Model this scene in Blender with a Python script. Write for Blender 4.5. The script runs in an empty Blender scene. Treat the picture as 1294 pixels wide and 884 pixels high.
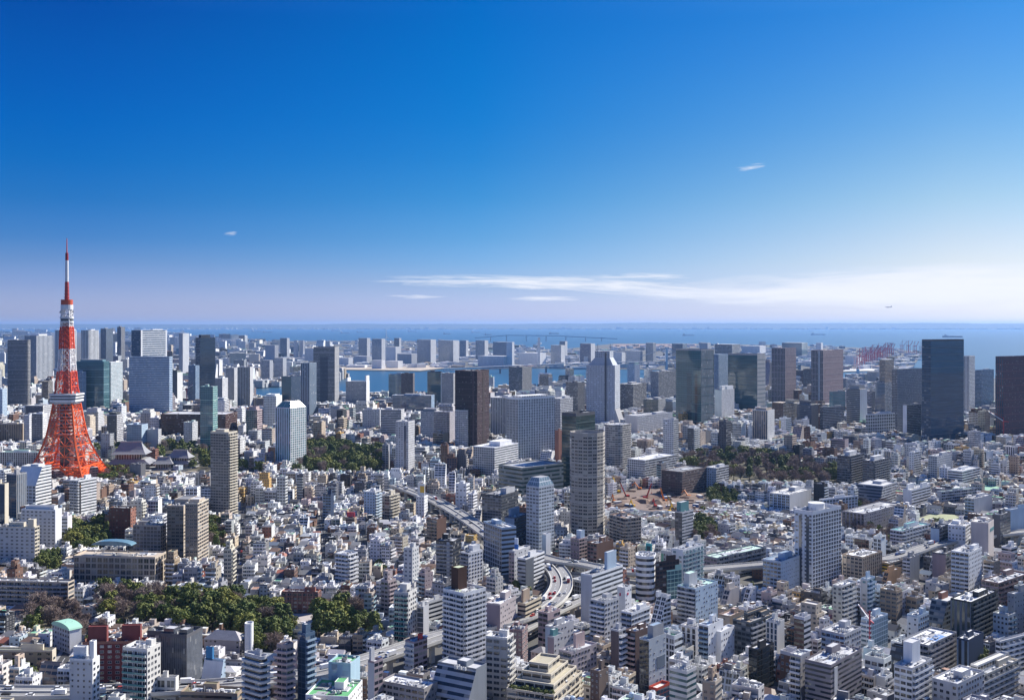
import bpy, math, random
import numpy as np
R = math.radians
SC = bpy.context.scene
# ------------------------------------------------------------------ camera, sky, sun, exposure
F, HC, HY, CX = 1332.0, 212.0, 410.0, 647.0      # focal length in photo pixels, eye height, horizon row, middle column
cam_d = bpy.data.cameras.new("camera"); cam = bpy.data.objects.new("camera", cam_d)
SC.collection.objects.link(cam); SC.camera = cam
cam.location = (0, 0, HC); cam.rotation_euler = (R(90), 0, 0)
cam_d.sensor_width = 36.0; cam_d.lens = 36.0 * F / 1294.0; cam_d.shift_y = -32.0 / 1294.0
cam_d.clip_start = 1.0; cam_d.clip_end = 200000.0
SUN_EL, SUN_AZ = 36.0, 50.0                       # azimuth clockwise from the view direction (+Y)
sun_d = bpy.data.lights.new("sun", 'SUN'); sun = bpy.data.objects.new("sun", sun_d)
SC.collection.objects.link(sun)
sun_d.energy = 5.0; sun_d.angle = R(0.5); sun_d.color = (1.0, 0.95, 0.87)
sun.rotation_euler = (R(90 - SUN_EL), 0, R(180 - SUN_AZ))
sun.location = (600, 200, 900)
world = bpy.data.worlds.new("World"); SC.world = world; world.use_nodes = True
FILL = (0.27, 0.49, 0.95)
def build_sky():
    nt = world.node_tree; nt.nodes.clear(); N = nt.nodes.new; L = nt.links.new
    out = N('ShaderNodeOutputWorld'); bg = N('ShaderNodeBackground'); bg.inputs[1].default_value = 0.094
    L(bg.outputs[0], out.inputs[0])
    tc = N('ShaderNodeTexCoord'); sep = N('ShaderNodeSeparateXYZ'); L(tc.outputs['Generated'], sep.inputs[0])
    def M(op, a, b=None, c=None, clamp=False):
        n = N('ShaderNodeMath'); n.operation = op; n.use_clamp = clamp
        for i, v in enumerate((a, b, c)):
            if v is None: continue
            if isinstance(v, (int, float)): n.inputs[i].default_value = v
            else: L(v, n.inputs[i])
        return n.outputs[0]
    def ramp(fac, stops):
        n = N('ShaderNodeValToRGB'); e = n.color_ramp.elements
        while len(e) < len(stops): e.new(0.5)
        for k, (p, c) in enumerate(stops): e[k].position = p; e[k].color = (*c, 1)
        L(fac, n.inputs[0]); return n.outputs[0]
    def mix(f, a, b, typ='MIX'):
        n = N('ShaderNodeMix'); n.data_type = 'RGBA'; n.blend_type = typ
        if isinstance(f, (int, float)): n.inputs[0].default_value = f
        else: L(f, n.inputs[0])
        for s, v in ((6, a), (7, b)):
            if isinstance(v, tuple): n.inputs[s].default_value = (*v, 1)
            else: L(v, n.inputs[s])
        return n.outputs[2]
    sky = N('ShaderNodeTexSky'); sky.sky_type = 'NISHITA'; sky.sun_disc = False
    sky.sun_elevation = R(SUN_EL); sky.sun_rotation = R(SUN_AZ)
    sky.altitude = 200; sky.air_density = 1.0; sky.dust_density = 1.0; sky.ozone_density = 2.0
    x, y, z = sep.outputs
    # polarised deep blue of the winter sky: tint by height above the horizon, paler towards the sun's bearing
    hyp = M('MAXIMUM', M('SQRT', M('ADD', M('MULTIPLY', x, x), M('MULTIPLY', y, y))), 0.001)
    sa = M('DIVIDE', x, hyp)
    tl, tm, tr = [ramp(z, [(p, tuple(q * 0.5 for q in c)) for p, c in st]) for st in (SKY_L, SKY_M, SKY_R)]
    tint = mix(M('MULTIPLY', M('ADD', sa, 0.38), 1 / 0.345, clamp=True), tl, tm)
    tint = mix(M('MULTIPLY', M('ADD', sa, 0.035), 1 / 0.42, clamp=True), tint, tr)
    c = mix(1.0, sky.outputs[0], tint, 'MULTIPLY')
    dbl = N('ShaderNodeVectorMath'); dbl.operation = 'SCALE'; dbl.inputs['Scale'].default_value = 2.0; L(c, dbl.inputs[0]); c = dbl.outputs[0]
    # thin cirrus: directions u = tan(bearing), v = tan(height)
    yy = M('MAXIMUM', y, 0.05); u = M('DIVIDE', x, yy); v = M('DIVIDE', z, yy)
    def cloud(uc, vc, ru, rv, su, sv, seed, thr, amt, slope=0.0):
        du = M('DIVIDE', M('SUBTRACT', u, uc), ru)
        vv = M('SUBTRACT', M('SUBTRACT', v, vc), M('MULTIPLY', M('SUBTRACT', u, uc), slope))
        dv = M('DIVIDE', vv, rv)
        fall = M('SUBTRACT', 1.0, M('ADD', M('MULTIPLY', du, du), M('MULTIPLY', dv, dv)), clamp=True)
        cmb = N('ShaderNodeCombineXYZ'); L(M('MULTIPLY', u, su), cmb.inputs[0]); L(M('MULTIPLY', vv, sv), cmb.inputs[1]); cmb.inputs[2].default_value = seed
        nz = N('ShaderNodeTexNoise'); nz.inputs['Detail'].default_value = 5.0; nz.inputs['Scale'].default_value = 1.0; nz.inputs['Roughness'].default_value = 0.6
        nz.inputs['Distortion'].default_value = 0.5
        L(cmb.outputs[0], nz.inputs['Vector'])
        m = M('MULTIPLY', M('SUBTRACT', M('ADD', M('MULTIPLY', fall, 0.75), M('MULTIPLY', M('SUBTRACT', nz.outputs[0], 0.5), 2.2)), thr), 1.6, clamp=True)
        m = M('MULTIPLY', M('MULTIPLY', m, M('POWER', fall, 0.5)), M('MULTIPLY', M('GREATER_THAN', y, 0.05), amt))
        return m
    def pu(p): return (p - CX) / F
    def pv(p): return (HY - p) / F
    for (px, py, rpx, rpy, su, sv, seed, thr, amt, sl) in CLOUDS:
        m = cloud(pu(px), pv(py), rpx / F, rpy / F, su, sv, seed, thr, amt, sl)
        c = mix(m, c, CLOUD_COL)
    L(c, bg.inputs[0])
SKY_L = [(0.0, (0.667, 0.771, 1.481)), (0.0139, (0.552, 0.645, 1.281)), (0.0347, (0.356, 0.470, 1.012)), (0.0555, (0.214, 0.362, 0.798)), (0.0762, (0.107, 0.294, 0.703)), (0.1104, (0.038, 0.247, 0.624)), (0.1443, (0.010, 0.232, 0.620)), (0.1777, (0.002, 0.217, 0.625)), (0.2105, (0.002, 0.200, 0.608)), (0.2425, (0.002, 0.185, 0.578)), (0.2738, (0.003, 0.164, 0.543)), (0.5, FILL), (1.0, FILL)]
SKY_M = [(0.0, (0.615, 0.747, 1.445)), (0.015, (0.528, 0.636, 1.253)), (0.0375, (0.359, 0.490, 0.916)), (0.0599, (0.230, 0.425, 0.808)), (0.0823, (0.151, 0.372, 0.707)), (0.1192, (0.072, 0.320, 0.631)), (0.1556, (0.033, 0.288, 0.612)), (0.1915, (0.012, 0.274, 0.618)), (0.2265, (0.005, 0.268, 0.625)), (0.2608, (0.002, 0.259, 0.626)), (0.294, (0.002, 0.246, 0.619)), (0.5, FILL), (1.0, FILL)]
SKY_R = [(0.0, (0.564, 0.710, 1.191)), (0.0139, (0.529, 0.638, 1.043)), (0.0346, (0.502, 0.569, 0.862)), (0.0554, (0.490, 0.532, 0.698)), (0.076, (0.439, 0.495, 0.642)), (0.1103, (0.340, 0.455, 0.579)), (0.1441, (0.252, 0.410, 0.563)), (0.1774, (0.177, 0.371, 0.566)), (0.2101, (0.128, 0.342, 0.574)), (0.2422, (0.091, 0.312, 0.583)), (0.2734, (0.060, 0.289, 0.582)), (0.5, FILL), (1.0, FILL)]
CLOUD_COL = (6.1, 6.2, 6.6)
CLOUDS = [  # column, row, half width, half height in photo pixels, noise scales, seed, threshold, strength, slope
    (660, 357, 215, 10, 16, 260, 1.0, 0.20, 0.85, -0.02), (810, 364, 150, 17, 14, 200, 4.0, 0.22, 0.75, -0.07), (820, 349, 85, 6, 20, 300, 6.0, 0.30, 0.7, 0.0),
    (1230, 364, 400, 34, 9, 90, 7.0, 0.0, 0.78, 0.02), (1010, 374, 220, 16, 12, 120, 11.0, 0.18, 0.6, 0.0), (690, 377, 62, 4.5, 22, 300, 2.0, 0.25, 0.75, 0.0),
    (522, 374, 46, 4, 24, 300, 3.0, 0.28, 0.7, 0.0), (950, 211, 26, 6, 40, 300, 5.0, 0.44, 0.6, 0.12), (290, 296, 14, 5, 60, 300, 9.0, 0.40, 0.5, 0.1)]
build_sky()
SC.view_settings.view_transform = 'Standard'; SC.view_settings.look = 'None'
SC.view_settings.exposure = 0.75; SC.view_settings.gamma = 1.0; SC.view_settings.use_curve_mapping = False
SC.render.engine = 'CYCLES'
SC.cycles.max_bounces = 5; SC.cycles.diffuse_bounces = 3; SC.cycles.glossy_bounces = 2; SC.cycles.volume_bounces = 0
SC.cycles.use_denoising = True

# ------------------------------------------------------------------ materials
MATS = {}
def nodes_for(name):
    m = bpy.data.materials.new(name); m.use_nodes = True
    nt = m.node_tree; b = nt.nodes['Principled BSDF']; MATS[name] = m
    return m, nt, b
class NT:
    def __init__(s, nt): s.nt = nt
    def n(s, t): return s.nt.nodes.new(t)
    def l(s, a, b): s.nt.links.new(a, b)
    def M(s, op, a, b=None, c=None, clamp=False):
        n = s.n('ShaderNodeMath'); n.operation = op; n.use_clamp = clamp
        for i, v in enumerate((a, b, c)):
            if v is None: continue
            if isinstance(v, (int, float)): n.inputs[i].default_value = v
            else: s.l(v, n.inputs[i])
        return n.outputs[0]
    def mix(s, f, a, b, typ='MIX'):
        n = s.n('ShaderNodeMix'); n.data_type = 'RGBA'; n.blend_type = typ
        for k, v in ((0, f), (6, a), (7, b)):
            if isinstance(v, (int, float)): n.inputs[k].default_value = v
            elif isinstance(v, tuple): n.inputs[k].default_value = (*v, 1)
            else: s.l(v, n.inputs[k])
        return n.outputs[2]
    def attr(s, name):
        a = s.n('ShaderNodeAttribute'); a.attribute_name = name; return a.outputs['Color']
    def noise(s, scale, vec=None, detail=3.0, stretch=None):
        nz = s.n('ShaderNodeTexNoise'); nz.inputs['Scale'].default_value = scale; nz.inputs['Detail'].default_value = detail
        if vec is None:
            g = s.n('ShaderNodeNewGeometry'); vec = g.outputs['Position']
        if stretch:
            mp = s.n('ShaderNodeMapping'); mp.inputs['Scale'].default_value = stretch; s.l(vec, mp.inputs[0]); vec = mp.outputs[0]
        s.l(vec, nz.inputs['Vector']); return nz.outputs[0]
def wall_mat(style, u0, u1, v0, v1, skip=0.0, blind=0.12, rough=0.12, spec=0.6, mull=False, calm=False):
    m, nt, b = nodes_for('facade_' + style); T = NT(nt)
    col, gl = T.attr('Col'), T.attr('Glz')
    streak = T.noise(1.0, None, 3.0, (0.35, 0.35, 0.03)); blot = T.noise(0.06, None, 2.0)
    k = T.M('ADD', T.M('MULTIPLY', streak, 0.36), T.M('MULTIPLY', blot, 0.30))
    k = T.M('ADD', k, 0.67)
    cc = T.n('ShaderNodeCombineXYZ')
    for i in range(3): T.l(k, cc.inputs[i])
    wall = T.mix(1.0, col, cc.outputs[0], 'MULTIPLY')
    if style != 'blank':
        uv = T.n('ShaderNodeUVMap'); uv.uv_map = 'UVMap'
        s = T.n('ShaderNodeSeparateXYZ'); T.l(uv.outputs[0], s.inputs[0])
        fu = T.M('FRACT', s.outputs[0]); fv = T.M('FRACT', s.outputs[1])
        cell = T.n('ShaderNodeCombineXYZ'); T.l(T.M('FLOOR', s.outputs[0]), cell.inputs[0]); T.l(T.M('FLOOR', s.outputs[1]), cell.inputs[1])
        wn = T.n('ShaderNodeTexWhiteNoise'); wn.noise_dimensions = '3D'; T.l(cell.outputs[0], wn.inputs['Vector'])
        r = wn.outputs['Value']
        sc = T.n('ShaderNodeSeparateColor'); T.l(wn.outputs['Color'], sc.inputs[0]); r2 = sc.outputs[1]
        mk = T.M('MULTIPLY', T.M('MULTIPLY', T.M('GREATER_THAN', fu, u0), T.M('LESS_THAN', fu, u1)), T.M('MULTIPLY', T.M('GREATER_THAN', fv, v0), T.M('LESS_THAN', fv, v1)))
        if mull: mk = T.M('MULTIPLY', mk, T.M('GREATER_THAN', T.M('ABSOLUTE', T.M('SUBTRACT', fu, (u0 + u1) / 2)), 0.025))
        if skip: mk = T.M('MULTIPLY', mk, T.M('GREATER_THAN', r2, skip))
        g2 = T.mix(1.0, gl, (1.0, 1.0, 1.0), 'MULTIPLY')
        kk = T.M('ADD', T.M('MULTIPLY', T.noise(1.0, None, 3.0, (0.05, 0.05, 0.22)), 1.3), 0.35) if calm else T.M('ADD', T.M('MULTIPLY', r, 0.8), 0.6); c2 = T.n('ShaderNodeCombineXYZ')  # calm: broad reflection variation painted into the glass colour by noise
        for i in range(3): T.l(kk, c2.inputs[i])
        g2 = T.mix(1.0, gl, c2.outputs[0], 'MULTIPLY')
        g2 = T.mix(T.M('MULTIPLY', T.M('GREATER_THAN', r, 1.0 - blind), 0.55), g2, (0.42, 0.41, 0.38))
        fin = T.mix(mk, wall, g2)
        T.l(T.M('ADD', T.M('MULTIPLY', mk, rough - 0.75), 0.75), b.inputs['Roughness'])
        T.l(T.M('ADD', T.M('MULTIPLY', mk, spec - 0.25), 0.25), b.inputs['Specular IOR Level'])
        T.l(fin, b.inputs['Base Color'])
    else:
        T.l(wall, b.inputs['Base Color']); b.inputs['Roughness'].default_value = 0.75; b.inputs['Specular IOR Level'].default_value = 0.25
    return m
wall_mat('blank', 0, 0, 0, 0)
wall_mat('punch', .27, .73, .30, .74, skip=.10, mull=True)
wall_mat('pair', .12, .88, .28, .76, skip=.04, mull=True)
wall_mat('sparse', .36, .62, .36, .66, skip=.35)
wall_mat('band', -.1, 1.1, .34, .80, blind=.09)
wall_mat('grid', .13, .87, .14, .86, mull=True, blind=.07)
wall_mat('vert', .28, .80, -.1, 1.1, blind=.05)
wall_mat('fins', .30, .86, .12, .97, blind=.05)
wall_mat('glass', .04, .96, .13, .97, blind=.0, rough=.06, spec=1.0, calm=True)
wall_mat('balc', .06, .94, .40, .97, blind=.20)  # dark upper band: glass plus painted shade of the balcony recess
wall_mat('door', .10, .90, .02, .74, blind=.25, mull=True)
wall_mat('house', .25, .70, .36, .74, skip=.45, blind=.25)
def col_mat(name, rough, blot_scale, blot_amt, spec=0.3, metallic=0.0, fine=0.0):
    m, nt, b = nodes_for(name); T = NT(nt)
    k = T.M('ADD', T.M('MULTIPLY', T.noise(blot_scale, None, 4.0), 2 * blot_amt), 1.0 - blot_amt)
    if fine: k = T.M('MULTIPLY', k, T.M('ADD', T.M('MULTIPLY', T.noise(1.3, None, 2.0), 2 * fine), 1.0 - fine))
    cc = T.n('ShaderNodeCombineXYZ')
    for i in range(3): T.l(k, cc.inputs[i])
    T.l(T.mix(1.0, T.attr('Col'), cc.outputs[0], 'MULTIPLY'), b.inputs['Base Color'])
    b.inputs['Roughness'].default_value = rough; b.inputs['Specular IOR Level'].default_value = spec; b.inputs['Metallic'].default_value = metallic
    return m
col_mat('roofing', 0.85, 0.12, 0.30, fine=0.18)
col_mat('paint', 0.5, 0.1, 0.10)
col_mat('concrete', 0.85, 0.08, 0.22, fine=0.12)
col_mat('tile', 0.6, 0.3, 0.18, fine=0.25)
col_mat('glaze', 0.08, 0.1, 0.10, spec=0.9)
col_mat('asphalt', 0.9, 0.02, 0.30, fine=0.2)
col_mat('earth', 0.95, 0.05, 0.40, fine=0.25)
col_mat('bark', 0.9, 0.6, 0.3)
def foliage(name, a, b_, c_):
    m, nt, b = nodes_for(name); T = NT(nt)
    oi = T.n('ShaderNodeObjectInfo')
    nz = T.noise(0.35, None, 2.0)
    f = T.M('SUBTRACT', T.M('MULTIPLY', nz, 3.0), 1.0, clamp=True)
    c = T.mix(f, a, b_)
    c = T.mix(T.M('MULTIPLY', oi.outputs['Random'], 0.65), c, c_)
    T.l(c, b.inputs['Base Color']); b.inputs['Roughness'].default_value = 0.7; b.inputs['Specular IOR Level'].default_value = 0.2
foliage('leaf_dark', (.048, .078, .024), (.115, .155, .038), (.19, .195, .045))
foliage('leaf_olive', (.095, .13, .03), (.19, .215, .045), (.26, .24, .055))
foliage('twig', (.20, .15, .13), (.28, .22, .19), (.25, .18, .14))
m, nt, b = nodes_for('sea'); T = NT(nt)
b.inputs['Roughness'].default_value = 0.32; b.inputs['IOR'].default_value = 1.33
cn = T.noise(0.0006, None, 4.0, (1.0, 0.5, 1.0))
T.l(T.mix(cn, (.022, .075, .128), (.035, .10, .16)), b.inputs['Base Color'])
bp = T.n('ShaderNodeBump'); bp.inputs['Strength'].default_value = 0.5; bp.inputs['Distance'].default_value = 1.5
T.l(T.noise(0.05, None, 4.0), bp.inputs['Height']); T.l(bp.outputs[0], b.inputs['Normal'])
m, nt, b = nodes_for('ground'); T = NT(nt)
T.l(T.mix(T.noise(0.01, None, 5.0), (.05, .05, .052), (.12, .115, .105)), b.inputs['Base Color']); b.inputs['Roughness'].default_value = 0.95
m, nt, b = nodes_for('hill_woods'); T = NT(nt)
T.l(T.mix(T.noise(0.0015, None, 5.0), (.035, .05, .055), (.06, .075, .075)), b.inputs['Base Color']); b.inputs['Roughness'].default_value = 0.95

# ------------------------------------------------------------------ mesh builder
COL = dict(white=(.74, .74, .74), off=(.63, .61, .57), lgrey=(.50, .50, .51), grey=(.32, .32, .33), mgrey=(.21, .21, .22), dgrey=(.11, .11, .12),
           black=(.035, .035, .04), cream=(.60, .54, .43), beige=(.50, .42, .33), tan=(.36, .28, .21), brown=(.17, .10, .075), dbrown=(.05, .035, .035),
           red=(.21, .055, .05), brick=(.30, .14, .10), pink=(.50, .38, .36), mauve=(.30, .24, .26), blue=(.05, .17, .42), pblue=(.42, .52, .62), sblue=(.22, .30, .40),
           teal=(.10, .24, .25), green=(.22, .46, .30), mint=(.45, .66, .55), orange=(.60, .28, .08), yellow=(.65, .45, .06), navy=(.03, .05, .10))
GLZ = dict(dark=(.022, .028, .038), blue=(.03, .06, .10), teal=(.025, .075, .085), green=(.02, .05, .045), pale=(.16, .24, .30), grey=(.07, .08, .09), brown=(.03, .022, .02), aqua=(.07, .17, .19))
def cl(c): return COL[c] if isinstance(c, str) else c
def gz(c): return GLZ[c] if isinstance(c, str) else c
class MB:
    def __init__(s): s.v = []; s.f = []; s.uv = []; s.c = []; s.g = []; s.m = []
    def face(s, pts, mat, col, gl=(.03, .03, .04), uv=None):
        i = len(s.v); s.v.extend(pts); n = len(pts); s.f.append(tuple(range(i, i + n)))
        s.uv.extend(uv if uv else [(p[0], p[1]) for p in pts]); s.c.append(col); s.g.append(gl); s.m.append(mat)
    def wall(s, p, q, z0, z1, st, col, gl, bay=3.2, fl=3.1, off=0):
        L = math.hypot(q[0] - p[0], q[1] - p[1]); nb = max(1, round(L / bay)); nf = max(1, round((z1 - z0) / fl))
        s.face([(p[0], p[1], z0), (q[0], q[1], z0), (q[0], q[1], z1), (p[0], p[1], z1)], 'facade_' + st, col, gl, [(off, off), (off + nb, off), (off + nb, off + nf), (off, off + nf)])
    def prism(s, pts, z0, z1, sts, col, gl=(.03, .03, .04), bay=3.2, fl=3.1, off=0, top=None, topm='roofing', bottom=False):
        n = len(pts)
        for k in range(n):
            st = sts if isinstance(sts, str) else sts[k % len(sts)]
            s.wall(pts[k], pts[(k + 1) % n], z0, z1, st, col, gl, bay, fl, off + 37 * k)
        if top is not None: s.face([(p[0], p[1], z1) for p in pts], topm, top)
        if bottom: s.face([(p[0], p[1], z0) for p in reversed(pts)], 'concrete', col)
    def box(s, x0, x1, y0, y1, z0, z1, mat, col, bottom=False):
        P = [(x0, y0), (x1, y0), (x1, y1), (x0, y1)]
        for k in range(4):
            p, q = P[k], P[(k + 1) % 4]
            s.face([(p[0], p[1], z0), (q[0], q[1], z0), (q[0], q[1], z1), (p[0], p[1], z1)], mat, col)
        s.face([(p[0], p[1], z1) for p in P], mat, col)
        if bottom: s.face([(p[0], p[1], z0) for p in reversed(P)], mat, col)
    def cyl(s, cx, cy, r, z0, z1, mat, col, n=12, r1=None, cap=True):
        r1 = r if r1 is None else r1
        A = [(math.cos(2 * math.pi * k / n), math.sin(2 * math.pi * k / n)) for k in range(n)]
        for k in range(n):
            a, b_ = A[k], A[(k + 1) % n]
            s.face([(cx + a[0] * r, cy + a[1] * r, z0), (cx + b_[0] * r, cy + b_[1] * r, z0), (cx + b_[0] * r1, cy + b_[1] * r1, z1), (cx + a[0] * r1, cy + a[1] * r1, z1)], mat, col)
        if cap and r1 > 0.01: s.face([(cx + a[0] * r1, cy + a[1] * r1, z1) for a in A], mat, col)
    def beam(s, a, b_, t, mat, col):
        a = np.array(a, float); b_ = np.array(b_, float); d = b_ - a; L = np.linalg.norm(d)
        if L < 1e-6: return
        d /= L; up = np.array((0, 0, 1.0)) if abs(d[2]) < 0.95 else np.array((1.0, 0, 0))
        u = np.cross(d, up); u /= np.linalg.norm(u); w = np.cross(d, u)
        C = [(u + w), (w - u), (-u - w), (u - w)]
        A = [tuple(a + c * t / 2) for c in C]; B = [tuple(b_ + c * t / 2) for c in C]
        for k in range(4): s.face([A[(k + 1) % 4], A[k], B[k], B[(k + 1) % 4]], mat, col)
    def merge(s, o, x, y, z, rz):
        c, sn = math.cos(rz), math.sin(rz); i = len(s.v)
        s.v.extend((x + p[0] * c - p[1] * sn, y + p[0] * sn + p[1] * c, z + p[2]) for p in o.v)
        s.f.extend(tuple(k + i for k in f) for f in o.f); s.uv.extend(o.uv); s.c.extend(o.c); s.g.extend(o.g); s.m.extend(o.m)
    def mesh(s, name):
        me = bpy.data.meshes.new(name); me.from_pydata(s.v, [], s.f)
        names = []; idx = {}
        for m in s.m:
            if m not in idx: idx[m] = len(names); names.append(m)
        for m in names: me.materials.append(MATS[m])
        if len(names) > 1: me.polygons.foreach_set('material_index', np.array([idx[m] for m in s.m], dtype=np.int32))
        uvl = me.uv_layers.new(name='UVMap'); uvl.data.foreach_set('uv', np.array(s.uv, dtype=np.float32).ravel())
        for nm, dat in (('Col', s.c), ('Glz', s.g)):
            a = me.attributes.new(nm, 'FLOAT_COLOR', 'FACE')
            arr = np.ones((len(dat), 4), dtype=np.float32); arr[:, :3] = np.array(dat, dtype=np.float32); a.data.foreach_set('color', arr.ravel())
        return me
    def build(s, name, parent=None, loc=(0, 0, 0), rz=0.0):
        return link(name, s.mesh(name), parent, loc, rz)
LINK = SC.collection.objects.link
def link(name, me, parent=None, loc=(0, 0, 0), rz=0.0):
    o = bpy.data.objects.new(name, me); LINK(o); o.location = loc
    if rz: o.rotation_euler = (0, 0, rz)
    if parent is not None: o.parent = parent
    return o
def empty(name, loc, rz=0.0):
    o = bpy.data.objects.new(name, None); o.empty_display_size = 2.0; LINK(o); o.location = loc; o.rotation_euler = (0, 0, rz); return o
def tag(o, label=None, cat=None, group=None, kind=None):
    if label: o['label'] = label
    if cat: o['category'] = cat
    if group: o['group'] = group
    if kind: o['kind'] = kind
    return o
def G(px, py, z=0.0):
    Y = (HC - z) * F / (py - HY); return ((px - CX) * Y / F, Y)
def PX(X, Y, Z): return (CX + F * X / Y, HY + (HC - Z) * F / Y)
# ------------------------------------------------------------------ buildings: one plan -> list of parts in the building's own frame
def rect(w, d, cx=0, cy=0): return [(cx - w / 2, cy - d / 2), (cx + w / 2, cy - d / 2), (cx + w / 2, cy + d / 2), (cx - w / 2, cy + d / 2)]
def rrect(w, d, r, n=5):
    P = []
    for (sx, sy, a0) in ((-1, -1, 180), (1, -1, 270), (1, 1, 0), (-1, 1, 90)):
        for k in range(n):
            a = R(a0 + 90 * k / (n - 1)); P.append((sx * (w / 2 - r) + r * math.cos(a), sy * (d / 2 - r) + r * math.sin(a)))
    return P
def inset(P, t):
    cx = sum(p[0] for p in P) / len(P); cy = sum(p[1] for p in P) / len(P); o = []
    for p in P:
        dx, dy = p[0] - cx, p[1] - cy; L = math.hypot(dx, dy) or 1; k = max(0.05, (L - t * 1.3) / L); o.append((cx + dx * k, cy + dy * k))
    return o
def parapet(mb, P, z, h, t, col):
    Q = inset(P, t); n = len(P)
    for k in range(n):
        a, b, c, d = P[k], P[(k + 1) % n], Q[(k + 1) % n], Q[k]
        mb.face([(a[0], a[1], z), (b[0], b[1], z), (b[0], b[1], z + h), (a[0], a[1], z + h)], 'facade_blank', col)
        mb.face([(a[0], a[1], z + h), (b[0], b[1], z + h), (c[0], c[1], z + h), (d[0], d[1], z + h)], 'facade_blank', col)
        mb.face([(c[0], c[1], z), (d[0], d[1], z), (d[0], d[1], z + h), (c[0], c[1], z + h)], 'facade_blank', col)
def clutter(roof, pl, w, d, h, rnd, lod):
    n = int(min(30, 4 + w * d / 14)) if lod == 0 else int(min(12, 2 + w * d / 40))
    for k in range(max(1, n // 3)):      # patches of newer membrane
        a, b = rnd.uniform(.15, .4) * w, rnd.uniform(.15, .4) * d; x, y = rnd.uniform(-.44 * w, .44 * w - a), rnd.uniform(-.44 * d, .44 * d - b); c = rnd.choice(((.6, .6, .6), (.3, .3, .31), (.45, .47, .5), (.2, .2, .21)))
        z = h + .02 + .006 * k; roof.face([(x, y, z), (x + a, y, z), (x + a, y + b, z), (x, y + b, z)], 'roofing', c)
    for k in range(n):                   # ducts, hatches, curbs, pipe runs
        t = rnd.random(); x, y = rnd.uniform(-.42, .42) * w, rnd.uniform(-.42, .42) * d; c = rnd.choice(((.6, .6, .6), (.45, .45, .46), (.25, .25, .26), (.7, .7, .7), (.12, .12, .13)))
        if t < .45: a, b, e = rnd.uniform(.3, .9), rnd.uniform(.3, .9), rnd.uniform(.4, 1.5)
        elif t < .75: a, b, e = (rnd.uniform(1.0, .22 * w), .2, rnd.uniform(.3, .6)) if rnd.random() < .5 else (.2, rnd.uniform(1.0, .22 * d), rnd.uniform(.3, .6))
        else: a, b, e = .08, .08, rnd.uniform(1.5, 4.0)
        a, b = min(a, .46 * w - abs(x)), min(b, .46 * d - abs(y))
        if a > .05 and b > .05: roof.box(x - a, x + a, y - b, y + b, h + .05, h + .05 + e, 'paint', c)
def window_mb(w, hh, col, fc):
    m = MB(); m.face([(-w / 2, -.04, 0), (w / 2, -.04, 0), (w / 2, -.04, hh), (-w / 2, -.04, hh)], 'glaze', col)
    for (a, b, c, e) in ((-w / 2 - .08, -w / 2, -.08, hh + .08), (w / 2, w / 2 + .08, -.08, hh + .08), (-w / 2, w / 2, -.12, 0), (-w / 2, w / 2, hh, hh + .08), (-.04, .04, 0, hh)): m.box(a, b, -.14, -.003, c, e, 'paint', fc, bottom=True)
    return m
WIN = {'punch': (.46, .30, .44, .10), 'pair': (.76, .28, .48, .04), 'sparse': (.26, .36, .30, .35)}
_bal = {}
def balcony_mb(w, dep, col, sty, units):
    mb = MB(); f = 'facade_blank'
    mb.box(-w / 2, w / 2, -dep, -0.01, -0.18, 0.0, f, col, bottom=True)
    pm, pc = (f, col) if sty == 'solid' else ('glaze', cl(sty))
    mb.box(-w / 2, w / 2, -dep, -dep + 0.12, 0.003, 1.08, pm, pc)
    for x in (-w / 2, w / 2 - 0.12): mb.box(x, x + 0.12, -dep + 0.123, -0.01, 0.003, 1.08, f, col)
    for k in range(1, units): mb.box(-w / 2 + w * k / units - .06, -w / 2 + w * k / units + .06, -dep + 0.123, -0.01, 0.003, 2.4, f, col)
    return mb
AC_COL = (.55, .55, .54)
def ac_mb():
    mb = MB(); mb.box(-.9, .9, -.55, .55, .25, 1.75, 'paint', AC_COL); mb.box(-.8, .8, -.45, .45, 0, .25, 'paint', (.2, .2, .2)); mb.cyl(0, 0, .42, 1.753, 1.85, 'paint', (.12, .12, .13), 8); return mb
def tank_mb(r, hh, col):
    mb = MB()
    for sx in (-1, 1):
        for sy in (-1, 1): mb.box(sx * r * .6 - .1, sx * r * .6 + .1, sy * r * .6 - .1, sy * r * .6 + .1, 0, 1.2, 'paint', (.3, .3, .3))
    mb.cyl(0, 0, r, 1.2, 1.2 + hh, 'paint', col, 12); mb.cyl(0, 0, r, 1.2 + hh, 1.2 + hh + r * .35, 'paint', col, 12, r1=r * .3); return mb
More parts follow.
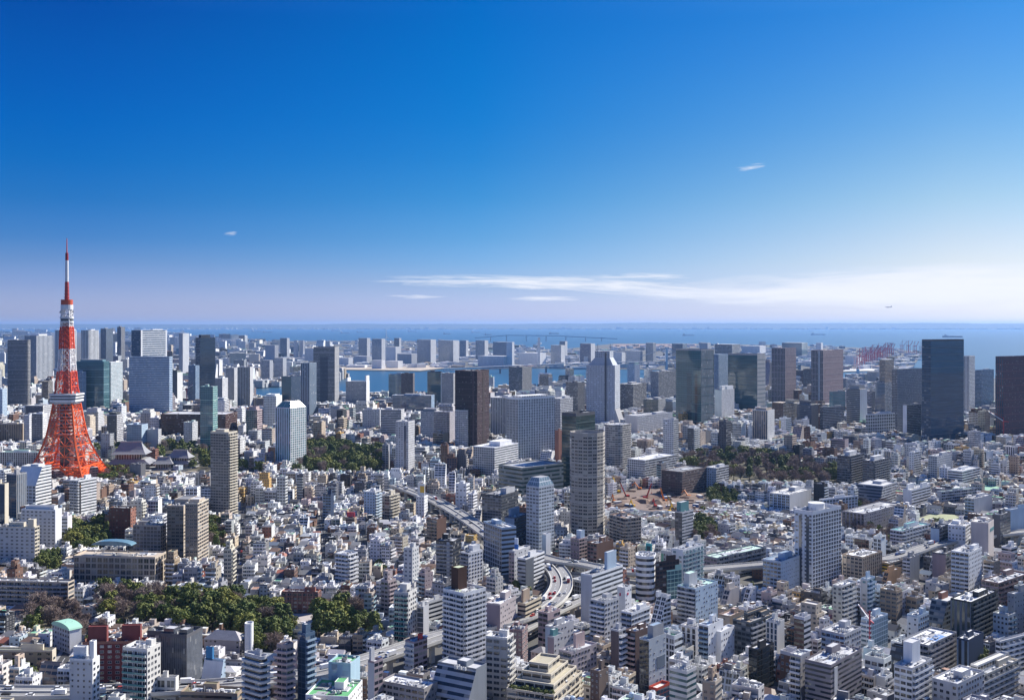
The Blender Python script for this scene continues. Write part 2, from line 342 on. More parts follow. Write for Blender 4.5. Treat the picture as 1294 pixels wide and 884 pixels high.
def make_parts(s):
    rnd = random.Random(s['seed']); w, d, h = s['w'], s['d'], s['h']; lod = s['lod']; P = []
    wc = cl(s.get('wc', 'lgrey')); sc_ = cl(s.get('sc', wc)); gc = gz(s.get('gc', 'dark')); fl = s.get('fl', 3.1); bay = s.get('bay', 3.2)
    fr, sd = s.get('front', 'punch'), s.get('side', 'punch'); rc = cl(s.get('roofc', 'lgrey')); off = rnd.randrange(4000)
    shape = s.get('shape', 'box'); bal = s.get('bal', ''); parh = s.get('par', 1.1 if lod < 2 else 0.0)
    wall = MB(); roof = MB(); pc = cl(s.get('parc', sc_))
    def part(name, mb, locs=None, label=None, up=False): P.append(dict(name=name, mb=mb, locs=locs or [(0, 0, 0, 0)], label=label, up=up or name in ('rooftop_box', 'water_tank', 'air_conditioner', 'antenna')))
    if shape == 'house':
        hh = h * (1 - s.get('rf', .3)); wall.prism(rect(w, d), 0, hh, [fr, sd], wc, gc, bay, 2.8, off)
        e = .6; z = hh; rz = h; a, b = (w / 2 + e), (d / 2 + e); t = s.get('hip', 0.0) * min(a, b)
        A = [(-a, -b, z), (a, -b, z), (a, b, z), (-a, b, z)]; m0, m1 = (-a + t, 0, rz), (a - t, 0, rz)
        roof.face([A[0], A[1], m1, m0], 'tile', rc); roof.face([A[2], A[3], m0, m1], 'tile', rc)
        if t > 0: roof.face([A[1], A[2], m1], 'tile', rc); roof.face([A[3], A[0], m0], 'tile', rc)
        else:
            wall.face([(w / 2, -d / 2, hh), (w / 2, d / 2, hh), (w / 2, 0, h - .15)], 'facade_blank', wc); wall.face([(-w / 2, d / 2, hh), (-w / 2, -d / 2, hh), (-w / 2, 0, h - .15)], 'facade_blank', wc)
            roof.face([A[1], A[2], m1], 'tile', rc); roof.face([A[3], A[0], m0], 'tile', rc)
        roof.face([A[3], A[2], A[1], A[0]], 'tile', (.3, .3, .3))
        part('wall', wall); part('roof', roof)
    elif shape == 'slant':
        cut = s.get('cut', .55) * h; sl = min(d * .6, (h - cut) * .55)
        pr = [(-d / 2, 0), (-d / 2, cut), (-d / 2 + sl, h), (d / 2, h), (d / 2, 0)]
        nb = max(1, round(w / bay)); nf = max(1, round(cut / fl)); n2 = max(1, round((h - cut) / fl))
        wall.wall((-w / 2, -d / 2), (w / 2, -d / 2), 0, cut, fr, wc, gc, bay, fl, off)
        wall.face([(-w / 2, -d / 2, cut), (w / 2, -d / 2, cut), (w / 2, -d / 2 + sl, h), (-w / 2, -d / 2 + sl, h)], 'facade_' + s.get('slst', 'grid'), wc, gc, [(off, off), (off + nb, off), (off + nb, off + n2), (off, off + n2)])
        wall.wall((w / 2, d / 2), (-w / 2, d / 2), 0, h, fr, wc, gc, bay, fl, off + 9)
        for sx in (1, -1):
            f = [(sx * w / 2, y, z) for y, z in pr]; uv = [(off + (y + d / 2) / bay, off + z / fl) for y, z in pr]
            if sx > 0: f = [f[0], f[4], f[3], f[2], f[1]]; uv = [uv[0], uv[4], uv[3], uv[2], uv[1]]
            wall.face(f, 'facade_' + sd, sc_, gc, uv)
        part('wall', wall)
        pl = [(-w / 2, -d / 2 + sl), (w / 2, -d / 2 + sl), (w / 2, d / 2), (-w / 2, d / 2)]
        roof.face([(p[0], p[1], h) for p in pl], 'roofing', rc)
        if parh: parapet(roof, pl, h, parh, .25, pc)
        part('roof', roof)
    else:
        if shape == 'round': pl = rrect(w, d, s.get('rad', .3) * min(w, d), s.get('rn', 5))
        elif shape == 'poly': pl = [(x * w / 2, y * d / 2) for x, y in s['poly']]
        else: pl = rect(w, d)
        if shape == 'box':
            dz = h
            near = lod == 0 and s['y'] < (930 if s.get('hero') else 780); budget = 100
            for k, (L, st) in enumerate(((w, fr), (d, sd))):
                if not near or st not in WIN: continue
                bb = s.get('sbay', bay) if k else bay; nb, nf = max(1, round(L / bb)), max(1, round(h / fl)); ww, v0, vh, skp = WIN[st]
                if nb * nf > budget: continue
                budget -= nb * nf; cw, ch = L / nb, h / nf; var = [[], [], []]
                for i in range(nb):
                    for j in range(nf):
                        if rnd.random() < skp: continue
                        u = -L / 2 + cw * (i + .5); z = ch * (j + v0); var[min(2, int(rnd.random() * 2.4))].append((u, -d / 2, z, 0) if k == 0 else (w / 2, u, z, R(90)))
                for q, locs in enumerate(var):
                    if locs: part('window', window_mb(cw * ww, ch * vh, (tuple(.7 * e for e in gc), tuple(1.4 * e + .01 for e in gc), (.30, .30, .29))[q], (.5, .5, .5) if max(wc) < .3 else (.25, .25, .26)), locs)
                if k == 0: fr = 'blank'
                else: sd = 'blank'
            for k, st in enumerate((fr, sd, s.get('back', fr), sd)):
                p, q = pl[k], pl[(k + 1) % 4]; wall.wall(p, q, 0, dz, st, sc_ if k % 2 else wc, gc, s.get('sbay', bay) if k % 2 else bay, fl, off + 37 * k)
        else:
            sts = s.get('sts', fr); wall.prism(pl, 0, h, sts, wc, gc, bay, fl, off)
        part('wall', wall)
        roof.face([(p[0], p[1], h) for p in pl], 'roofing', rc)
        if parh: parapet(roof, pl, h, parh, .3, pc)
        if lod < 2 and min(w, d) > 6: clutter(roof, pl, w, d, h, rnd, lod)
        part('roof', roof)
        if shape == 'box' and s.get('vfins'):          # projecting piers up the facades
            n, fc = s['vfins'], cl(s.get('finc', wc)); f = MB()
            for k in range(n + 1): x = -w / 2 + w * k / n; f.box(x - .35, x + .35, -d / 2 - .5, -d / 2 - .003, 0, h + .4, 'facade_blank', fc)
            m2 = max(2, round(n * d / w))
            for k in range(m2 + 1): y = -d / 2 + d * k / m2; f.box(w / 2 + .003, w / 2 + .5, y - .35, y + .35, 0, h + .4, 'facade_blank', fc)
            part('pier', f)
        bc, bs = cl(s.get('balc', wc)), s.get('balsty', 'solid'); nf = max(1, round(h / fl)); f2 = h / nf
        if bal and shape == 'box' and lod < 2:
            for side, L, D in (('f', w, d), ('s', d, w)):
                if side in bal:
                    dep = s.get('bdep', 1.4); mb = balcony_mb(L * s.get('bw', .94), dep, bc, bs, max(1, round(L / 6.5)))
                    k0 = s.get('bk0', 1)
                    part('balcony', mb, [((0, -d / 2, k * f2, 0) if side == 'f' else (w / 2, 0, k * f2, R(90))) for k in range(k0, nf)])
        if bal and shape != 'box' and lod < 2:
            mbs = MB(); Q = [(p[0] * (1 + 2.6 / w), p[1] * (1 + 2.6 / d)) for p in pl]; n = len(pl)
            for k in range(n):
                a, b = Q[k], Q[(k + 1) % n]; c, e2 = pl[(k + 1) % n], pl[k]
                mbs.face([(a[0], a[1], -.2), (b[0], b[1], -.2), (b[0], b[1], 1.0), (a[0], a[1], 1.0)], 'facade_blank', bc)
                mbs.face([(a[0], a[1], 1.0), (b[0], b[1], 1.0), (c[0], c[1], 1.0), (e2[0], e2[1], 1.0)], 'facade_blank', bc)
                mbs.face([(e2[0], e2[1], -.2), (c[0], c[1], -.2), (b[0], b[1], -.2), (a[0], a[1], -.2)], 'facade_blank', bc)
            part('balcony', mbs, [(0, 0, k * f2, 0) for k in range(1, nf)])
    top = h
    if shape not in ('house',) and not s.get('nopent'):
        for (fx, fy, fw, fd, ph) in s.get('pent', [(rnd.uniform(-.25, .25), rnd.uniform(-.05, .3), rnd.uniform(.22, .4), rnd.uniform(.25, .42), rnd.uniform(2.6, 4.5))]):
            m = MB(); m.prism(rect(fw * w, fd * d), 0, ph, s.get('pst', 'blank'), cl(s.get('pentc', sc_)), gc, bay, fl, off + 5, top=rc)
            if lod < 1: parapet(m, rect(fw * w, fd * d), ph, .4, .2, cl(s.get('pentc', sc_)))
            part('rooftop_box', m, [(fx * w, fy * d, h + .003, 0)])
        if s.get('tank'):
            part('water_tank', tank_mb(1.3, 1.9, cl(s.get('tankc', 'off'))), [(w * s['tank'][0], d * s['tank'][1], h + .003, 0)])
        na = s.get('ac', 0)
        if na and w > 7 and d > 7:
            L = []
            gx, gy = rnd.uniform(-.3, .1) * w, rnd.uniform(-.36, -.1) * d
            for k in range(na): L.append((max(-w * .42, min(w * .42, gx + (k % 3) * 2.6)), max(-d * .42, gy + (k // 3) * 2.2), h + .003, 0))
            part('air_conditioner', ac_mb(), L)
        if s.get('mast'):
            m = MB(); mh = s['mast']
            if mh > 12:
                for k in range(4): m.cyl(0, 0, .8 - .15 * k, mh * k / 4, mh * (k + 1) / 4, 'paint', COL['red'] if k % 2 == 0 else COL['white'], 6)
            else: m.cyl(0, 0, .15, 0, mh, 'paint', COL['lgrey'], 5)
            part('antenna', m, [(w * .2, d * .1, h + 1, 0)])
        if s.get('crown'):   # smaller storey on top
            k, ch, st = s['crown']; m = MB(); m.prism(inset(pl, k) if shape != 'box' else rect(w - 2 * k, d - 2 * k), 0, ch, st, cl(s.get('crownc', wc)), gc, bay, fl, off + 3, top=rc); parapet(m, inset(pl, k) if shape != 'box' else rect(w - 2 * k, d - 2 * k), ch, 1.0, .3, cl(s.get('crownc', wc))); part('crown_storey', m, [(0, 0, h + .004, 0)])
    if s.get('lines'):        # light string courses round every few storeys; navy tower's are painted reflections
        n, lc = s['lines']; m = MB(); pp = pl if shape != 'box' else rect(w, d); Q = [(p[0] * (1 + .5 / w), p[1] * (1 + .5 / d)) for p in pp]
        for k in range(len(Q)):
            a, b = Q[k], Q[(k + 1) % len(Q)]; m.face([(a[0], a[1], -.5), (b[0], b[1], -.5), (b[0], b[1], .5), (a[0], a[1], .5)], 'facade_blank', cl(lc))
            c, e2 = pp[(k + 1) % len(pp)], pp[k]; m.face([(a[0], a[1], .5), (b[0], b[1], .5), (c[0], c[1], .5), (e2[0], e2[1], .5)], 'facade_blank', cl(lc))
        part('course_glint_band', m, [(0, 0, h * k / n, 0) for k in range(1, n)])
    for (side, x0, x1, z0, z1, col, nm) in s.get('panels', []):   # coloured panels, signs, stair strips: fractions of the face
        m = MB(); t = .25
        if side == 'f': m.box(x0 * w - w / 2, x1 * w - w / 2, -d / 2 - t, -d / 2 - .003, z0 * h, z1 * h, 'facade_blank' if nm != 'glass_strip' else 'glaze', cl(col))
        else: m.box(w / 2 + .003, w / 2 + t, x0 * d - d / 2, x1 * d - d / 2, z0 * h, z1 * h, 'facade_blank' if nm != 'glass_strip' else 'glaze', cl(col))
        part(nm, m)
    if s.get('extra'): s['extra'](s, part)
    return P
def realize(s):
    root = empty(s['name'], (s['x'], s['y'], s.get('z', 0.0)), s['rz'])
    tag(root, s['label'], s['cat'], s.get('group'))
    roof_o = None
    for p in make_parts(s):
        me = p['mb'].mesh(p['name'])
        for (x, y, z, a) in p['locs']:
            o = link(p['name'], me, roof_o if (p['up'] and roof_o) else root, (x, y, z), a)
            if p['name'] == 'roof': roof_o = o
            if p['label']: o['label'] = p['label']
    return root
SPECS = []
def add(name, cat, label, nick, x0, xc, x1, yt, yb, th, z=0.0, dd=None, **k):
    """stand a building on the ground by its near corner: the left face runs x0..xc, the right face xc..x1 (photo columns)"""
    Y = (HC - z) * F / (yb - HY); t0, tc, t1 = (x0 - CX) / F, (xc - CX) / F, (x1 - CX) / F; X = tc * Y
    if xc >= x1 - .01: th = math.degrees(math.atan(t1))
    a = R(th); w = (X - t0 * Y) / (math.cos(a) + t0 * math.sin(a))
    if xc >= x1 - .01: d = dd or .7 * w
    else:
        den = math.sin(a) - t1 * math.cos(a); d = (t1 * Y - X) / den if den > .02 else .7 * w
        d = min(d, 115) if dd is None else dd
    h = (yb - yt) * Y / F
    ex, ey = (math.cos(a), -math.sin(a)), (math.sin(a), math.cos(a))
    x, y = X - ex[0] * w / 2 + ey[0] * d / 2, Y - ex[1] * w / 2 + ey[1] * d / 2
    s = dict(name=name, cat=cat, label=label, nick=nick, x=x, y=y, z=z, rz=-a, w=w, d=d, h=h, hero=True, seed=len(SPECS) * 7 + 11, px0=x0, px1=x1, yv=k.pop('yv', yb - 6))
    s['lod'] = 0 if Y < 1150 else 1 if Y < 2400 else 2
    s.update(k); SPECS.append(s); return s
# ------------------------------------------------------------------ small shape helpers for special roofs and signs
def barrel(w, d, hgt, mat, col, lift):
    m = MB(); n = 10; P = []
    for k in range(n + 1): a = math.pi * k / n; P.append((-w / 2 * math.cos(a), hgt * math.sin(a) + lift))
    for k in range(n):
        a, b = P[k], P[k + 1]; m.face([(a[0], -d / 2, a[1]), (a[0], d / 2, a[1]), (b[0], d / 2, b[1]), (b[0], -d / 2, b[1])][::-1], mat, col)
    for y in (-d / 2, d / 2): m.face([(p[0], y, p[1]) for p in (P if y > 0 else P[::-1])], mat, col)
    if mat == 'glaze':
        for k in range(1, 12): y = -d / 2 + d * k / 12; m.box(-w / 2, w / 2, y - .1, y + .1, lift + hgt * .0, lift + hgt * .05, 'paint', COL['lgrey'])
    return m
def pyramid(w, d, h, k, mat, col):
    m = MB(); A = rect(w, d); B = rect(w * k, d * k)
    for i in range(4):
        a, b, c, e = A[i], A[(i + 1) % 4], B[(i + 1) % 4], B[i]
        m.face([(a[0], a[1], 0), (b[0], b[1], 0), (c[0], c[1], h), (e[0], e[1], h)], mat, col, (.2, .26, .28), [(0, 0), (6, 0), (5, 2), (1, 2)])
        m.beam((a[0], a[1], 0), (e[0], e[1], h), .25, 'paint', COL['white'])
        mid0 = ((a[0] + b[0]) / 2, (a[1] + b[1]) / 2, 0); mid1 = ((e[0] + c[0]) / 2, (e[1] + c[1]) / 2, h); m.beam(mid0, mid1, .2, 'paint', COL['white'])
    m.face([(p[0], p[1], h) for p in B], 'roofing', COL['grey']); return m
def drum(r, h):
    m = MB(); m.cyl(0, 0, r, 0, h, 'paint', COL['white'], 24); return m
def slab(w, d, col):
    m = MB(); m.box(-w / 2, w / 2, -d / 2, d / 2, 0, .05, 'paint', col); return m
def billboard(s, part, cells, h, wf):
    w = s['w'] * wf
    for k, (col, a, b, c, e) in enumerate(cells):
        m = MB(); t = .5 + .06 * k; m.box(-w / 2 + a * w, -w / 2 + b * w, -t, t, c * h, e * h, 'paint', col)
        part('sign_board' if k == 0 else 'sign_panel', m, [(0, -s['d'] * .2, s['h'] + 1.2, 0)])
    m = MB()
    for x in (-.35, 0, .35): m.box(x * w - .15, x * w + .15, .7, 1.0, 0, h + 1.0, 'paint', COL['mgrey'])
    part('sign_frame', m, [(0, -s['d'] * .2, s['h'] + .003, 0)])
def leaf_ball(m, r, n, rr, mat, cx=0, cy=0, cz=0, size=.45, sq=.8):
    for _ in range(n):
        a, z = rr.uniform(0, 2 * math.pi), rr.uniform(-.6, 1); q = math.sqrt(max(0, 1 - z * z)); k = r * rr.uniform(.72, 1.05)
        nx, ny, nz = q * math.cos(a), q * math.sin(a), z * sq
        p = np.array((cx + nx * k, cy + ny * k, cz + nz * k)); nn = np.array((nx + rr.uniform(-.7, .7), ny + rr.uniform(-.7, .7), nz + rr.uniform(-.4, .9)))
        nn /= np.linalg.norm(nn) + 1e-6; u = np.cross(nn, (0.3, 0.5, 0.8)); u /= np.linalg.norm(u) + 1e-6; v = np.cross(nn, u); e = size * rr.uniform(.6, 1.4)
        m.face([tuple(p + u * e), tuple(p + v * e * .8), tuple(p - u * e), tuple(p - v * e * .8)], mat, (.1, .1, .1))
# ------------------------------------------------------------------ the buildings one can pick out in the photograph
OT, AT, OB, AB = 'office_tower', 'apartment_tower', 'office_building', 'apartment_building'
def Q(*a, **k): return add(*a, **k)
# --- far left skyline
Q(OT, 'tower', 'grey round-cornered office tower left of the red and white lattice tower', 'the grey round-cornered tower', 8, 34, 40, 430, 516, 12, shape='round', rad=.35, front='band', wc=(.26,.25,.25), gc='grey', lod=1, yv=512, crown=(3, 7, 'vert'), nopent=True, bay=3, fl=3.6, lines=(14,(.34,.33,.33)))
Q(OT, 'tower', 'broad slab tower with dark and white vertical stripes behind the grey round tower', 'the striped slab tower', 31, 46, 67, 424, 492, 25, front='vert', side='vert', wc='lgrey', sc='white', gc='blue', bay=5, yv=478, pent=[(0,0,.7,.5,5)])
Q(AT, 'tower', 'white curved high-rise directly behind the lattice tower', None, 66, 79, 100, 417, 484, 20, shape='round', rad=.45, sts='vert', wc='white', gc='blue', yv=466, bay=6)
Q(AT, 'tower', 'white curved high-rise with a dark left edge right of the lattice tower', 'the white curved high-rise', 100, 110, 127, 417, 484, 20, shape='round', rad=.4, sts='vert', wc='white', gc='grey', yv=458, bay=7)
Q(OT, 'tower', 'slim blue-grey tower right of the white curved high-rise', None, 127, 134, 143, 415, 478, 20, front='band', side='glass', wc='grey', gc='blue', yv=458)
Q(OT, 'tower', 'dark slim tower on the skyline left of the wide blue-grey block', None, 148, 153, 158, 413, 472, 20, front='band', wc='mgrey', gc='blue', yv=442)
Q(OT, 'tower', 'teal glass office block right of the lattice tower with rounded corner', 'the teal glass block', 96, 131, 138, 457, 524, 8, front='glass', side='glass', wc=(.10,.2,.24), gc='teal', yv=515, bay=3.5, fl=4, pent=[(0,.1,.8,.6,5)], lod=1, lines=(7,(.2,.32,.34)))
Q(OT, 'tower', 'white stepped office block with pale window grid beside the teal glass block', 'the white stepped office', 134, 140, 155, 458, 522, 15, front='grid', side='grid', wc='white', gc='aqua', yv=504, lod=1)
Q(OT, 'tower', 'dark blue-grey low tower behind the main deck of the lattice tower', None, 92, 104, 109, 470, 525, 10, front='band', wc='sblue', gc='blue', yv=520, lod=1)
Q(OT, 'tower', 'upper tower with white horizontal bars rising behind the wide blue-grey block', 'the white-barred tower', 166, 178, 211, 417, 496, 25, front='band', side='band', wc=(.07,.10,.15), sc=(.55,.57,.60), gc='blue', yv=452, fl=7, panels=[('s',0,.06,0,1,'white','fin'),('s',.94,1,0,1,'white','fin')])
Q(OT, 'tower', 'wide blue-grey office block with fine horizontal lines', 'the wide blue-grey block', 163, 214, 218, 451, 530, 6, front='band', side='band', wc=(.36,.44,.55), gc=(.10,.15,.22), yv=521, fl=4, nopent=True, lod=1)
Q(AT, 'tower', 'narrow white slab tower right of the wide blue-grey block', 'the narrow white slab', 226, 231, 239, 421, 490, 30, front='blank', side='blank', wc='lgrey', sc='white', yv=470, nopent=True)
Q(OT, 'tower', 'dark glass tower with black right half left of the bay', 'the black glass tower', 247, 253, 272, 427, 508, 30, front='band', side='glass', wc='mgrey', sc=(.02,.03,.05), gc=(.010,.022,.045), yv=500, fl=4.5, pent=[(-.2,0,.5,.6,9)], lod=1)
Q(OT, 'tower', 'slate blue slab in front of the black glass tower', None, 238, 247, 252, 462, 512, 20, front='band', wc='sblue', gc='blue', yv=508, lod=1)
Q(OT, 'tower', 'grey windowed slab with a red and white mast on its roof', 'the masted grey slab', 300, 316, 320, 464, 519, 10, front='vert', side='blank', wc='grey', sc='lgrey', gc='grey', yv=514, mast=22, bay=4, lod=1)
Q(OT, 'tower', 'pale office tower with vertical windows left of the masted grey slab', None, 285, 296, 300, 465, 514, 10, front='vert', wc='lgrey', gc='grey', yv=490, lod=1)
Q(OT, 'tower', 'small white office tower behind the greenish glass tower', None, 272, 281, 288, 478, 516, 20, front='punch', wc='grey', sc='white', yv=505, lod=1)
Q(OT, 'tower', 'slender greenish glass tower in front of the brown terraced hotel', 'the slender green glass tower', 253, 269, 275, 489, 571, 10, front='glass', side='band', wc=(.25,.38,.36), gc='aqua', yv=566, fl=3.6, lines=(5, 'mint'), lod=1)
Q('hotel_building', 'hotel', 'brown terraced hotel with sloping ends and stepped floors', 'the brown terraced hotel', 203, 285, 300, 524, 560, 5, shape='poly', poly=[(-1,-1),(1,-1),(1,1),(-1,1)], sts='band', wc=(.10,.055,.05), gc='brown', yv=550, fl=4, crown=(9, 12, 'band'), nopent=True, lod=1)
Q(AT, 'tower', 'beige apartment tower with stacked bright balconies left of centre', 'the beige balcony tower', 266, 289, 300, 548, 655, 18, front='pair', side='balc', wc=(.33,.30,.26), sc='cream', gc='dark', bal='s', balc='cream', yv=648, pent=[(-.1,0,.5,.5,4)], lod=0, par=2)
Q(OT, 'tower', 'black glass office tower at left edge of the lattice tower row', None, -6, 3, 9, 492, 540, 10, front='punch', side='punch', wc='pblue', yv=524, lod=1)
Q(OB, 'office building', 'brown flat-roofed office block at the left edge left of the lattice tower legs', None, -12, 26, 31, 536, 566, 5, front='vert', side='blank', wc='tan', sc='beige', yv=558, lod=1)
Q(OB, 'office building', 'grey gridded office block beside the lattice tower shaft on its left', None, 40, 54, 60, 523, 570, 12, front='grid', side='punch', wc='grey', sc='white', yv=552, lod=1)
Q(OB, 'office building', 'pale tall narrow block between lattice tower and the grey gridded block', None, 30, 37, 42, 525, 566, 15, front='punch', wc='lgrey', sc='white', yv=552, lod=1)
Q(OB, 'office building', 'light blue office block behind the grey temple roof', 'the light blue block', 160, 179, 187, 537, 572, 12, front='glass', side='punch', wc='pblue', gc='pale', yv=562, lod=1)
Q(OB, 'office building', 'plain pale concrete block right of the light blue block', None, 186, 200, 204, 543, 571, 10, front='blank', side='punch', wc='lgrey', yv=563, lod=1)
Q(OB, 'office building', 'low dark grey box hall in front of the temple gate', None, 164, 178, 184, 587, 612, 12, front='blank', side='blank', wc='mgrey', sc='dgrey', yv=604, nopent=True)
Q(OB, 'office building', 'mint roofed pale block left of the slender green glass tower', None, 232, 243, 250, 534, 566, 12, front='punch', wc='lgrey', roofc='mint', yv=562, lod=1)
# --- left foreground, behind the groves
Q(OB, 'office building', 'large white office building with diagonal roofline left of the lattice tower feet', 'the big white sloped office', 19, 45, 65, 592, 664, 15, shape='slant', slst='blank', front='grid', side='band', wc='white', gc='grey', cut=.7, yv=640, bay=4, fl=3.4)
Q(OB, 'office building', 'white ribbed long block with roof terrace behind the big white office', None, 0, 50, 56, 572, 600, 5, front='fins', wc='lgrey', sc='white', yv=590, roofc='green')
Q(OT, 'tower', 'dark blue glass tower with beige edge at the far left edge', 'the dark edge tower', -14, 6, 11, 612, 685, 10, front='glass', side='blank', wc='navy', sc='cream', gc='blue', yv=660)
Q(OB, 'office building', 'dark navy block with grey side wall beside the dark edge tower', None, 8, 21, 34, 600, 672, 15, front='glass', side='vert', wc='dgrey', sc='grey', gc='blue', yv=640)
Q(AB, 'apartment block', 'white balcony apartment block with a black stair strip and orange mark', 'the white black-striped apartments', 88, 99, 122, 608, 660, 22, front='balc', side='band', wc='lgrey', sc='white', gc='grey', bal='f', yv=650, panels=[('s',.06,.14,.1,.98,'black','stair_strip'),('s',.06,.12,.84,.9,'orange','sign')], ac=3)
Q(AB, 'hospital', 'white cross-plan block with square windows left of the dark grove', 'the white square-windowed block', 27, 70, 78, 645, 702, 8, front='punch', side='blank', wc='lgrey', sc='white', yv=690, bay=4.2, roofc='grey', pent=[(0,.0,.85,.5,3.5)])
Q(AB, 'hotel', 'white slab with rows of small windows at the left edge', 'the white left-edge slab', -20, 44, 50, 667, 718, 6, front='punch', side='balc', wc='lgrey', sc='cream', yv=710, bay=4.5, ac=4, pent=[(.1,.1,.3,.5,4),(.4,0,.12,.6,7)])
Q(OB, 'red-brown building', 'dark red stepped brick building beside the grove', 'the dark red stepped building', 138, 165, 172, 643, 690, 10, front='punch', side='punch', wc=(.10,.035,.03), sc='brick', yv=668, crown=(5, 5, 'punch'), roofc='dbrown', nopent=True, parc='brown')
Q(OT, 'tower', 'tan gridded double slab tower above the school building', 'the tan double tower', 211, 232, 233.5, 640, 714, 4, dd=40, front='pair', side='pair', wc=(.27,.23,.18), sc='beige', gc='dark', yv=705, bay=4, roofc='mgrey', pent=[(0,.1,.9,.5,4)])
Q(OT, 'tower', 'tan slab with pale edges forming the right half of the double tower', None, 234, 250, 252, 637, 722, 4, dd=26, front='pair', side='balc', wc=(.25,.21,.17), sc='beige', gc='dark', yv=709, bay=4, pent=[(0,0,.8,.5,3)], parc='cream')
Q('school_building', 'school', 'long tan school building with glass barrel roof and open terraces', 'the long tan school', 93, 196, 210, 705, 742, 5, front='grid', side='grid', wc=(.35,.31,.27), sc='beige', gc='dark', yv=735, bay=5, fl=4.4, crown=(8, 8, 'glass'), roofc='beige', nopent=True, extra=lambda s, part: part('glass_roof', barrel(s['w']*.5, s['d']*.45, 3.5, 'glaze', (.16,.27,.30), .1), [(-s['w']*.08, 0, s['h']+8.3, 0)]))
Q('school_building', 'school', 'tall rear wing of the tan school with flat white roof', None, 168, 203, 210, 665, 716, 8, front='grid', side='grid', wc=(.33,.30,.28), sc='beige', gc='dark', yv=690, roofc='lgrey', ac=4)
Q(AB, 'apartment block', 'long grey terraced apartment slab with stepped garden decks at the left edge', 'the long grey terraced slab', -40, 86, 94, 737, 775, 6, front='balc', side='balc', wc=(.30,.30,.31), sc='beige', gc='dark', bal='f', balc='grey', bay=6, yv=763, crown=(7, 8, 'balc'), nopent=True, roofc='grey')
Q('white_hall', 'hall', 'small hall with pale mint barrel roof among bare trees', 'the mint-roofed hall', 66, 88, 103, 796, 826, 40, front='punch', side='blank', wc='lgrey', sc='white', yv=818, nopent=True, par=0, roofc='mint', extra=lambda s, part: part('barrel_roof', barrel(s['w']+1, s['d']+1, 3.2, 'paint', (.36,.62,.47), 0), [(0, 0, s['h'], 0)]))
Q(AB, 'apartment block', 'low beige flat block with yellowish roof behind a small garden', 'the low beige block', -30, 66, 71, 823, 848, 2, front='punch', side='punch', wc=(.33,.28,.20), sc='cream', roofc=(.52,.52,.36), yv=838, bay=5)
Q(AB, 'apartment block', 'big dark red brick apartment building with penthouse towers', 'the dark red brick block', 104, 183, 187, 812, 878, -4, front='punch', side='punch', wc=(.17,.045,.045), sc='brick', yv=866, roofc='red', pent=[(-.28,.1,.3,.5,9),(.25,.3,.3,.5,9)], pentc=(.20,.06,.055), bay=4.5, par=1.5, parc='brick')
Q(AB, 'apartment block', 'white apartment tower with few small windows standing in front of the dark red brick block', 'the white small-windowed tower', 88, 117, 126, 835, 922, 8, front='sparse', side='punch', wc='lgrey', sc='white', yv=884, pent=[(-.2,.1,.5,.5,6),(.3,.2,.2,.4,9)], ac=3)
Q(AB, 'apartment tower', 'pale apartment tower with glass-fronted balconies and a white roof', 'the glass-balcony tower', 155, 186, 203, 822, 912, 16, front='door', side='punch', wc='lgrey', sc='off', bal='f', balsty='teal', yv=884, roofc='white', ac=4)
Q(OB, 'office building', 'dark charcoal ribbed building with rooftop screens and curved end', 'the charcoal ribbed block', 203, 236, 256, 806, 872, 14, front='vert', side='vert', wc=(.10,.11,.13), sc=(.15,.16,.18), gc=(.06,.07,.09), bay=1.2, yv=858, pent=[(-.25,-.2,.4,.4,4),(.3,-.2,.3,.4,4)], pst='glass', pentc='dgrey', ac=5, par=2, parc='dgrey')
Q(OB, 'office building', 'white wedge-shaped building with blue roof tank rooms', 'the white wedge building', 254, 278, 285, 838, 884, 20, shape='slant', front='sparse', side='sparse', slst='blank', wc='white', sc='pblue', cut=.5, yv=865, pent=[(-.25,.25,.35,.3,7)], pentc=(.05,.2,.40))
Q(OB, 'office building', 'small white office with a framed glass front at the bottom edge', None, 197, 222, 226, 858, 905, 5, front='grid', side='sparse', wc='off', gc='grey', yv=884, bay=6, fl=5, ac=2)
Q(OB, 'office building', 'long low brown and white building with planted roof at bottom edge', None, 228, 300, 309, 878, 915, 6, front='band', side='band', wc='tan', yv=884, roofc=(.18,.16,.10), ac=4)
Q(AB, 'apartment tower', 'white apartment tower with curved balcony front near the bottom left', 'the curved white balcony tower', 307, 331, 340, 832, 925, 35, shape='round', rad=.4, front='band', wc='lgrey', gc='dark', bal='f', balc='off', yv=884, ac=2)
Q(AB, 'mansion block', 'pale mauve low mansion with grey pitched roofs and a round white tank tower', 'the pale mauve mansion', 258, 303, 312, 800, 826, 10, shape='house', hip=1.0, rf=.35, front='house', side='house', wc=(.45,.41,.41), roofc=(.36,.34,.34), yv=822)
Q(AB, 'stair tower', 'round white tower beside the pale mauve mansion', None, 308, 318, 318.5, 790, 838, 0, shape='round', rad=.5, sts='blank', wc='white', dd=7, yv=830, nopent=True)
Q(AB, 'apartment tower', 'narrow pinkish apartment tower with a pointed triangular roof deck', 'the pointed pink tower', 350, 365, 375, 818, 920, 24, shape='poly', poly=[(-1,-1),(.6,-1),(1,.2),(-.1,1)], sts='pair', wc=(.36,.29,.28), bal='f', balc='pink', gc='dark', yv=884, roofc='white', nopent=True, par=1.5)
Q(AB, 'apartment tower', 'slim dark blue tower with pale glass balconies', 'the slim dark blue tower', 376, 386, 398, 803, 915, 35, front='glass', side='door', wc=(.06,.10,.16), sc=(.08,.13,.2), gc='blue', bal='s', balsty='pblue', balc='sblue', yv=884, roofc='lgrey', pent=[(0,0,.5,.5,5)])
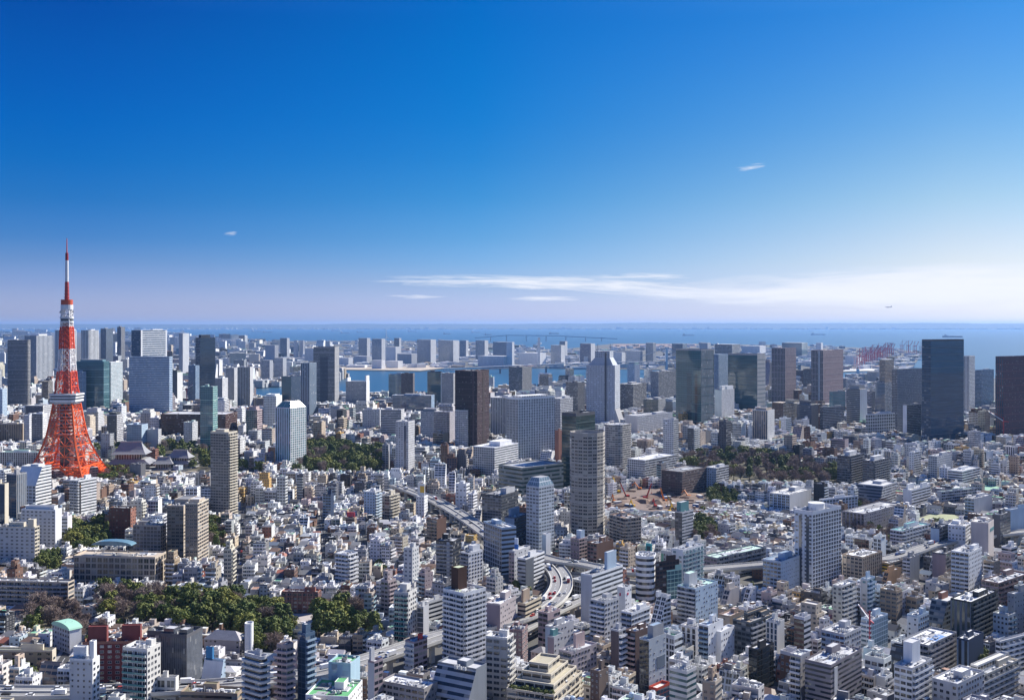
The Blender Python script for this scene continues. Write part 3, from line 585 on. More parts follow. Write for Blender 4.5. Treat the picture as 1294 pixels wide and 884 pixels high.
Q(OB, 'office building', 'pale blue ribbed building with a bright green roof', 'the pale blue green-roofed block', 415, 443, 455, 840, 905, 14, front='vert', side='blank', wc=(.30,.42,.56), sc=(.36,.50,.58), gc=(.24,.34,.46), bay=8, roofc=(.13,.36,.18), yv=873, nopent=True, ac=4)
Q(OB, 'office building', 'low building with a wide bright green roof at the bottom edge', 'the low green-roofed building', 386, 440, 458, 882, 928, 8, front='sparse', side='sparse', wc='white', roofc=(.12,.37,.16), yv=884, ac=2)
Q(AB, 'apartment tower', 'narrow grey-brown tower with a pale lift shaft beside the white-roofed block', 'the narrow grey-brown tower', 465, 473, 484, 838, 930, 35, front='blank', side='balc', wc='lgrey', sc='mauve', yv=884, pent=[(-.3,-.2,.3,.4,7)], pentc='lgrey')
Q(AB, 'apartment block', 'broad pinkish-grey block with large white roof and cooling units', 'the broad white-roofed block', 481, 536, 553, 872, 935, 28, front='pair', side='punch', wc=(.36,.33,.33), sc=(.30,.28,.27), roofc='white', yv=884, bay=3.6, ac=9, nopent=True)
Q(AB, 'apartment tower', 'white stair-fronted tower with a small red roof box by the expressway', 'the red-box white tower', 512, 523, 540, 813, 872, 40, front='sparse', side='balc', wc='lgrey', sc='mauve', gc='brown', bal='f', yv=850, pent=[(.3,.1,.2,.25,4)], pentc=(.5,.06,.05), roofc='sblue')
Q(AB, 'apartment tower', 'tall white tower of stacked balconies with a dark brown roof box', 'the white brown-capped tower', 560, 586, 614, 752, 862, 42, front='door', side='pair', wc='lgrey', sc='white', bal='fs', balc=(.66,.66,.67), gc='dark', yv=845, pent=[(-.32,.05,.34,.4,13)], pentc=(.07,.035,.025), roofc=(.50,.55,.38), fl=2.9, bay=3.0, par=1.5)
Q(AB, 'apartment tower', 'pale green-balconied apartment tower left of the white brown-capped tower', 'the green-balcony tower', 498, 516, 526, 750, 822, 20, front='door', side='punch', wc=(.50,.50,.48), sc='off', bal='f', balsty=(.06,.25,.22), yv=808, ac=3, pent=[(0,0,.5,.5,5)])
Q(OB, 'office building', 'glass-fronted white office beside the green-balcony tower', None, 527, 535, 542, 768, 818, 25, front='glass', side='blank', wc='lgrey', gc='grey', yv=800)
Q(OB, 'office building', 'long white banded office stretching behind the white brown-capped tower', None, 534, 540, 562, 762, 800, 40, front='band', side='band', wc='lgrey', sc='off', yv=790, bay=4)
Q(AB, 'terraced block', 'grey stepped terrace building with planted balconies at the bottom', 'the grey planted-terrace block', 543, 592, 615, 852, 935, 30, shape='slant', slst='band', front='band', side='blank', wc=(.40,.42,.45), sc=(.20,.22,.25), cut=.6, yv=884, ac=4)
Q(AB, 'apartment tower', 'light grey tower with paired small windows and pale stair shaft', 'the grey paired-window tower', 614, 641, 649, 808, 905, 20, front='pair', side='balc', wc=(.40,.38,.36), sc='off', yv=874, bal='s', balc='off', bay=4.5, roofc='white', mast=6)
Q(OB, 'office building', 'pinkish-grey plain building with white roof behind the grey paired-window tower', None, 614, 632, 652, 765, 822, 25, front='blank', side='sparse', wc='mauve', sc=(.42,.37,.37), yv=805, roofc='white')
Q(AB, 'apartment block', 'cream striped block with rounded turret below the expressway curve', 'the cream turreted block', 654, 664, 684, 764, 808, 30, front='band', side='band', wc='beige', sc=(.60,.52,.38), yv=795, pent=[(-.3,-.1,.25,.4,8)], pentc='tan', roofc='off')
Q(OB, 'office building', 'mauve brick office with cooling units right of the grey paired-window tower', None, 642, 660, 667, 798, 850, 15, front='punch', wc=(.22,.15,.15), yv=840, ac=5)
# --- middle foreground
Q('billboard_tower', 'office building', 'thin white building with a yellow and white billboard on its roof', 'the yellow-billboard building', 526, 536, 540.5, 628, 658, 14, front='punch', side='punch', wc='white', yv=652, nopent=True, extra=lambda s, part: billboard(s, part, [((.75,.74,.70), 0, 1, 0, 1), ((.80,.48,.06), .35, .95, .25, .8)], 13, .9))
Q(OB, 'office building', 'long white building with diamond lattice facade beside the expressway', 'the lattice-fronted building', 611, 634, 646, 668, 726, 62, front='grid', side='band', wc='lgrey', sc='pblue', gc='dark', bay=4.5, fl=4, yv=714, roofc='white', dd=14)
Q(OB, 'office building', 'narrow office with a blue and white roof sign right of the lattice-fronted building', 'the blue-signed office', 643, 650, 670, 698, 744, 30, front='pair', side='sparse', wc='pink', sc='lgrey', yv=730, nopent=True, extra=lambda s, part: billboard(s, part, [((.70,.76,.84), 0, 1, .45, 1), ((.03,.16,.48), 0, 1, 0, .44)], 9, .6))
Q(OB, 'office building', 'white banded office with a dark grey end wall by the expressway curve', 'the grey-ended banded office', 654, 664, 688, 707, 756, 30, front='band', side='band', wc='lgrey', sc='white', gc='dark', yv=745, panels=[('s',0,.42,0,1,(.10,.11,.13),'end_wall')], roofc='grey')
Q(OB, 'office building', 'black office block with white roof box beside the expressway', 'the black office block', 609, 633, 655, 627, 672, 30, front='balc', side='pair', wc='mgrey', sc=(.06,.065,.08), gc=(.02,.03,.04), yv=664, pent=[(.3,.1,.3,.5,6)], pentc='lgrey', roofc='mgrey')
Q(OB, 'office building', 'dark slate block with stair tower left of the pale tapered tower', None, 638, 650, 668, 655, 700, 30, front='blank', side='band', wc='sblue', sc=(.08,.10,.14), yv=692, pent=[(-.3,0,.25,.6,7)], pentc='sblue')
Q(AB, 'apartment block', 'dark two-tone apartment slab with light centre strip behind the grove of roofs', 'the dark two-tone slab', 551, 573, 583, 685, 738, 18, front='balc', side='balc', wc='mgrey', sc='black', gc='dark', yv=730, panels=[('f',.62,.78,0,1,'lgrey','shaft')], bal='f', balc='grey')
Q(AB, 'apartment block', 'brown and grey apartment block left of the expressway', None, 539, 552, 564, 657, 692, 35, front='balc', side='blank', wc='tan', sc='brown', gc='dark', yv=684, bal='f', balc='tan')
Q(AB, 'apartment block', 'white balconied apartment block in front of the expressway wall', None, 582, 592, 610, 700, 742, 40, front='balc', side='punch', wc='grey', sc='white', bal='f', yv=735, ac=2, pent=[(0,.2,.5,.5,5)])
Q(AB, 'apartment block', 'brick-red apartment row with pale ribs behind the gravel lot', 'the brick-red row', 356, 402, 405, 749, 774, 4, front='pair', side='pair', wc=(.26,.12,.09), sc='brick', gc='brown', yv=768, vfins=7, finc=(.45,.25,.20), roofc='pink')
Q(AB, 'apartment block', 'white stepped apartment building with staggered terraces', 'the white staggered block', 424, 440, 452, 702, 742, 30, front='balc', side='balc', wc='white', bal='fs', yv=734, crown=(3, 5, 'balc'), nopent=True)
Q(OB, 'office building', 'dark slim block with lit balconies among the small roofs', 'the dark slim block', 408, 418, 422, 625, 660, 15, front='balc', side='blank', wc='sblue', sc='navy', yv=654)
Q(OB, 'office building', 'pale office block with white stepped right side among the small roofs', 'the pale stepped office', 460, 474, 482, 622, 658, 18, front='punch', side='balc', wc='pblue', sc='white', bal='s', yv=652)
Q(AB, 'apartment block', 'tan balconied apartment block right of the pale stepped office', None, 483, 492, 505, 627, 662, 25, front='balc', side='balc', wc='tan', sc='cream', bal='s', balc='cream', yv=656)
Q(OB, 'clinic', 'low block with a red roof sign among the small roofs', None, 437, 448, 451, 655, 668, 10, front='band', wc='tan', roofc='red', yv=664, extra=lambda s, part: billboard(s, part, [((.55,.07,.09), 0, 1, 0, 1)], 5, .9))
Q(AT, 'tower', 'white apartment tower with a narrow dark window strip at mid left', 'the white strip-window tower', 500, 516, 524, 534, 606, 18, front='punch', side='punch', wc='lgrey', sc='lgrey', yv=594, panels=[('f',.66,.82,0,.95,'navy','glass_strip')], bay=3.5, lod=1, par=2)
Q(AT, 'tower', 'pale blue glass hotel tower with a green glass crown', 'the pale blue hotel tower', 348, 367, 387, 516, 596, 28, front='vert', side='grid', wc=(.42,.58,.68), sc='white', gc='aqua', bay=4.2, fl=3.4, yv=585, nopent=True, lod=1, roofc='mint', extra=lambda s, part: part('crown', pyramid(s['w']*.98, s['d']*.98, 9, .55, 'glaze', (.13,.27,.24)), [(0,0,s['h']+.4,0)]))
Q(OT, 'tower', 'tall grey slab tower with a recessed dark strip near the bay', 'the tall grey slab', 396, 423, 425, 440, 514, 5, dd=45, front='band', side='blank', wc=(.27,.27,.28), gc='grey', yv=508, panels=[('f',.32,.68,.0,.86,(.10,.11,.13),'recess')], roofc='grey', nopent=True, par=4, lod=1, lines=(14,(.36,.36,.37)))  # recess shown by a dark colour on a flat panel
Q(OT, 'tower', 'slim pair of blue-grey glass towers left of the tall grey slab', 'the slim twin glass pair', 380, 391, 400, 459, 532, 20, front='vert', side='vert', wc=(.27,.32,.38), gc='blue', yv=524, bay=4, crown=(4, 8, 'vert'), nopent=True, lod=1)
Q(OT, 'tower', 'dark teal glass tower behind the pale blue hotel tower', None, 356, 368, 380, 476, 520, 20, front='glass', wc='navy', gc='teal', yv=505, lod=1)
Q('hotel_building', 'hotel', 'white gridded hotel with a raised end slab beside the bay', 'the white gridded hotel', 437, 463, 467, 482, 522, 10, front='grid', side='blank', wc='lgrey', sc='white', gc='grey', yv=508, fl=3, bay=3, lod=1, pent=[(.46,0,.07,.9,14),(-.45,0,.07,.9,9)])
Q(OT, 'tower', 'teal glass half of a tower pair on the waterfront', 'the teal waterfront tower', 491, 507, 509, 473, 516, 8, front='glass', wc='sblue', gc='aqua', yv=500, lod=1)
Q(OT, 'tower', 'brown-grey half of a tower pair on the waterfront', None, 507, 522, 524, 472, 517, 8, front='punch', wc=(.14,.12,.12), gc='brown', yv=500, lod=1)
Q(OT, 'tower', 'dark teal glass tower left of a grey slab on the waterfront', None, 540, 557, 559, 470, 518, 8, front='glass', wc='navy', gc='teal', yv=505, lod=1)
Q(OT, 'tower', 'grey gridded slab on the waterfront left of the dark brown tower', None, 558, 573, 576, 472, 522, 8, front='punch', wc='grey', yv=512, lod=1)
Q(OB, 'office building', 'low blue glass block below the waterfront towers', 'the low blue glass block', 496, 545, 549, 500, 528, 8, front='glass', wc='sblue', gc='blue', yv=520, lod=1)
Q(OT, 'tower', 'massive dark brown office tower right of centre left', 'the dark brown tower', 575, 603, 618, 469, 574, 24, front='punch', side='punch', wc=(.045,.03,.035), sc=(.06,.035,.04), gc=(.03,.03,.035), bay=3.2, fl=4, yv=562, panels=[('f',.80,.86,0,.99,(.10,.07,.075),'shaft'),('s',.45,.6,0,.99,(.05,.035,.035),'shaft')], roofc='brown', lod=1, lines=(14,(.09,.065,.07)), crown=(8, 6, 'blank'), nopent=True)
Q(AT, 'tower', 'white apartment slab in front of the dark brown tower', 'the white slab before the brown tower', 575, 591, 596, 519, 574, 10, front='pair', side='balc', wc='lgrey', sc='white', yv=566, lod=1)
Q(OB, 'hotel', 'wide grey hotel block with slanted wing', 'the wide grey hotel', 458, 480, 482, 518, 552, 5, front='punch', wc='lgrey', yv=540, lod=1)
Q(OB, 'hotel', 'wide light grey banded block right of the grey hotel', None, 481, 507, 511, 518, 560, 8, front='band', wc='lgrey', yv=550, lod=1)
Q(OB, 'office building', 'large white campus building with flat stepped roofs', 'the large white campus block', 598, 625, 655, 566, 616, 30, front='grid', side='band', wc='lgrey', sc='white', gc='grey', yv=600, lod=1, roofc='white', pent=[(.1,.1,.5,.5,6)])
Q(OB, 'office building', 'pale office block with vertical bays right of the dark brown tower', None, 620, 641, 652, 503, 560, 20, front='vert', side='vert', wc='lgrey', gc='grey', yv=548, lod=1)
Q(OT, 'tower', 'white office tower with a fine grid of tall windows', 'the white grid tower', 640, 655, 701, 505, 590, 50, front='fins', side='fins', wc='lgrey', sc='white', gc='grey', bay=3.4, fl=4, yv=582, lod=1, roofc='white', pent=[(0,0,.75,.75,5)], pst='vert', pentc='white', par=3)
Q(AT, 'tower', 'white apartment block right of the white grid tower', None, 695, 708, 724, 504, 560, 35, front='pair', side='pair', wc='lgrey', sc='lgrey', yv=545, lod=1)
Q(OB, 'office building', 'brick-red slim block wedged right of the white grid tower', None, 701, 706, 712, 545, 592, 40, front='blank', side='blank', wc='brick', sc='brick', yv=582, lod=1)
Q(OT, 'tower', 'dark green glass tower behind the beige round tower', 'the dark green glass tower', 710, 728, 752, 526, 628, 40, front='glass', side='glass', wc=(.03,.05,.05), gc='green', yv=618, fl=4, lod=1, par=4, parc='dgrey', roofc='grey', ac=0, lines=(12,(.10,.14,.13)))
Q(OB, 'office building', 'wide dark glass office with gardened terraces below the white grid tower', 'the wide dark terraced office', 630, 660, 712, 592, 640, 48, front='band', side='band', wc=(.30,.32,.30), sc=(.20,.22,.21), gc='green', fl=5, yv=616, roofc='grey', crown=(6, 4, 'glass'), nopent=True, lod=1)
Q(AT, 'tower', 'pale tapered apartment tower with a glass hipped crown', 'the pale tapered tower', 665, 681, 700, 616, 704, 40, front='pair', side='pair', wc=(.46,.49,.53), sc=(.46,.50,.55), gc='grey', bay=4, yv=695, nopent=True, extra=lambda s, part: part('crown', pyramid(s['w'], s['d'], 8, .6, 'facade_glass', (.6,.62,.64)), [(0,0,s['h']+.4,0)]))
Q(OB, 'lift shaft', 'plain white slab standing before the pale tapered tower', None, 685, 690, 696, 676, 712, 40, front='blank', side='blank', wc='pblue', sc='white', yv=700, nopent=True)
Q(AT, 'tower', 'tall beige round-fronted apartment tower with ringed floors', 'the beige round tower', 713, 752, 770, 552, 688, 30, shape='poly', poly=[(-1,-.25),(-.62,-.82),(-.1,-1),(.5,-.95),(.9,-.5),(1,.1),(.8,.8),(.2,1),(-.5,1),(-1,.5)], sts='pair', wc=(.38,.345,.30), gc='dark', bay=4.6, fl=3.3, yv=678, lines=(8,(.46,.43,.39)), crown=(6, 9, 'grid'), nopent=True, par=3, lod=1)
Q(AT, 'tower', 'rounded beige and glass apartment tower behind the beige round tower', 'the second round tower', 761, 782, 801, 538, 600, 35, shape='round', rad=.4, sts='balc', wc=(.42,.39,.36), gc='grey', yv=590, lod=1, crown=(5, 6, 'balc'), nopent=True)
Q(AT, 'tower', 'white slab apartment tower right of the second round tower', 'the white right-centre slab', 838, 851, 857.5, 531, 592, 38, front='pair', side='balc', wc='white', sc='lgrey', gc='grey', yv=584, lod=1)
# --- right middle distance
def supertower(s, part):
    w, d, h = s['w'], s['d'], s['h']
    m = MB(); A, B_ = rect(w*.9, d*.9), rect(w*.52, d*.7, w*.05)
    for i in range(4):
        a, b, c, e = A[i], A[(i+1)%4], B_[(i+1)%4], B_[i]; m.face([(a[0],a[1],0),(b[0],b[1],0),(c[0],c[1],h*.12),(e[0],e[1],h*.12)], 'facade_blank', cl((.42,.45,.5)))
    m.prism(B_, h*.12, h*.22, 'punch', cl((.42,.45,.5)), gz('blue'), 4, 4, 3, top=cl('grey')); part('upper_stage', m, [(-w*.02, 0, h+.004, 0)])
    for sx in (-.25, .2): m = MB(); m.cyl(0, 0, .5, 0, 14, 'paint', cl('grey'), 5); part('antenna', m, [(w*sx+w*.05, 0, h*1.22, 0)])
    m = MB(); m.box(-1.6, 1.6, -2.2, 0, 0, h*1.2, 'facade_blank', cl('dgrey')); part('spine', m, [(w*.18, -d/2-.01, 0, 0)])
    for sx in (-1, 1):
        m = MB(); a, b = sx*w*.5, sx*w*.5+sx*13; P=[(a+sx*.05,h*.34),(a+sx*.05,0),(b,0),(b,h*.05)]
        if sx<0: P=P[::-1]
        m.face([(x,-d*.45,z) for x,z in P][::-1],'facade_blank',cl('lgrey')); m.face([(x,d*.45,z) for x,z in P],'facade_blank',cl('lgrey'))
        n=len(P)
        for k in range(n):
            p,q=P[k],P[(k+1)%n]; m.face([(p[0],-d*.45,p[1]),(q[0],-d*.45,q[1]),(q[0],d*.45,q[1]),(p[0],d*.45,p[1])],'facade_blank',cl('grey'))
        part('buttress', m)
Q(OT, 'tower', 'tall stepped pale blue supertower with a dark central spine and flared base', 'the stepped supertower', 741, 777, 779, 462, 545, 20, front='punch', side='punch', wc=(.46,.49,.54), gc='grey', yv=535, fl=4, nopent=True, extra=supertower, lod=1, dd=42)
Q(OB, 'apartment block', 'group of dark slab blocks right of the stepped supertower', None, 779, 800, 817, 486, 526, 30, front='balc', side='balc', wc='mgrey', sc='mgrey', gc='dark', yv=518, lod=1)
Q(OB, 'apartment block', 'dark blocky building left of the stepped supertower', None, 715, 730, 739, 484, 530, 35, front='balc', wc='mgrey', sc='dgrey', yv=516, lod=1)
Q(OB, 'apartment block', 'grey twin block before the water left of the stepped supertower', None, 643, 660, 672, 464, 506, 30, front='balc', wc='grey', sc='mgrey', gc='dark', yv=494, lod=1)
Q(OB, 'office building', 'green glass low block right of the dark slab group', None, 813, 832, 841, 505, 536, 35, front='glass', wc='grey', gc='green', yv=525, lod=1)
Q(AT, 'tower', 'pale grey apartment slab close to the bridge', None, 822, 832, 855, 470, 514, 40, front='balc', side='balc', wc='lgrey', sc='grey', gc='grey', yv=500, lod=1)
Q(OT, 'tower', 'broad green glass tower with stepped dark panels', 'the broad green glass tower', 854, 886, 902, 443, 544, 45, front='glass', side='vert', wc=(.12,.2,.2), sc='grey', gc='teal', yv=534, fl=4.5, bay=4, lod=1, panels=[('f',.45,.62,0,.72,(.03,.06,.07),'glass_strip'),('f',.75,.86,0,.7,(.025,.035,.045),'glass_strip')], par=3, lines=(9,(.16,.22,.22)), crown=(6, 12, 'glass'), nopent=True)
Q(OT, 'tower', 'pale blue tower behind the white plain block', None, 899, 908, 920, 448, 506, 40, front='vert', side='vert', wc='pblue', gc='blue', yv=488, lod=1, crown=(6, 18, 'vert'), nopent=True)
Q(OT, 'tower', 'dark teal tower with a pale right edge', 'the dark teal tower', 920, 957, 966.5, 449, 524, 40, front='glass', side='blank', wc=(.03,.09,.11), sc='grey', gc='teal', yv=518, fl=4, lod=1, dd=42, par=4, lines=(14,(.09,.14,.15)), crown=(5, 9, 'band'), nopent=True)
Q(OB, 'office building', 'plain white windowless block in front of the green glass towers', 'the plain white block', 903, 912, 928, 493, 538, 40, front='blank', side='sparse', wc='white', sc='lgrey', yv=526, lod=1, pent=[(-.25,.1,.35,.5,8),(.3,.2,.25,.5,8)], pentc='white')
Q(OB, 'hotel', 'wide white hotel block with two end towers right of centre', 'the wide white hotel', 790, 806, 857, 526, 556, 42, front='blank', side='punch', wc='off', sc='lgrey', yv=548, lod=1)
Q('school_building', 'school', 'white terraced complex with arched windows left of the right grove', 'the white terraced complex', 793, 815, 855, 582, 612, 40, front='grid', side='balc', wc='white', sc='lgrey', yv=604, lod=1, crown=(6, 5, 'grid'), nopent=True, roofc='white')
Q(AB, 'apartment block', 'dark brown stepped apartment cluster at the edge of the right grove', 'the dark brown cluster', 836, 862, 893, 597, 626, 40, front='pair', side='pair', wc=(.10,.08,.08), sc=(.16,.12,.11), gc='dark', yv=614, lod=1, crown=(8, 6, 'pair'), nopent=True, roofc='mgrey')
Q(OB, 'office building', 'white angular block with rounded roof among the right grove trees', None, 891, 905, 921, 592, 620, 40, front='punch', side='balc', wc='pblue', sc='lgrey', yv=606, lod=1)
Q(AT, 'tower', 'pinkish twin tower, the left of two', 'the left pink twin', 975, 992, 1006, 440, 516, 42, front='vert', side='punch', wc=(.34,.26,.26), sc='mauve', gc='grey', yv=508, bay=4, lod=1, crown=(5, 5, 'vert'), nopent=True, lines=(10,(.42,.34,.34)))
Q(AT, 'tower', 'pinkish wider twin tower, the right of two', 'the right pink twin', 1025, 1040, 1067, 443, 518, 42, front='vert', side='punch', wc=(.34,.26,.26), sc=(.30,.22,.23), gc='grey', yv=510, bay=4, lod=1, panels=[('f',.6,.75,0,1,'lgrey','shaft')], lines=(10,(.42,.34,.34)), crown=(7, 8, 'vert'), nopent=True)
Q(OT, 'tower', 'tall dark navy glass tower dominating the right side', 'the tall dark navy tower', 1165, 1176, 1218, 431, 566, 58, front='band', side='glass', wc=(.05,.075,.11), sc=(.03,.065,.11), gc=(.025,.07,.13), yv=556, fl=4.2, bay=4, lod=1, par=3, parc='dgrey', dd=None, lines=(16,(.12,.14,.17)), crown=(4, 7, 'glass'), nopent=True)  # these lines paint bright reflection strips across the glass
Q(AT, 'tower', 'thin white tower right of the tall dark navy tower', 'the thin white tower', 1218, 1225, 1232, 450, 530, 45, front='vert', side='grid', wc='white', sc='white', gc='grey', yv=520, lod=1, nopent=True)
Q(OT, 'tower', 'dark red-brown tower at the right edge', 'the dark red edge tower', 1258, 1268, 1306, 451, 560, 60, front='vert', side='punch', wc=(.12,.05,.06), sc=(.10,.045,.055), gc='blue', yv=550, bay=4, lod=1, lines=(12,(.18,.08,.09)), crown=(5, 6, 'blank'), nopent=True)
Q(OT, 'tower', 'black-blue slab in front of the dark red edge tower', None, 1275, 1278, 1312, 486, 553, 60, front='glass', side='glass', wc='navy', gc='blue', yv=546, lod=1)
Q(OT, 'tower', 'grey gridded office tower left of the tall dark navy tower', 'the grey gridded tower', 1127, 1134, 1165, 467, 552, 55, front='grid', side='punch', wc='grey', sc='grey', yv=545, lod=1, crown=(5, 6, 'blank'), nopent=True)
Q(OT, 'tower', 'stepped brown and glass tower left of the grey gridded tower', 'the stepped brown glass tower', 1106, 1118, 1134, 484, 530, 45, front='glass', side='balc', wc='sblue', sc='grey', gc='blue', yv=522, lod=1, pent=[(-.1,.1,.6,.7,52)], pst='band', pentc='tan')
Q(OB, 'office building', 'white-framed office block below the stepped brown glass tower', 'the white-framed office', 1094, 1097, 1131, 524, 556, 62, front='grid', side='grid', wc='lgrey', sc='white', gc='grey', yv=548, bay=6, fl=6, lod=1)
Q(OB, 'office building', 'banded office with pale left edge beside the tall dark navy tower', None, 1141, 1146, 1164, 512, 560, 58, front='blank', side='band', wc='white', sc='grey', gc='dark', yv=550, lod=1)
Q(OB, 'office building', 'dark banded office right of the pink twin towers', None, 1036, 1040, 1067, 515, 550, 60, front='band', side='band', wc='mgrey', sc='grey', yv=543, lod=1)
Q(OB, 'office building', 'green-glazed small office in front of the right pink twin', None, 1048, 1052, 1068, 495, 530, 60, front='glass', side='glass', wc='grey', gc='aqua', yv=520, lod=1)
Q(OT, 'tower', 'blue-grey hazy slab between the thin white tower and the dark red edge tower', None, 1232, 1240, 1256, 468, 520, 50, front='band', side='band', wc='sblue', gc='blue', yv=515, lod=1)
Q(AT, 'apartment block', 'left half of a dark blue-grey apartment pair by the right grove', 'the dark apartment pair', 1058, 1074, 1092, 577, 618, 40, front='balc', side='balc', wc=(.12,.13,.16), sc=(.12,.13,.16), gc='dark', yv=612, lod=1, pent=[(0,0,.4,.5,5)], pentc='lgrey', bal='fs', balc='mgrey')
Q(AT, 'apartment block', 'right half of a dark blue-grey apartment pair by the right grove', None, 1090, 1104, 1125, 583, 620, 42, front='balc', side='balc', wc=(.12,.13,.16), sc=(.12,.13,.16), gc='dark', yv=612, lod=1, pent=[(0,0,.4,.5,5)], pentc='lgrey', bal='fs', balc='mgrey')
Q(AB, 'apartment block', 'white square apartment block far right of the dark apartment pair', 'the white square block', 1173, 1184, 1203, 577, 608, 45, front='pair', side='punch', wc='lgrey', sc='lgrey', yv=602, lod=1)
Q(AB, 'apartment block', 'white tall narrow block left of the white square block', None, 1149, 1155, 1164, 572, 604, 45, front='punch', side='balc', wc='white', yv=596, lod=1)
Q(OB, 'school', 'white school block with banded windows and a stair tower on the right', 'the white banded school', 1198, 1216, 1238, 596, 612, 45, front='band', side='band', wc='white', sc='white', yv=610, lod=1)
Q('school_building', 'school', 'white comb-shaped school building with stair towers in the right middle', 'the white comb school', 1141, 1152, 1176, 620, 642, 45, front='blank', side='band', wc='white', sc='white', yv=638, pent=[(-.35,-.2,.2,.3,6),(.35,.2,.2,.3,6)])
Q(AB, 'apartment block', 'long pale mint-roofed apartment slab on the right', None, 1184, 1190, 1234, 622, 640, 62, front='blank', side='balc', wc='lgrey', roofc=(.42,.52,.46), yv=636, dd=None)
Q(AB, 'apartment block', 'white apartment pair with a stair slot on the right', None, 1219, 1231, 1254, 631, 654, 48, front='balc', side='blank', wc='pblue', sc='lgrey', yv=648)
Q('museum_building', 'hall', 'low mauve-grey institute with flat roofs behind bare trees', 'the mauve institute', 1064, 1092, 1140, 650, 674, 45, front='fins', side='punch', wc=(.27,.25,.27), sc=(.30,.28,.30), roofc='grey', yv=668, crown=(10, 4, 'blank'), nopent=True, bay=4)
Q('school_building', 'school', 'long blue-white school slab with square windows right of the house quarter', 'the blue-white school slab', 972, 998, 1025, 626, 650, 40, front='grid', side='blank', wc='pblue', sc='lgrey', yv=643, bay=5, lod=0, roofc='off')
Q('school_building', 'school', 'white gridded school wing beside the white frame tower', None, 1035, 1040, 1084, 632, 654, 60, front='grid', side='grid', wc='lgrey', sc='white', yv=648, bay=5)
Q(AB, 'apartment block', 'dark stepped terrace apartment below the dark pair', None, 1080, 1112, 1132, 616, 644, 40, shape='slant', slst='band', front='band', side='balc', wc='mgrey', sc='lgrey', cut=.35, yv=638)
Q(AB, 'apartment block', 'white apartment row with dark roof house and teal flat roof', 'the teal-roofed white row', 1125, 1140, 1176, 672, 698, 48, front='balc', side='balc', wc='white', sc='white', roofc=(.12,.36,.34), yv=690, bal='fs')
Q(AB, 'apartment block', 'black and white apartment slab behind the tall white right tower', None, 1176, 1187, 1198, 668, 705, 42, front='blank', side='balc', wc='pblue', sc='navy', yv=698)
Q('hotel_building', 'hotel', 'white hotel with rows of square windows right of the elevated road', 'the white square-windowed hotel', 1198, 1220, 1227.5, 666, 706, 34, front='punch', side='balc', wc='white', sc='white', yv=698, dd=22, roofc='white')
Q(OB, 'department store', 'pinkish windowless building with a teal sign on a pale fin', 'the windowless pink building', 1227, 1249, 1261, 662, 712, 36, front='blank', side='blank', wc=(.50,.45,.44), sc=(.62,.55,.50), yv=704, panels=[('s',.3,.95,.78,.86,'teal','sign')], dd=22)
Q(OB, 'office building', 'dark grey office with bright window rows right of the windowless pink building', None, 1254, 1264, 1277, 652, 698, 44, front='blank', side='balc', wc='dgrey', sc='dgrey', gc='grey', yv=690)
Q(OB, 'office building', 'plain blue-grey slab at the right edge', None, 1270, 1276, 1300, 645, 690, 58, front='blank', side='blank', wc='grey', sc='pblue', yv=680)
# --- right foreground
Q(AT, 'tower', 'tall white tower with a framed window grid and a round roof drum', 'the white frame tower', 1004, 1027, 1063, 650, 750, 48, front='punch', side='grid', wc=(.62,.64,.66), sc='white', gc='dark', bay=4, yv=742, roofc='off', nopent=True, par=2.5, extra=lambda s, part: part('roof_drum', drum(6.5, 6), [(-s['w']*.1, 0, s['h']+.004, 0)]), panels=[('f',.25,.4,0,.97,(.05,.06,.08),'glass_strip'),('f',.65,.8,0,.97,(.05,.06,.08),'glass_strip')])
Q(AB, 'apartment block', 'tan square apartment block with white flat roof right of the white frame tower', 'the tan flat-roofed block', 1065, 1090, 1114, 705, 742, 45, front='pair', side='pair', wc='beige', sc='tan', yv=734, roofc='white', nopent=True, vfins=5, finc='beige')
Q(OB, 'office building', 'pale blue plain office with corner windows left of the white frame tower', 'the pale blue corner office', 964, 987, 1017, 711, 756, 42, front='pair', side='sparse', wc=(.36,.44,.54), sc=(.50,.56,.63), yv=744, roofc='sblue')
Q(AB, 'apartment tower', 'white apartment tower with balcony stripes on its left face near the right edge', 'the white striped tower', 1202, 1224, 1241, 700, 764, 42, front='balc', side='punch', wc='white', sc='white', bal='f', gc='brown', yv=752, roofc='lgrey', ac=3)
Q(OB, 'office building', 'mauve-grey narrow block behind the white striped tower', None, 1178, 1195, 1201, 701, 740, 40, front='blank', side='balc', wc='mauve', sc='dgrey', yv=730, dd=18)
Q(AB, 'apartment block', 'black modern apartment block with pale floor lines near the right edge', 'the black modern block', 1201, 1227, 1261, 762, 822, 46, front='vert', side='door', wc=(.16,.17,.19), sc=(.04,.045,.05), gc=(.02,.04,.04), yv=806, roofc='white', bal='s', balc=(.10,.11,.12), ac=4)
Q(AB, 'apartment block', 'dark trapezoid apartment block with a white centre panel', 'the dark trapezoid block', 1168, 1188, 1213, 765, 812, 46, shape='slant', slst='balc', front='balc', side='balc', wc=(.12,.15,.18), sc=(.22,.26,.31), cut=.2, yv=800, pent=[(-.2,.2,.25,.3,4)], pentc='brick')
Q(AB, 'apartment block', 'wide brown-grey block with large white roof and blue patch', 'the wide white-roofed block', 1140, 1173, 1209, 817, 862, 46, front='balc', side='balc', wc=(.36,.33,.32), sc='grey', yv=850, bal='fs', balc=(.38,.36,.35), roofc='white', nopent=True, ac=3, extra=lambda s, part: part('roof_membrane', slab(s['w']*.4, s['d']*.35, (.12,.25,.5)), [(s['w']*.2, s['d']*.05, s['h']+.06, 0)]))
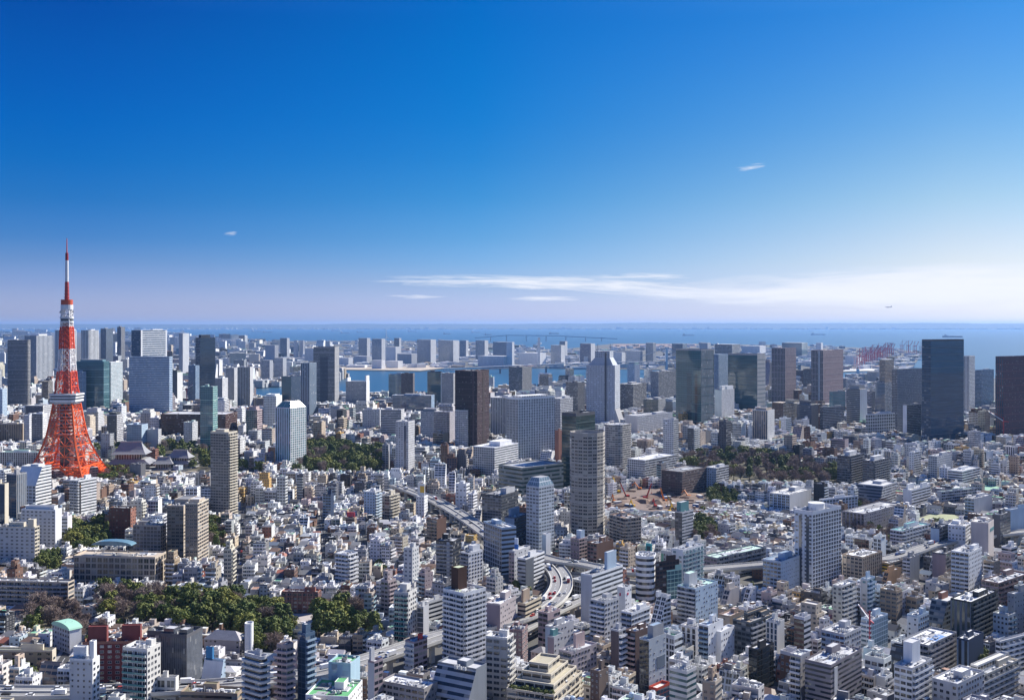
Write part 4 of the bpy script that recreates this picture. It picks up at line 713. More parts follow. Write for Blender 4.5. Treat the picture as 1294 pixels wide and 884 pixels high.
Q(AB, 'apartment block', 'white narrow block with black stair slots at the bottom right', 'the white slotted block', 1130, 1153, 1178, 846, 915, 46, front='pair', side='balc', wc='white', sc='lgrey', yv=884, bal='s', pent=[(-.2,.1,.5,.4,11)], pentc='white')
Q(AB, 'apartment block', 'pale concrete block with white roof at the bottom right', 'the pale concrete block', 1178, 1210, 1244, 866, 920, 48, front='punch', side='punch', wc='lgrey', sc='lgrey', yv=884, roofc='white', ac=6)
Q(AB, 'apartment block', 'cream terraced block with railings right of the pale concrete block', None, 1213, 1240, 1287, 856, 900, 50, front='balc', side='balc', wc='off', sc='cream', yv=884, bal='s', balc='off', roofc='off', crown=(4, 4, 'balc'))
Q(OB, 'office building', 'slate glass office with a thin white roof near the bottom right', 'the slate glass office', 1209, 1224, 1243, 810, 856, 45, front='vert', side='blank', wc='sblue', sc='navy', yv=845, roofc='white')
Q(AB, 'apartment block', 'white tiered apartments with long balconies at the right edge', 'the white tiered apartments', 1258, 1264, 1310, 812, 862, 58, front='balc', side='balc', wc='white', sc='lgrey', bal='s', yv=852, crown=(4, 6, 'balc'), nopent=True)
Q(AB, 'apartment block', 'brown-red terraced apartment slab at the right edge above the tiered apartments', None, 1240, 1262, 1300, 738, 778, 50, front='balc', side='balc', wc='mauve', sc=(.30,.20,.17), yv=770, bal='s', balc=(.36,.24,.20))
Q(AB, 'apartment block', 'grey plain slab at the right edge beside the black modern block', None, 1273, 1282, 1312, 752, 815, 56, front='sparse', side='sparse', wc='grey', sc='grey', yv=802)
Q(AB, 'apartment block', 'beige and mint tower with framed balconies in the right foreground', 'the mint-topped tower', 1052, 1064, 1082, 742, 800, 45, front='punch', side='balc', wc=(.45,.45,.40), sc='off', yv=790, bal='s', balc='off', roofc='white', nopent=True)
Q(AB, 'apartment block', 'narrow pale teal tower with curved glass balconies', None, 1088, 1096, 1106, 733, 788, 45, front='punch', side='balc', wc='lgrey', sc='pblue', bal='s', balc='pblue', yv=778, gc='aqua')
Q(AB, 'apartment block', 'large grey-mauve striped block at the bottom right of centre', 'the grey-mauve striped block', 1017, 1050, 1089, 842, 905, 42, front='band', side='band', wc=(.27,.25,.27), sc=(.22,.20,.22), gc='dark', yv=884, fl=2.8, roofc='lgrey', ac=9, panels=[('s',.1,.2,0,.95,'lgrey','stair_strip')])
Q(AB, 'apartment block', 'white-blue block with an orange-edged roof terrace in the right foreground', 'the orange-edged block', 1038, 1067, 1088, 803, 850, 44, front='pair', side='punch', wc='pblue', sc='lgrey', yv=840, roofc='lgrey', ac=5, bal='f', balc='pblue')
Q(AB, 'apartment block', 'white curved-corner block beside a roof crane in the right foreground', None, 1088, 1102, 1122, 785, 826, 45, front='balc', side='glass', wc='white', sc='pblue', gc='pale', bal='f', yv=816, ac=2)
Q(AB, 'apartment block', 'small plain white block below the trapezoid block', None, 1146, 1160, 1174, 780, 818, 46, front='sparse', side='punch', wc='white', sc='pblue', yv=808)
Q(OB, 'office building', 'white office with slanted stair lines in the centre right foreground', 'the white slanted-stair office', 883, 895, 914, 792, 850, 40, front='balc', side='sparse', wc='sblue', sc='white', yv=838, bal='f', roofc='pblue')
Q(OB, 'office building', 'plain white fin block right of the white slanted-stair office', None, 903, 911, 928, 800, 846, 38, front='blank', side='sparse', wc='white', sc='white', yv=832, nopent=True)
Q(AB, 'apartment block', 'dark stepped block with white terraces in the right foreground', 'the dark terraced block', 926, 948, 983, 788, 838, 44, front='balc', side='balc', wc=(.10,.12,.14), sc=(.10,.12,.14), yv=826, bal='s', balc='lgrey', roofc='tan', crown=(5, 4, 'glass'))
Q(OB, 'office building', 'tan block with a flat orange roof left of the dark terraced block', None, 908, 922, 940, 780, 824, 42, front='sparse', side='blank', wc='beige', sc='tan', yv=805, roofc='pink')
Q(OB, 'office building', 'black glass office right of the white slanted-stair office', 'the black glass office', 946, 957, 978, 822, 876, 44, front='glass', side='glass', wc='black', gc=(.015,.02,.02), yv=864, roofc='lgrey', ac=3)
Q(AB, 'apartment block', 'grey towers block with mint roof and stepped balconies', 'the grey mint-roofed block', 856, 879, 907, 745, 800, 42, front='balc', side='sparse', wc='grey', sc='pblue', yv=790, bal='f', balc='lgrey', roofc='mint', pent=[(-.15,-.2,.3,.35,9)], pentc='lgrey')
Q(AT, 'apartment tower', 'white framed apartment tower with teal balconies in the centre right', 'the teal-balconied frame tower', 849, 863, 889, 696, 762, 42, front='punch', side='grid', wc='white', sc='white', gc='aqua', yv=755, bal='s', balsty=(.25,.36,.38), roofc='grey', bay=4.5, fl=3.3)
Q(OB, 'office building', 'white rounded office with dark ribbon windows', 'the white ribbon-window office', 802, 826, 830, 705, 772, 15, shape='round', rad=.38, sts='band', wc='white', gc='dark', yv=762, bay=4, fl=4.6, nopent=True, ac=4)
Q(OB, 'office building', 'dark brown slab attached to the white ribbon-window office', None, 828, 829, 843, 712, 770, 60, front='band', side='balc', wc='brown', sc=(.07,.045,.04), yv=758, dd=22)
Q(OB, 'office building', 'pale teal narrow glass block right of the dark brown slab', None, 842, 843, 854, 722, 768, 60, front='glass', side='glass', wc='mint', gc='aqua', yv=755, dd=14)
Q('sign_building', 'office building', 'low building with a dark teal screen sign on its roof', 'the teal-sign building', 812, 820, 833, 706, 722, 40, front='band', wc='lgrey', roofc='mint', yv=715, nopent=True, extra=lambda s, part: billboard(s, part, [((.04,.32,.36), 0, 1, 0, 1), ((.02,.06,.08), .15, .85, .2, .8)], 11, .9))
Q(AB, 'apartment slab', 'long slab with mint-coloured roof behind the white roofs', 'the long mint-roofed slab', 889, 906, 968, 706, 736, 50, front='pair', side='balc', wc='mauve', sc='grey', gc='dark', yv=722, roofc=(.50,.66,.56), bal='s', balc='grey', nopent=True, pent=[(0,0,.14,.5,7)], pentc='teal')
Q(AB, 'apartment tower', 'grey concrete slab tower with a dark cap behind the small houses', 'the dark-capped grey slab', 853, 862, 876, 648, 692, 42, front='balc', side='band', wc='dgrey', sc='lgrey', gc='grey', yv=682, pent=[(-.2,0,.6,.7,9)], pentc='teal')
Q(AB, 'apartment block', 'tan stepped apartment block with brick-orange roofs below the beige round tower', 'the tan stepped block', 770, 790, 810, 656, 698, 62, front='balc', side='balc', wc='tan', sc='beige', bal='fs', balc='beige', yv=688, roofc=(.5,.33,.24), dd=18)
Q(AB, 'apartment block', 'pinkish-brown block with a stair slot below the beige round tower', None, 721, 732, 742, 682, 718, 42, front='punch', side='balc', wc='mauve', sc='pink', yv=708, pent=[(.1,.1,.5,.5,7)], pentc='pblue')
Q(AB, 'apartment block', 'brown balconied block with white roof right of the pinkish-brown block', None, 742, 754, 775, 688, 722, 42, front='balc', side='blank', wc=(.22,.14,.13), sc='brown', yv=712, roofc='white')
Q(OB, 'office building', 'white office with round-cornered roof and long window bands in the centre', 'the white round-cornered office', 734, 748, 787, 728, 806, 38, front='blank', side='band', wc='lgrey', sc='white', gc='grey', yv=790, bay=4, roofc='lgrey', ac=9, pent=[(.2,.2,.25,.3,12)], pentc='pblue')
Q(AB, 'apartment tower', 'white apartment tower with corner windows before the white round-cornered office', 'the white corner-window tower', 746, 764, 782, 762, 828, 40, front='balc', side='punch', wc='lgrey', sc='lgrey', yv=812, bal='f', balc='white', ac=6, roofc='grey')
Q(OB, 'office building', 'plain white block with two red emblems on its top', 'the red-emblem block', 780, 790, 798, 744, 800, 38, front='blank', side='sparse', wc='white', sc='white', yv=786, panels=[('f',.3,.45,.83,.9,(.45,.03,.08),'emblem'),('s',.3,.5,.85,.9,(.45,.03,.08),'emblem')], nopent=True)
Q(AB, 'apartment block', 'white stepped apartment with brown lower wing in the centre foreground', None, 785, 798, 821, 776, 850, 40, front='balc', side='pair', wc='lgrey', sc='white', yv=838, bal='f', roofc='white')
Q(AB, 'apartment block', 'dark brown slab with bright balcony ends along the avenue', 'the brown avenue slab', 772, 782, 791, 798, 868, 40, front='blank', side='balc', wc=(.13,.10,.10), sc='lgrey', yv=850, bal='s', balc='white')
Q(AB, 'apartment block', 'brown striped apartment block with white roof behind the slim office', None, 790, 803, 826, 800, 866, 42, front='balc', side='blank', wc='brown', sc=(.14,.09,.075), yv=850, bal='f', balc='pink', roofc='white')
Q(OB, 'office building', 'slim grey office with a zigzag stair and dark glass front by the avenue', 'the zigzag-stair office', 808, 820, 842, 810, 895, 42, front='glass', side='sparse', wc='dgrey', sc=(.42,.45,.48), gc='dark', yv=862, bal='', panels=[('s',.45,.9,.55,.72,(.15,.18,.22),'stair_recess')], roofc='sblue', pent=[(.1,.1,.6,.6,7)], pentc='grey')  # stair opening shown only as a flat dark panel on the face
Q(AB, 'slanted apartment', 'white apartment block with a slanted gridded face in the centre right', 'the white slanted-grid block', 822, 834, 848, 757, 806, 44, shape='slant', slst='grid', front='grid', side='balc', wc='white', sc='white', gc='dark', cut=.35, yv=796, bay=4)
Q(OB, 'office building', 'white and teal glass office with stripes at the bottom edge right of centre', 'the teal-striped office', 846, 868, 880, 850, 925, 40, front='band', side='band', wc='lgrey', gc='teal', yv=884, ac=9, roofc='white')
Q(AB, 'apartment block', 'tan gabled block with teal roof lantern at the left of the terraced garden building', None, 692, 700, 712, 806, 858, 38, front='blank', side='sparse', wc='mauve', sc='lgrey', yv=842, pent=[(-.1,-.1,.5,.5,4)], pentc='teal')
Q(AB, 'apartment block', 'pinkish block with round corner tower below the junction', 'the pinkish round-tower block', 706, 722, 754, 826, 872, 42, front='balc', side='punch', wc='grey', sc=(.45,.40,.42), yv=850, bal='f', ac=4, pent=[(-.1,.1,.2,.35,8)], pentc='pink')
Q(AB, 'apartment block', 'mauve block with white roof left of the junction ramps', None, 680, 692, 708, 776, 826, 40, front='balc', side='pair', wc='mauve', sc='pink', yv=816, roofc='white')
Q(AB, 'apartment block', 'pale blue plain block below the junction ramps', None, 689, 700, 725, 794, 845, 40, front='blank', side='sparse', wc='pblue', sc='lgrey', yv=830, roofc='white')
def garden_terraces(s, part):
    w, d, h = s['w'], s['d'], s['h']
    for k in range(3):
        m = MB(); W, D = w * (.82 - .2 * k), d * (.8 - .2 * k); m.prism(rect(W, D), 0, 3.2, 'balc', cl('cream'), gz('dark'), 5, 3.2, 3, top=(.42,.38,.28)); parapet(m, rect(W, D), 3.2, 1.1, .6, cl('cream'))
        part('terrace', m, [(-w*.04*k, d * (.04 + .03 * k), h + 3.2 * k + .004, 0)])
    rr = random.Random(5)
    for k in range(16):
        m = MB(); r = rr.uniform(1.2, 2.2); leaf_ball(m, r, 60, rr, 'leaf_dark')
        part('roof_shrub', m, [(rr.uniform(-.46, .46) * w, rr.choice((-.46, -.44, -.42)) * d, h + r * .6, 0)])
Q('terraced_building', 'terraced building', 'cream terraced building with planted roof decks at the bottom centre', 'the cream garden-terrace building', 640, 700, 757, 880, 930, 24, dd=42, front='balc', side='balc', wc='beige', sc='cream', roofc=(.36,.32,.25), bal='fs', balc='cream', yv=884, nopent=True, bay=5, extra=garden_terraces)
Q(OB, 'office building', 'brown square block with terrace edge beside the avenue at bottom centre', None, 746, 757, 769, 850, 915, 38, front='sparse', side='sparse', wc=(.14,.10,.09), sc=(.16,.12,.10), yv=884)
Q('red_edged_building', 'shop', 'flat low building with a red roof edge beside the avenue', 'the red-edged shop', 820, 830, 847, 872, 900, 42, front='band', side='glass', wc='red', gc='blue', yv=884, roofc='off', parc=(.5,.08,.05), nopent=True, ac=4, par=1.4)
Q(AB, 'slanted apartment', 'cream apartment block with slanted window grid facing the sun', None, 908, 916, 934, 748, 775, 46, shape='slant', slst='grid', front='grid', side='blank', wc=(.60,.54,.48), cut=.15, yv=766, bay=4.5)
Q(AB, 'slanted apartment', 'white apartment with small slanted window grid right of the cream slanted one', None, 936, 942, 955, 746, 772, 46, shape='slant', slst='grid', front='grid', side='sparse', wc='white', cut=.15, yv=764, bay=4.5)
Q(AB, 'slanted apartment', 'orange-tan slanted window block right of the tan flat-roofed block', None, 1112, 1118, 1139, 725, 748, 48, shape='slant', slst='grid', front='grid', side='blank', wc=(.55,.33,.17), cut=.15, yv=740, bay=5)
Q(OB, 'parking building', 'low ochre open-deck building right of the tan flat-roofed block', None, 1114, 1124, 1142, 713, 735, 48, front='band', side='band', wc='yellow', sc='tan', yv=728, roofc='off', nopent=True)
Q(AB, 'apartment block', 'narrow white tower with stair balconies right of the ochre building', None, 1141, 1150, 1162, 706, 738, 46, front='balc', side='blank', wc='white', sc='grey', bal='f', yv=730)
# ------------------------------------------------------------------ harbour and island buildings
def hz(px0, px1, yt, yb, wc, lab, st='balc', nick=None, nm='harbour_building', cat='building', **k):
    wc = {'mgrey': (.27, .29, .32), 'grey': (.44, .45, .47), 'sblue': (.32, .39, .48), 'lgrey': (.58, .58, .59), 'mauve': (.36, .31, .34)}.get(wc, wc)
    return add(nm, cat, lab, nick, px0, px0 + (px1 - px0) * .72, px1, yt, yb, 35, wc=wc, sc=((.66, .66, .66) if st == 'balc' else wc), front=st, side='blank' if st == 'balc' else st, lod=2, gc=k.pop('gc', (.13, .16, .21)), yv=yb - 1, seed=int(px0 * 7 + yt), nopent=True, par=0, bay=5, fl=5, **k)  # paler side colour paints sunlight onto the right sides
HW = [(354,366,427,452,'mgrey','balc','dark slab tower on the far harbour shore'), (371,377,430,453,'white','pair','white harbour tower, left of a close pair'), (378,385,430,453,'white','pair','white harbour tower, right of a close pair'),
 (453,468,427,456,'lgrey','balc','grey harbour tower in front of long white sheds'), (470,487,428,457,'sblue','balc','blue-grey paired harbour slab beside a wind turbine'), (487,505,438,459,'white','blank','white block attached to the blue-grey harbour slab'),
 (498,507,427,450,'mgrey','balc','slim dark harbour tower above the white block'), (527,551,429,459,'lgrey','balc','grey clustered island towers, left large group'), (554,580,430,458,'lgrey','balc','pale flat-topped island apartment slab'),
 (581,592,430,452,'sblue','balc','hazy blue island tower right of the flat-topped slab'), (601,617,430,456,'sblue','balc','blue-grey island tower above the white terminal'), (623,648,432,453,'sblue','balc','blue-grey island slab with white end'),
 (604,650,450,464,'white','punch','long white waterfront terminal with few openings'), (502,527,447,460,'grey','blank','low grey waterfront shed with white gable'), (470,487,455,466,'white','blank','white waterfront shed with flat roof'),
 (488,509,456,465,'white','blank','long low white waterfront shed on the quay'), (426,446,452,462,'white','blank','low white quay shed nearest the tall grey slab'), (447,470,450,459,'lgrey','blank','pale quay shed with long roof'),
 (696,714,436,461,'lgrey','balc','grey island apartment block left of the bridge pylon'), (707,717,431,450,'mgrey','balc','dark island tower behind the grey island block'), (733,752,434,459,'mauve','balc','mauve twin island towers left of the stepped supertower'),
 (816,829,433,460,'grey','vert','grey island tower beside the bridge pylon'), (849,868,434,455,'navy','glass','dark island block right of the bridge pylon'), (884,898,433,447,'grey','punch','grey island hotel behind the broad green glass tower'),
 (775,790,445,461,'white','punch','white island hall above the bridge deck'), (791,816,443,460,'white','grid','white island exhibition block above the bridge deck'), (640,650,432,464,'white','blank','white slab at the end of the waterfront terminal'),
 (937,969,437,447,'white','blank','white dome-roofed hall on the far right island'), (988,1023,433,450,'teal','glass','long teal block behind the left pink twin'), (1031,1040,433,446,'white','blank','white stepped hall behind the right pink twin'),
 (655,690,446,462,'white','blank','white sheds around the incinerator chimney'), (385,405,440,458,'white','punch','white sheds left of the tall grey slab'), (335,352,436,458,'lgrey','punch','pale warehouse on the near left harbour'),
 (330,345,455,480,'grey','balc','grey apartment block by the left canal'), (346,362,452,478,'lgrey','balc','pale apartment block by the left canal'), (412,424,448,466,'lgrey','punch','pale harbour office behind the tall grey slab'),
 (520,530,443,456,'white','blank','white cube hall left of the island towers'), (860,880,452,466,'grey','punch','low grey block under the bridge approach'), (1068,1088,449,462,'white','blank','white container shed on the cargo pier')]
for (a, b, c, d_, col, st, lab) in HW: hz(a, b, c, d_, col, lab, st)
def broadcaster(s, part):
    m = MB(); r = 11
    for i in range(6):
        a0, a1 = math.pi * i / 6 - math.pi / 2, math.pi * (i + 1) / 6 - math.pi / 2; m.cyl(0, 0, max(.05, r * math.cos(a0)), r * math.sin(a0), r * math.sin(a1), 'paint', COL['lgrey'], 14, r1=max(.05, r * math.cos(a1)), cap=False)
    part('sphere', m, [(-s['w'] * .45, -s['d'] * .3, s['h'] * .95, 0)])
add('broadcast_building', 'building', 'grey gridded island building with a big silver sphere', None, 903, 925, 936, 435, 458, 35, wc='grey', front='grid', side='grid', lod=2, yv=456, nopent=True, par=0, bay=8, fl=8, extra=broadcaster)
# ------------------------------------------------------------------ red and white lattice tower
def lattice_tower():
    YB = 606.0; Yc = 282384.0 / (YB - HY); s = F / Yc; t = (84.5 - CX) / F; cx, cy = t * Yc, Yc
    root = empty('lattice_tower', (cx, cy, 0)); tag(root, 'tall red and white steel lattice tower with a grey observation deck', 'tower')
    ray = math.atan2(cx, cy); u = np.array((math.sin(ray), math.cos(ray))); r_ = np.array((math.cos(ray), -math.sin(ray))); phi = R(20)
    N = -u * math.cos(phi) + r_ * math.sin(phi); Rr = r_ * math.cos(phi) + u * math.sin(phi)
    DIR = [N, Rr, -N, -Rr]                      # near, right, far, left corners
    zof = lambda y: (YB - y) / s
    prof = [(606, 62.0), (598, 56.0), (587, 47.5), (575, 39.5), (561, 32.0), (548, 27.0), (532, 23.0), (509, 18.2), (497, 16.5), (488, 14.6), (469, 12.8), (441, 10.2), (413, 8.6), (391, 7.2)]
    ZS = [zof(p[0]) for p in prof]; RS = [p[1] for p in prof]
    rad = lambda z: float(np.interp(z, ZS, RS))
    def C(i, z): d = DIR[i % 4] * rad(z); return np.array((d[0], d[1], z))
    ORANGE = (.78, .115, .02); RED = (.74, .085, .03); WHITE = (.74, .73, .72)
    def lerp(a, b, k): return a + (b - a) * k
    def section(name, levels, col, tc, th, td, split):
        m = MB()
        for a, b in zip(levels, levels[1:]):
            for i in range(4):
                m.beam(C(i, a), C(i, b), tc, 'paint', col)
                m.beam(C(i, b), C(i + 1, b), th, 'paint', col)
                for k in range(split):
                    k0, k1 = k / split, (k + 1) / split
                    m.beam(lerp(C(i, a), C(i + 1, a), k0), lerp(C(i, b), C(i + 1, b), k1), td, 'paint', col)
                    m.beam(lerp(C(i, a), C(i + 1, a), k1), lerp(C(i, b), C(i + 1, b), k0), td, 'paint', col)
                    if k: m.beam(lerp(C(i, a), C(i + 1, a), k0), lerp(C(i, b), C(i + 1, b), k0), td, 'paint', col)
        return m.build(name, root)
    za = zof(587); zd0, zd1 = zof(509), zof(497)
    # four legs below the arch level, each leg a tapering truss
    for i in range(4):
        m = MB(); L = list(np.linspace(0.0, za, 6))
        def chords(z):
            k = .12 + .26 * (z / za); c = C(i, z); return [c, lerp(c, C(i + 1, z), k), lerp(lerp(c, C(i + 1, z), k), C(i + 2, z), k * .5), lerp(c, C(i + 3, z), k)]
        for a, b in zip(L, L[1:]):
            A, B = chords(a), chords(b)
            for k in range(4):
                m.beam(A[k], B[k], 2.0 if k == 0 else 1.5, 'paint', ORANGE); m.beam(B[k], B[(k + 1) % 4], 1.0, 'paint', ORANGE)
                m.beam(A[k], B[(k + 1) % 4], .8, 'paint', ORANGE); m.beam(A[(k + 1) % 4], B[k], .8, 'paint', ORANGE)
        lg = m.build('leg', root); f = MB(); c = C(i, 0); f.cyl(c[0] * .96, c[1] * .96, 6, 0, 4.0, 'concrete', COL['grey'], 10); f.build('footing', lg)
    # arches between the legs
    m = MB()
    for i in range(4):
        pts = []
        for k in range(13):
            q = k / 12; z = za * (.55 + .45 * math.sin(math.pi * q)); zz = min(z, za); a = lerp(C(i, zz), C(i + 1, zz), .24 + .52 * q); pts.append(a)
        for a, b in zip(pts, pts[1:]): m.beam(a, b, 1.4, 'paint', ORANGE)
        for k, a in enumerate(pts): m.beam(a, lerp(C(i, za), C(i + 1, za), .24 + .52 * k / 12), .7, 'paint', ORANGE)
        m.beam(C(i, za), C(i + 1, za), 1.8, 'paint', ORANGE)
    m.build('arch', root)
    section('lower_lattice', list(np.linspace(za, zof(548), 4)), ORANGE, 1.9, 1.1, .6, 3)
    section('middle_lattice', list(np.linspace(zof(548), zd0, 5)), ORANGE, 1.8, 1.0, .6, 3)
    section('upper_lattice', list(np.linspace(zd1, zof(469), 4)), RED, 1.5, 1.0, .6, 2)
    section('white_lattice', list(np.linspace(zof(469), zof(441), 4)), WHITE, 1.2, .8, .45, 2)
    section('red_lattice', list(np.linspace(zof(441), zof(413), 5)), RED, 1.5, .9, .6, 2)
    section('white_head_lattice', list(np.linspace(zof(413), zof(391), 5)), WHITE, 1.1, .8, .5, 2)
    m = MB(); m.box(-6.5, 6.5, -6.5, 6.5, 4, zd0, 'facade_vert', (.20, .05, .04)); m.build('lift_shaft', root, rz=-ray + R(20 + 45))
    m = MB(); m.box(-3.6, 3.6, -3.6, 3.6, zd1, zof(400), 'paint', (.28, .10, .09)); m.build('upper_lift_shaft', root, rz=-ray + R(20 + 45))
    m = MB(); q = 9.5
    for k in range(9): z = zof(548) + (zd0 - zof(548)) * k / 9; m.box(-q, q, -q, q, z, z + 1.2, 'paint', (.55, .50, .50), bottom=True)
    m.build('stair_landing', root, rz=-ray + R(65))
    def ring(k, z0, z1, mat, col, name, par=root, bottom=True):
        m = MB(); P = [tuple(DIR[i] * k) for i in range(4)]; P = [tuple(np.array(p)) for p in P]
        Pc = []
        for i in range(4):
            a, b, c = np.array(P[i - 1]), np.array(P[i]), np.array(P[(i + 1) % 4]); Pc += [tuple(b + (a - b) * .14), tuple(b + (c - b) * .14)]
        m.prism(Pc, z0, z1, mat, col, (.05, .07, .09), 2.4, (z1 - z0), 0, top=COL['grey'], bottom=bottom); return m.build(name, par)
    dk = ring(25.0, zd0 + 2.5, zd0 + 5.2, 'blank', COL['white'], 'main_deck')
    ring(24.6, zd0 + 5.21, zd0 + 7.4, 'glass', COL['mgrey'], 'window_band', dk, False); ring(25.6, zd0 + 7.41, zd0 + 9.0, 'blank', COL['white'], 'deck_band', dk)
    ring(25.2, zd0 + 9.01, zd0 + 11.2, 'glass', COL['mgrey'], 'window_band', dk, False); ring(26.2, zd0 + 11.21, zd0 + 13.2, 'blank', COL['white'], 'deck_roof', dk)
    ring(21.0, zd0 - .5, zd0 + 2.49, 'blank', COL['lgrey'], 'deck_underside', dk)
    # head: top deck, drums, aerials, mast
    m = MB(); m.cyl(0, 0, 8.3, zof(405.5), zof(402.5), 'facade_blank', (.10, .11, .12), 16); td = m.build('top_deck', root)
    m = MB(); m.cyl(0, 0, 8.9, zof(402.4), zof(400.5), 'paint', COL['white'], 16); m.cyl(0, 0, 8.7, zof(407.5), zof(405.6), 'paint', COL['white'], 16); m.build('deck_band', td)
    rr = random.Random(3)
    for k in range(14):
        a = rr.uniform(0, 6.28); z = rr.uniform(zof(402), zof(392)); q = MB(); q.cyl(0, 0, 1.2, -.8, .8, 'paint', COL['white'] if k % 3 else COL['grey'], 10); q.build('dish_aerial', root, (8.6 * math.cos(a), 8.6 * math.sin(a), z))
    for k in range(6):
        a = rr.uniform(0, 6.28); z = rr.choice((zof(455), zof(462), zof(491), zof(484))); q = MB(); q.cyl(0, 0, 1.6, -1, 1, 'paint', COL['white'], 10); q.build('dish_aerial', root, (rad(z) * .8 * math.cos(a), rad(z) * .8 * math.sin(a), z))
    m = MB(); m.cyl(0, 0, 8.0, zof(391), zof(385), 'paint', COL['white'], 20); m.build('white_drum', root)
    m = MB(); m.cyl(0, 0, 7.7, zof(384.9), zof(378.5), 'paint', (.52, .085, .03), 20); m.build('orange_drum', root)
    m = MB(); m.cyl(0, 0, 3.2, zof(378.4), zof(356), 'paint', (.50, .07, .06), 8, r1=2.6); m.build('red_mast', root)
    for k in range(5): q = MB(); z = zof(376 - 4.2 * k); q.cyl(0, 0, 4.0 - .25 * k, z, z + .7, 'paint', (.45, .06, .05), 10); q.build('mast_ring', root)
    m = MB(); m.cyl(0, 0, 2.6, zof(355.9), zof(329), 'paint', COL['white'], 8, r1=2.4); m.build('white_mast', root)
    m = MB(); m.cyl(0, 0, 2.2, zof(328.9), zof(319.5), 'paint', (.36, .02, .03), 8, r1=2.1); m.build('dark_red_mast', root)
    m = MB(); m.cyl(0, 0, 1.0, zof(319.4), zof(301), 'paint', (.60, .14, .14), 6, r1=.5); m.build('mast_tip', root)
    b = MB(); b.prism(rect(58, 46), 0, 17, 'pair', cl((.26, .20, .20)), gz('dark'), 4, 3.6, 5, top=cl('lgrey'))
    for k in range(8): b.box(-24 + 6 * k, -21 + 6 * k, -15 + (k % 3) * 9, -11 + (k % 3) * 9, 17.01, 19.5, 'paint', AC_COL)
    o = b.build('podium_building', None, (cx + 4, cy + 2, 0), -ray + .35); tag(o, 'mauve-brown low building with rooftop plant between the lattice tower legs', 'building')
    SPECS.append(dict(x=cx, y=cy, w=100, d=100, h=40, rz=0, hero=True, nick='the red and white lattice tower', px0=40, px1=145, yv=606, prebuilt=True, lod=0))
# ------------------------------------------------------------------ temple with big tiled roof
def temple(px, py, w, d, h, tiers, label, rz):
    x, y = G(px, py); root = empty('temple_hall', (x, y, 0), rz); tag(root, label, 'temple')
    z = 0
    m = MB(); m.box(-w * .55, w * .55, -d * .55, d * .55, 0, 1.5, 'concrete', COL['grey']); m.build('plinth', root); z = 1.5
    for k in range(tiers):
        q = 1 - .22 * k; W, D = w * q, d * q; m = MB(); hh = h * (.26 if tiers > 1 else .4); m.prism(rect(W * .8, D * .8), z, z + hh, 'vert', cl((.40, .36, .33)), gz('brown'), 3.5, hh, 5); m.build('hall_wall', root)
        z += hh; last = k == tiers - 1; rh = h * (.42 if last else .16); m = MB(); A = rect(W * 1.12, D * 1.12); n = 4
        prev = [(p[0], p[1], z - .6) for p in A]
        for j in range(1, n + 1):
            f = j / n; kx = 1 - f * (.42 if last else .3); ky = 1 - f * (.95 if last else .3); zz = z + rh * f ** 1.5; cur = [(p[0] * kx, p[1] * ky, zz) for p in A]
            for i in range(4): m.face([prev[i], prev[(i + 1) % 4], cur[(i + 1) % 4], cur[i]], 'tile', (.25, .25, .26))
            prev = cur
        m.face(prev, 'tile', (.3, .3, .3)); m.face([(p[0], p[1], z - .62) for p in A][::-1], 'tile', (.16, .13, .12)); m.build('roof', root)
        if last: m = MB(); m.box(-W * .34, W * .34, -.7, .7, z + rh - .3, z + rh + 1.6, 'tile', (.36, .36, .36)); m.build('roof_ridge', root)
        z += rh * .75
    SPECS.append(dict(x=x, y=y, w=w * 1.15, d=d * 1.15, h=h, rz=rz, hero=True, nick=None, px0=px - 25, px1=px + 25, yv=py - 2, prebuilt=True, lod=0))
temple(166, 593, 58, 40, 36, 2, 'large grey-tiled temple hall with a two-tiered sweeping roof', R(4))
temple(207, 592, 26, 20, 18, 1, 'small grey-tiled temple hall right of the large temple hall', R(10))
temple(228, 590, 42, 26, 22, 2, 'long grey-tiled temple hall with stepped roofs at the edge of the temple park', R(-8))
lattice_tower()
# ------------------------------------------------------------------ setting: sea, land, hills
def sheet(name, pts, z, mat, col=(.1, .1, .1)):
    m = MB(); m.face([(p[0], p[1], z) for p in pts], mat, col); return tag(m.build(name), kind='structure')
sheet('sea', [(-70000, -3000), (70000, -3000), (70000, 62000), (-70000, 62000)], -2.0, 'sea')
COAST = [(1900, 477), (1294, 477), (1180, 480), (1080, 484), (950, 486), (820, 487), (760, 490), (720, 493), (640, 496), (540, 499), (440, 505), (355, 505), (322, 502), (300, 497), (300, 491), (350, 488), (395, 486), (428, 481), (436, 477), (425, 474), (405, 470), (430, 467), (480, 468), (530, 469), (562, 465.5), (600, 463), (650, 464), (690, 465), (760, 466), (850, 467), (930, 469), (1000, 470), (1060, 470), (1100, 468.5), (1150, 468),
         (1168, 444), (1120, 441), (1060, 438), (990, 436), (880, 434), (775, 434), (720, 440), (690, 441), (650, 436), (600, 432), (480, 430), (330, 431), (240, 427), (235, 420), (-300, 419)]
sheet('ground', [(-2500, -600), (3600, -600)] + [G(a, b) for a, b in COAST], 0.0, 'ground')
def quay(name, px, col):
    P = [G(a, b) for a, b in px]; m = MB(); m.prism(P, -2, 1.2, 'blank', cl(col), top=cl(col), topm='earth'); return tag(m.build(name), kind='structure')
sheet('far_left_shore', [G(-500, 491.5), G(-300, 491.5), G(-300, 419), G(-500, 419)], -.3, 'ground')
quay('sandy_quay', [(405, 470), (430, 467), (480, 467.4), (530, 468), (562, 464.5), (562, 461), (480, 463), (430, 464)][::1], 'beige')
quay('brown_flats', [(775, 440), (880, 438.5), (880, 434.5), (775, 434.6)], (.24, .17, .15))
quay('pale_beach', [(1065, 469), (1150, 467.6), (1150, 465), (1070, 466)], 'off')
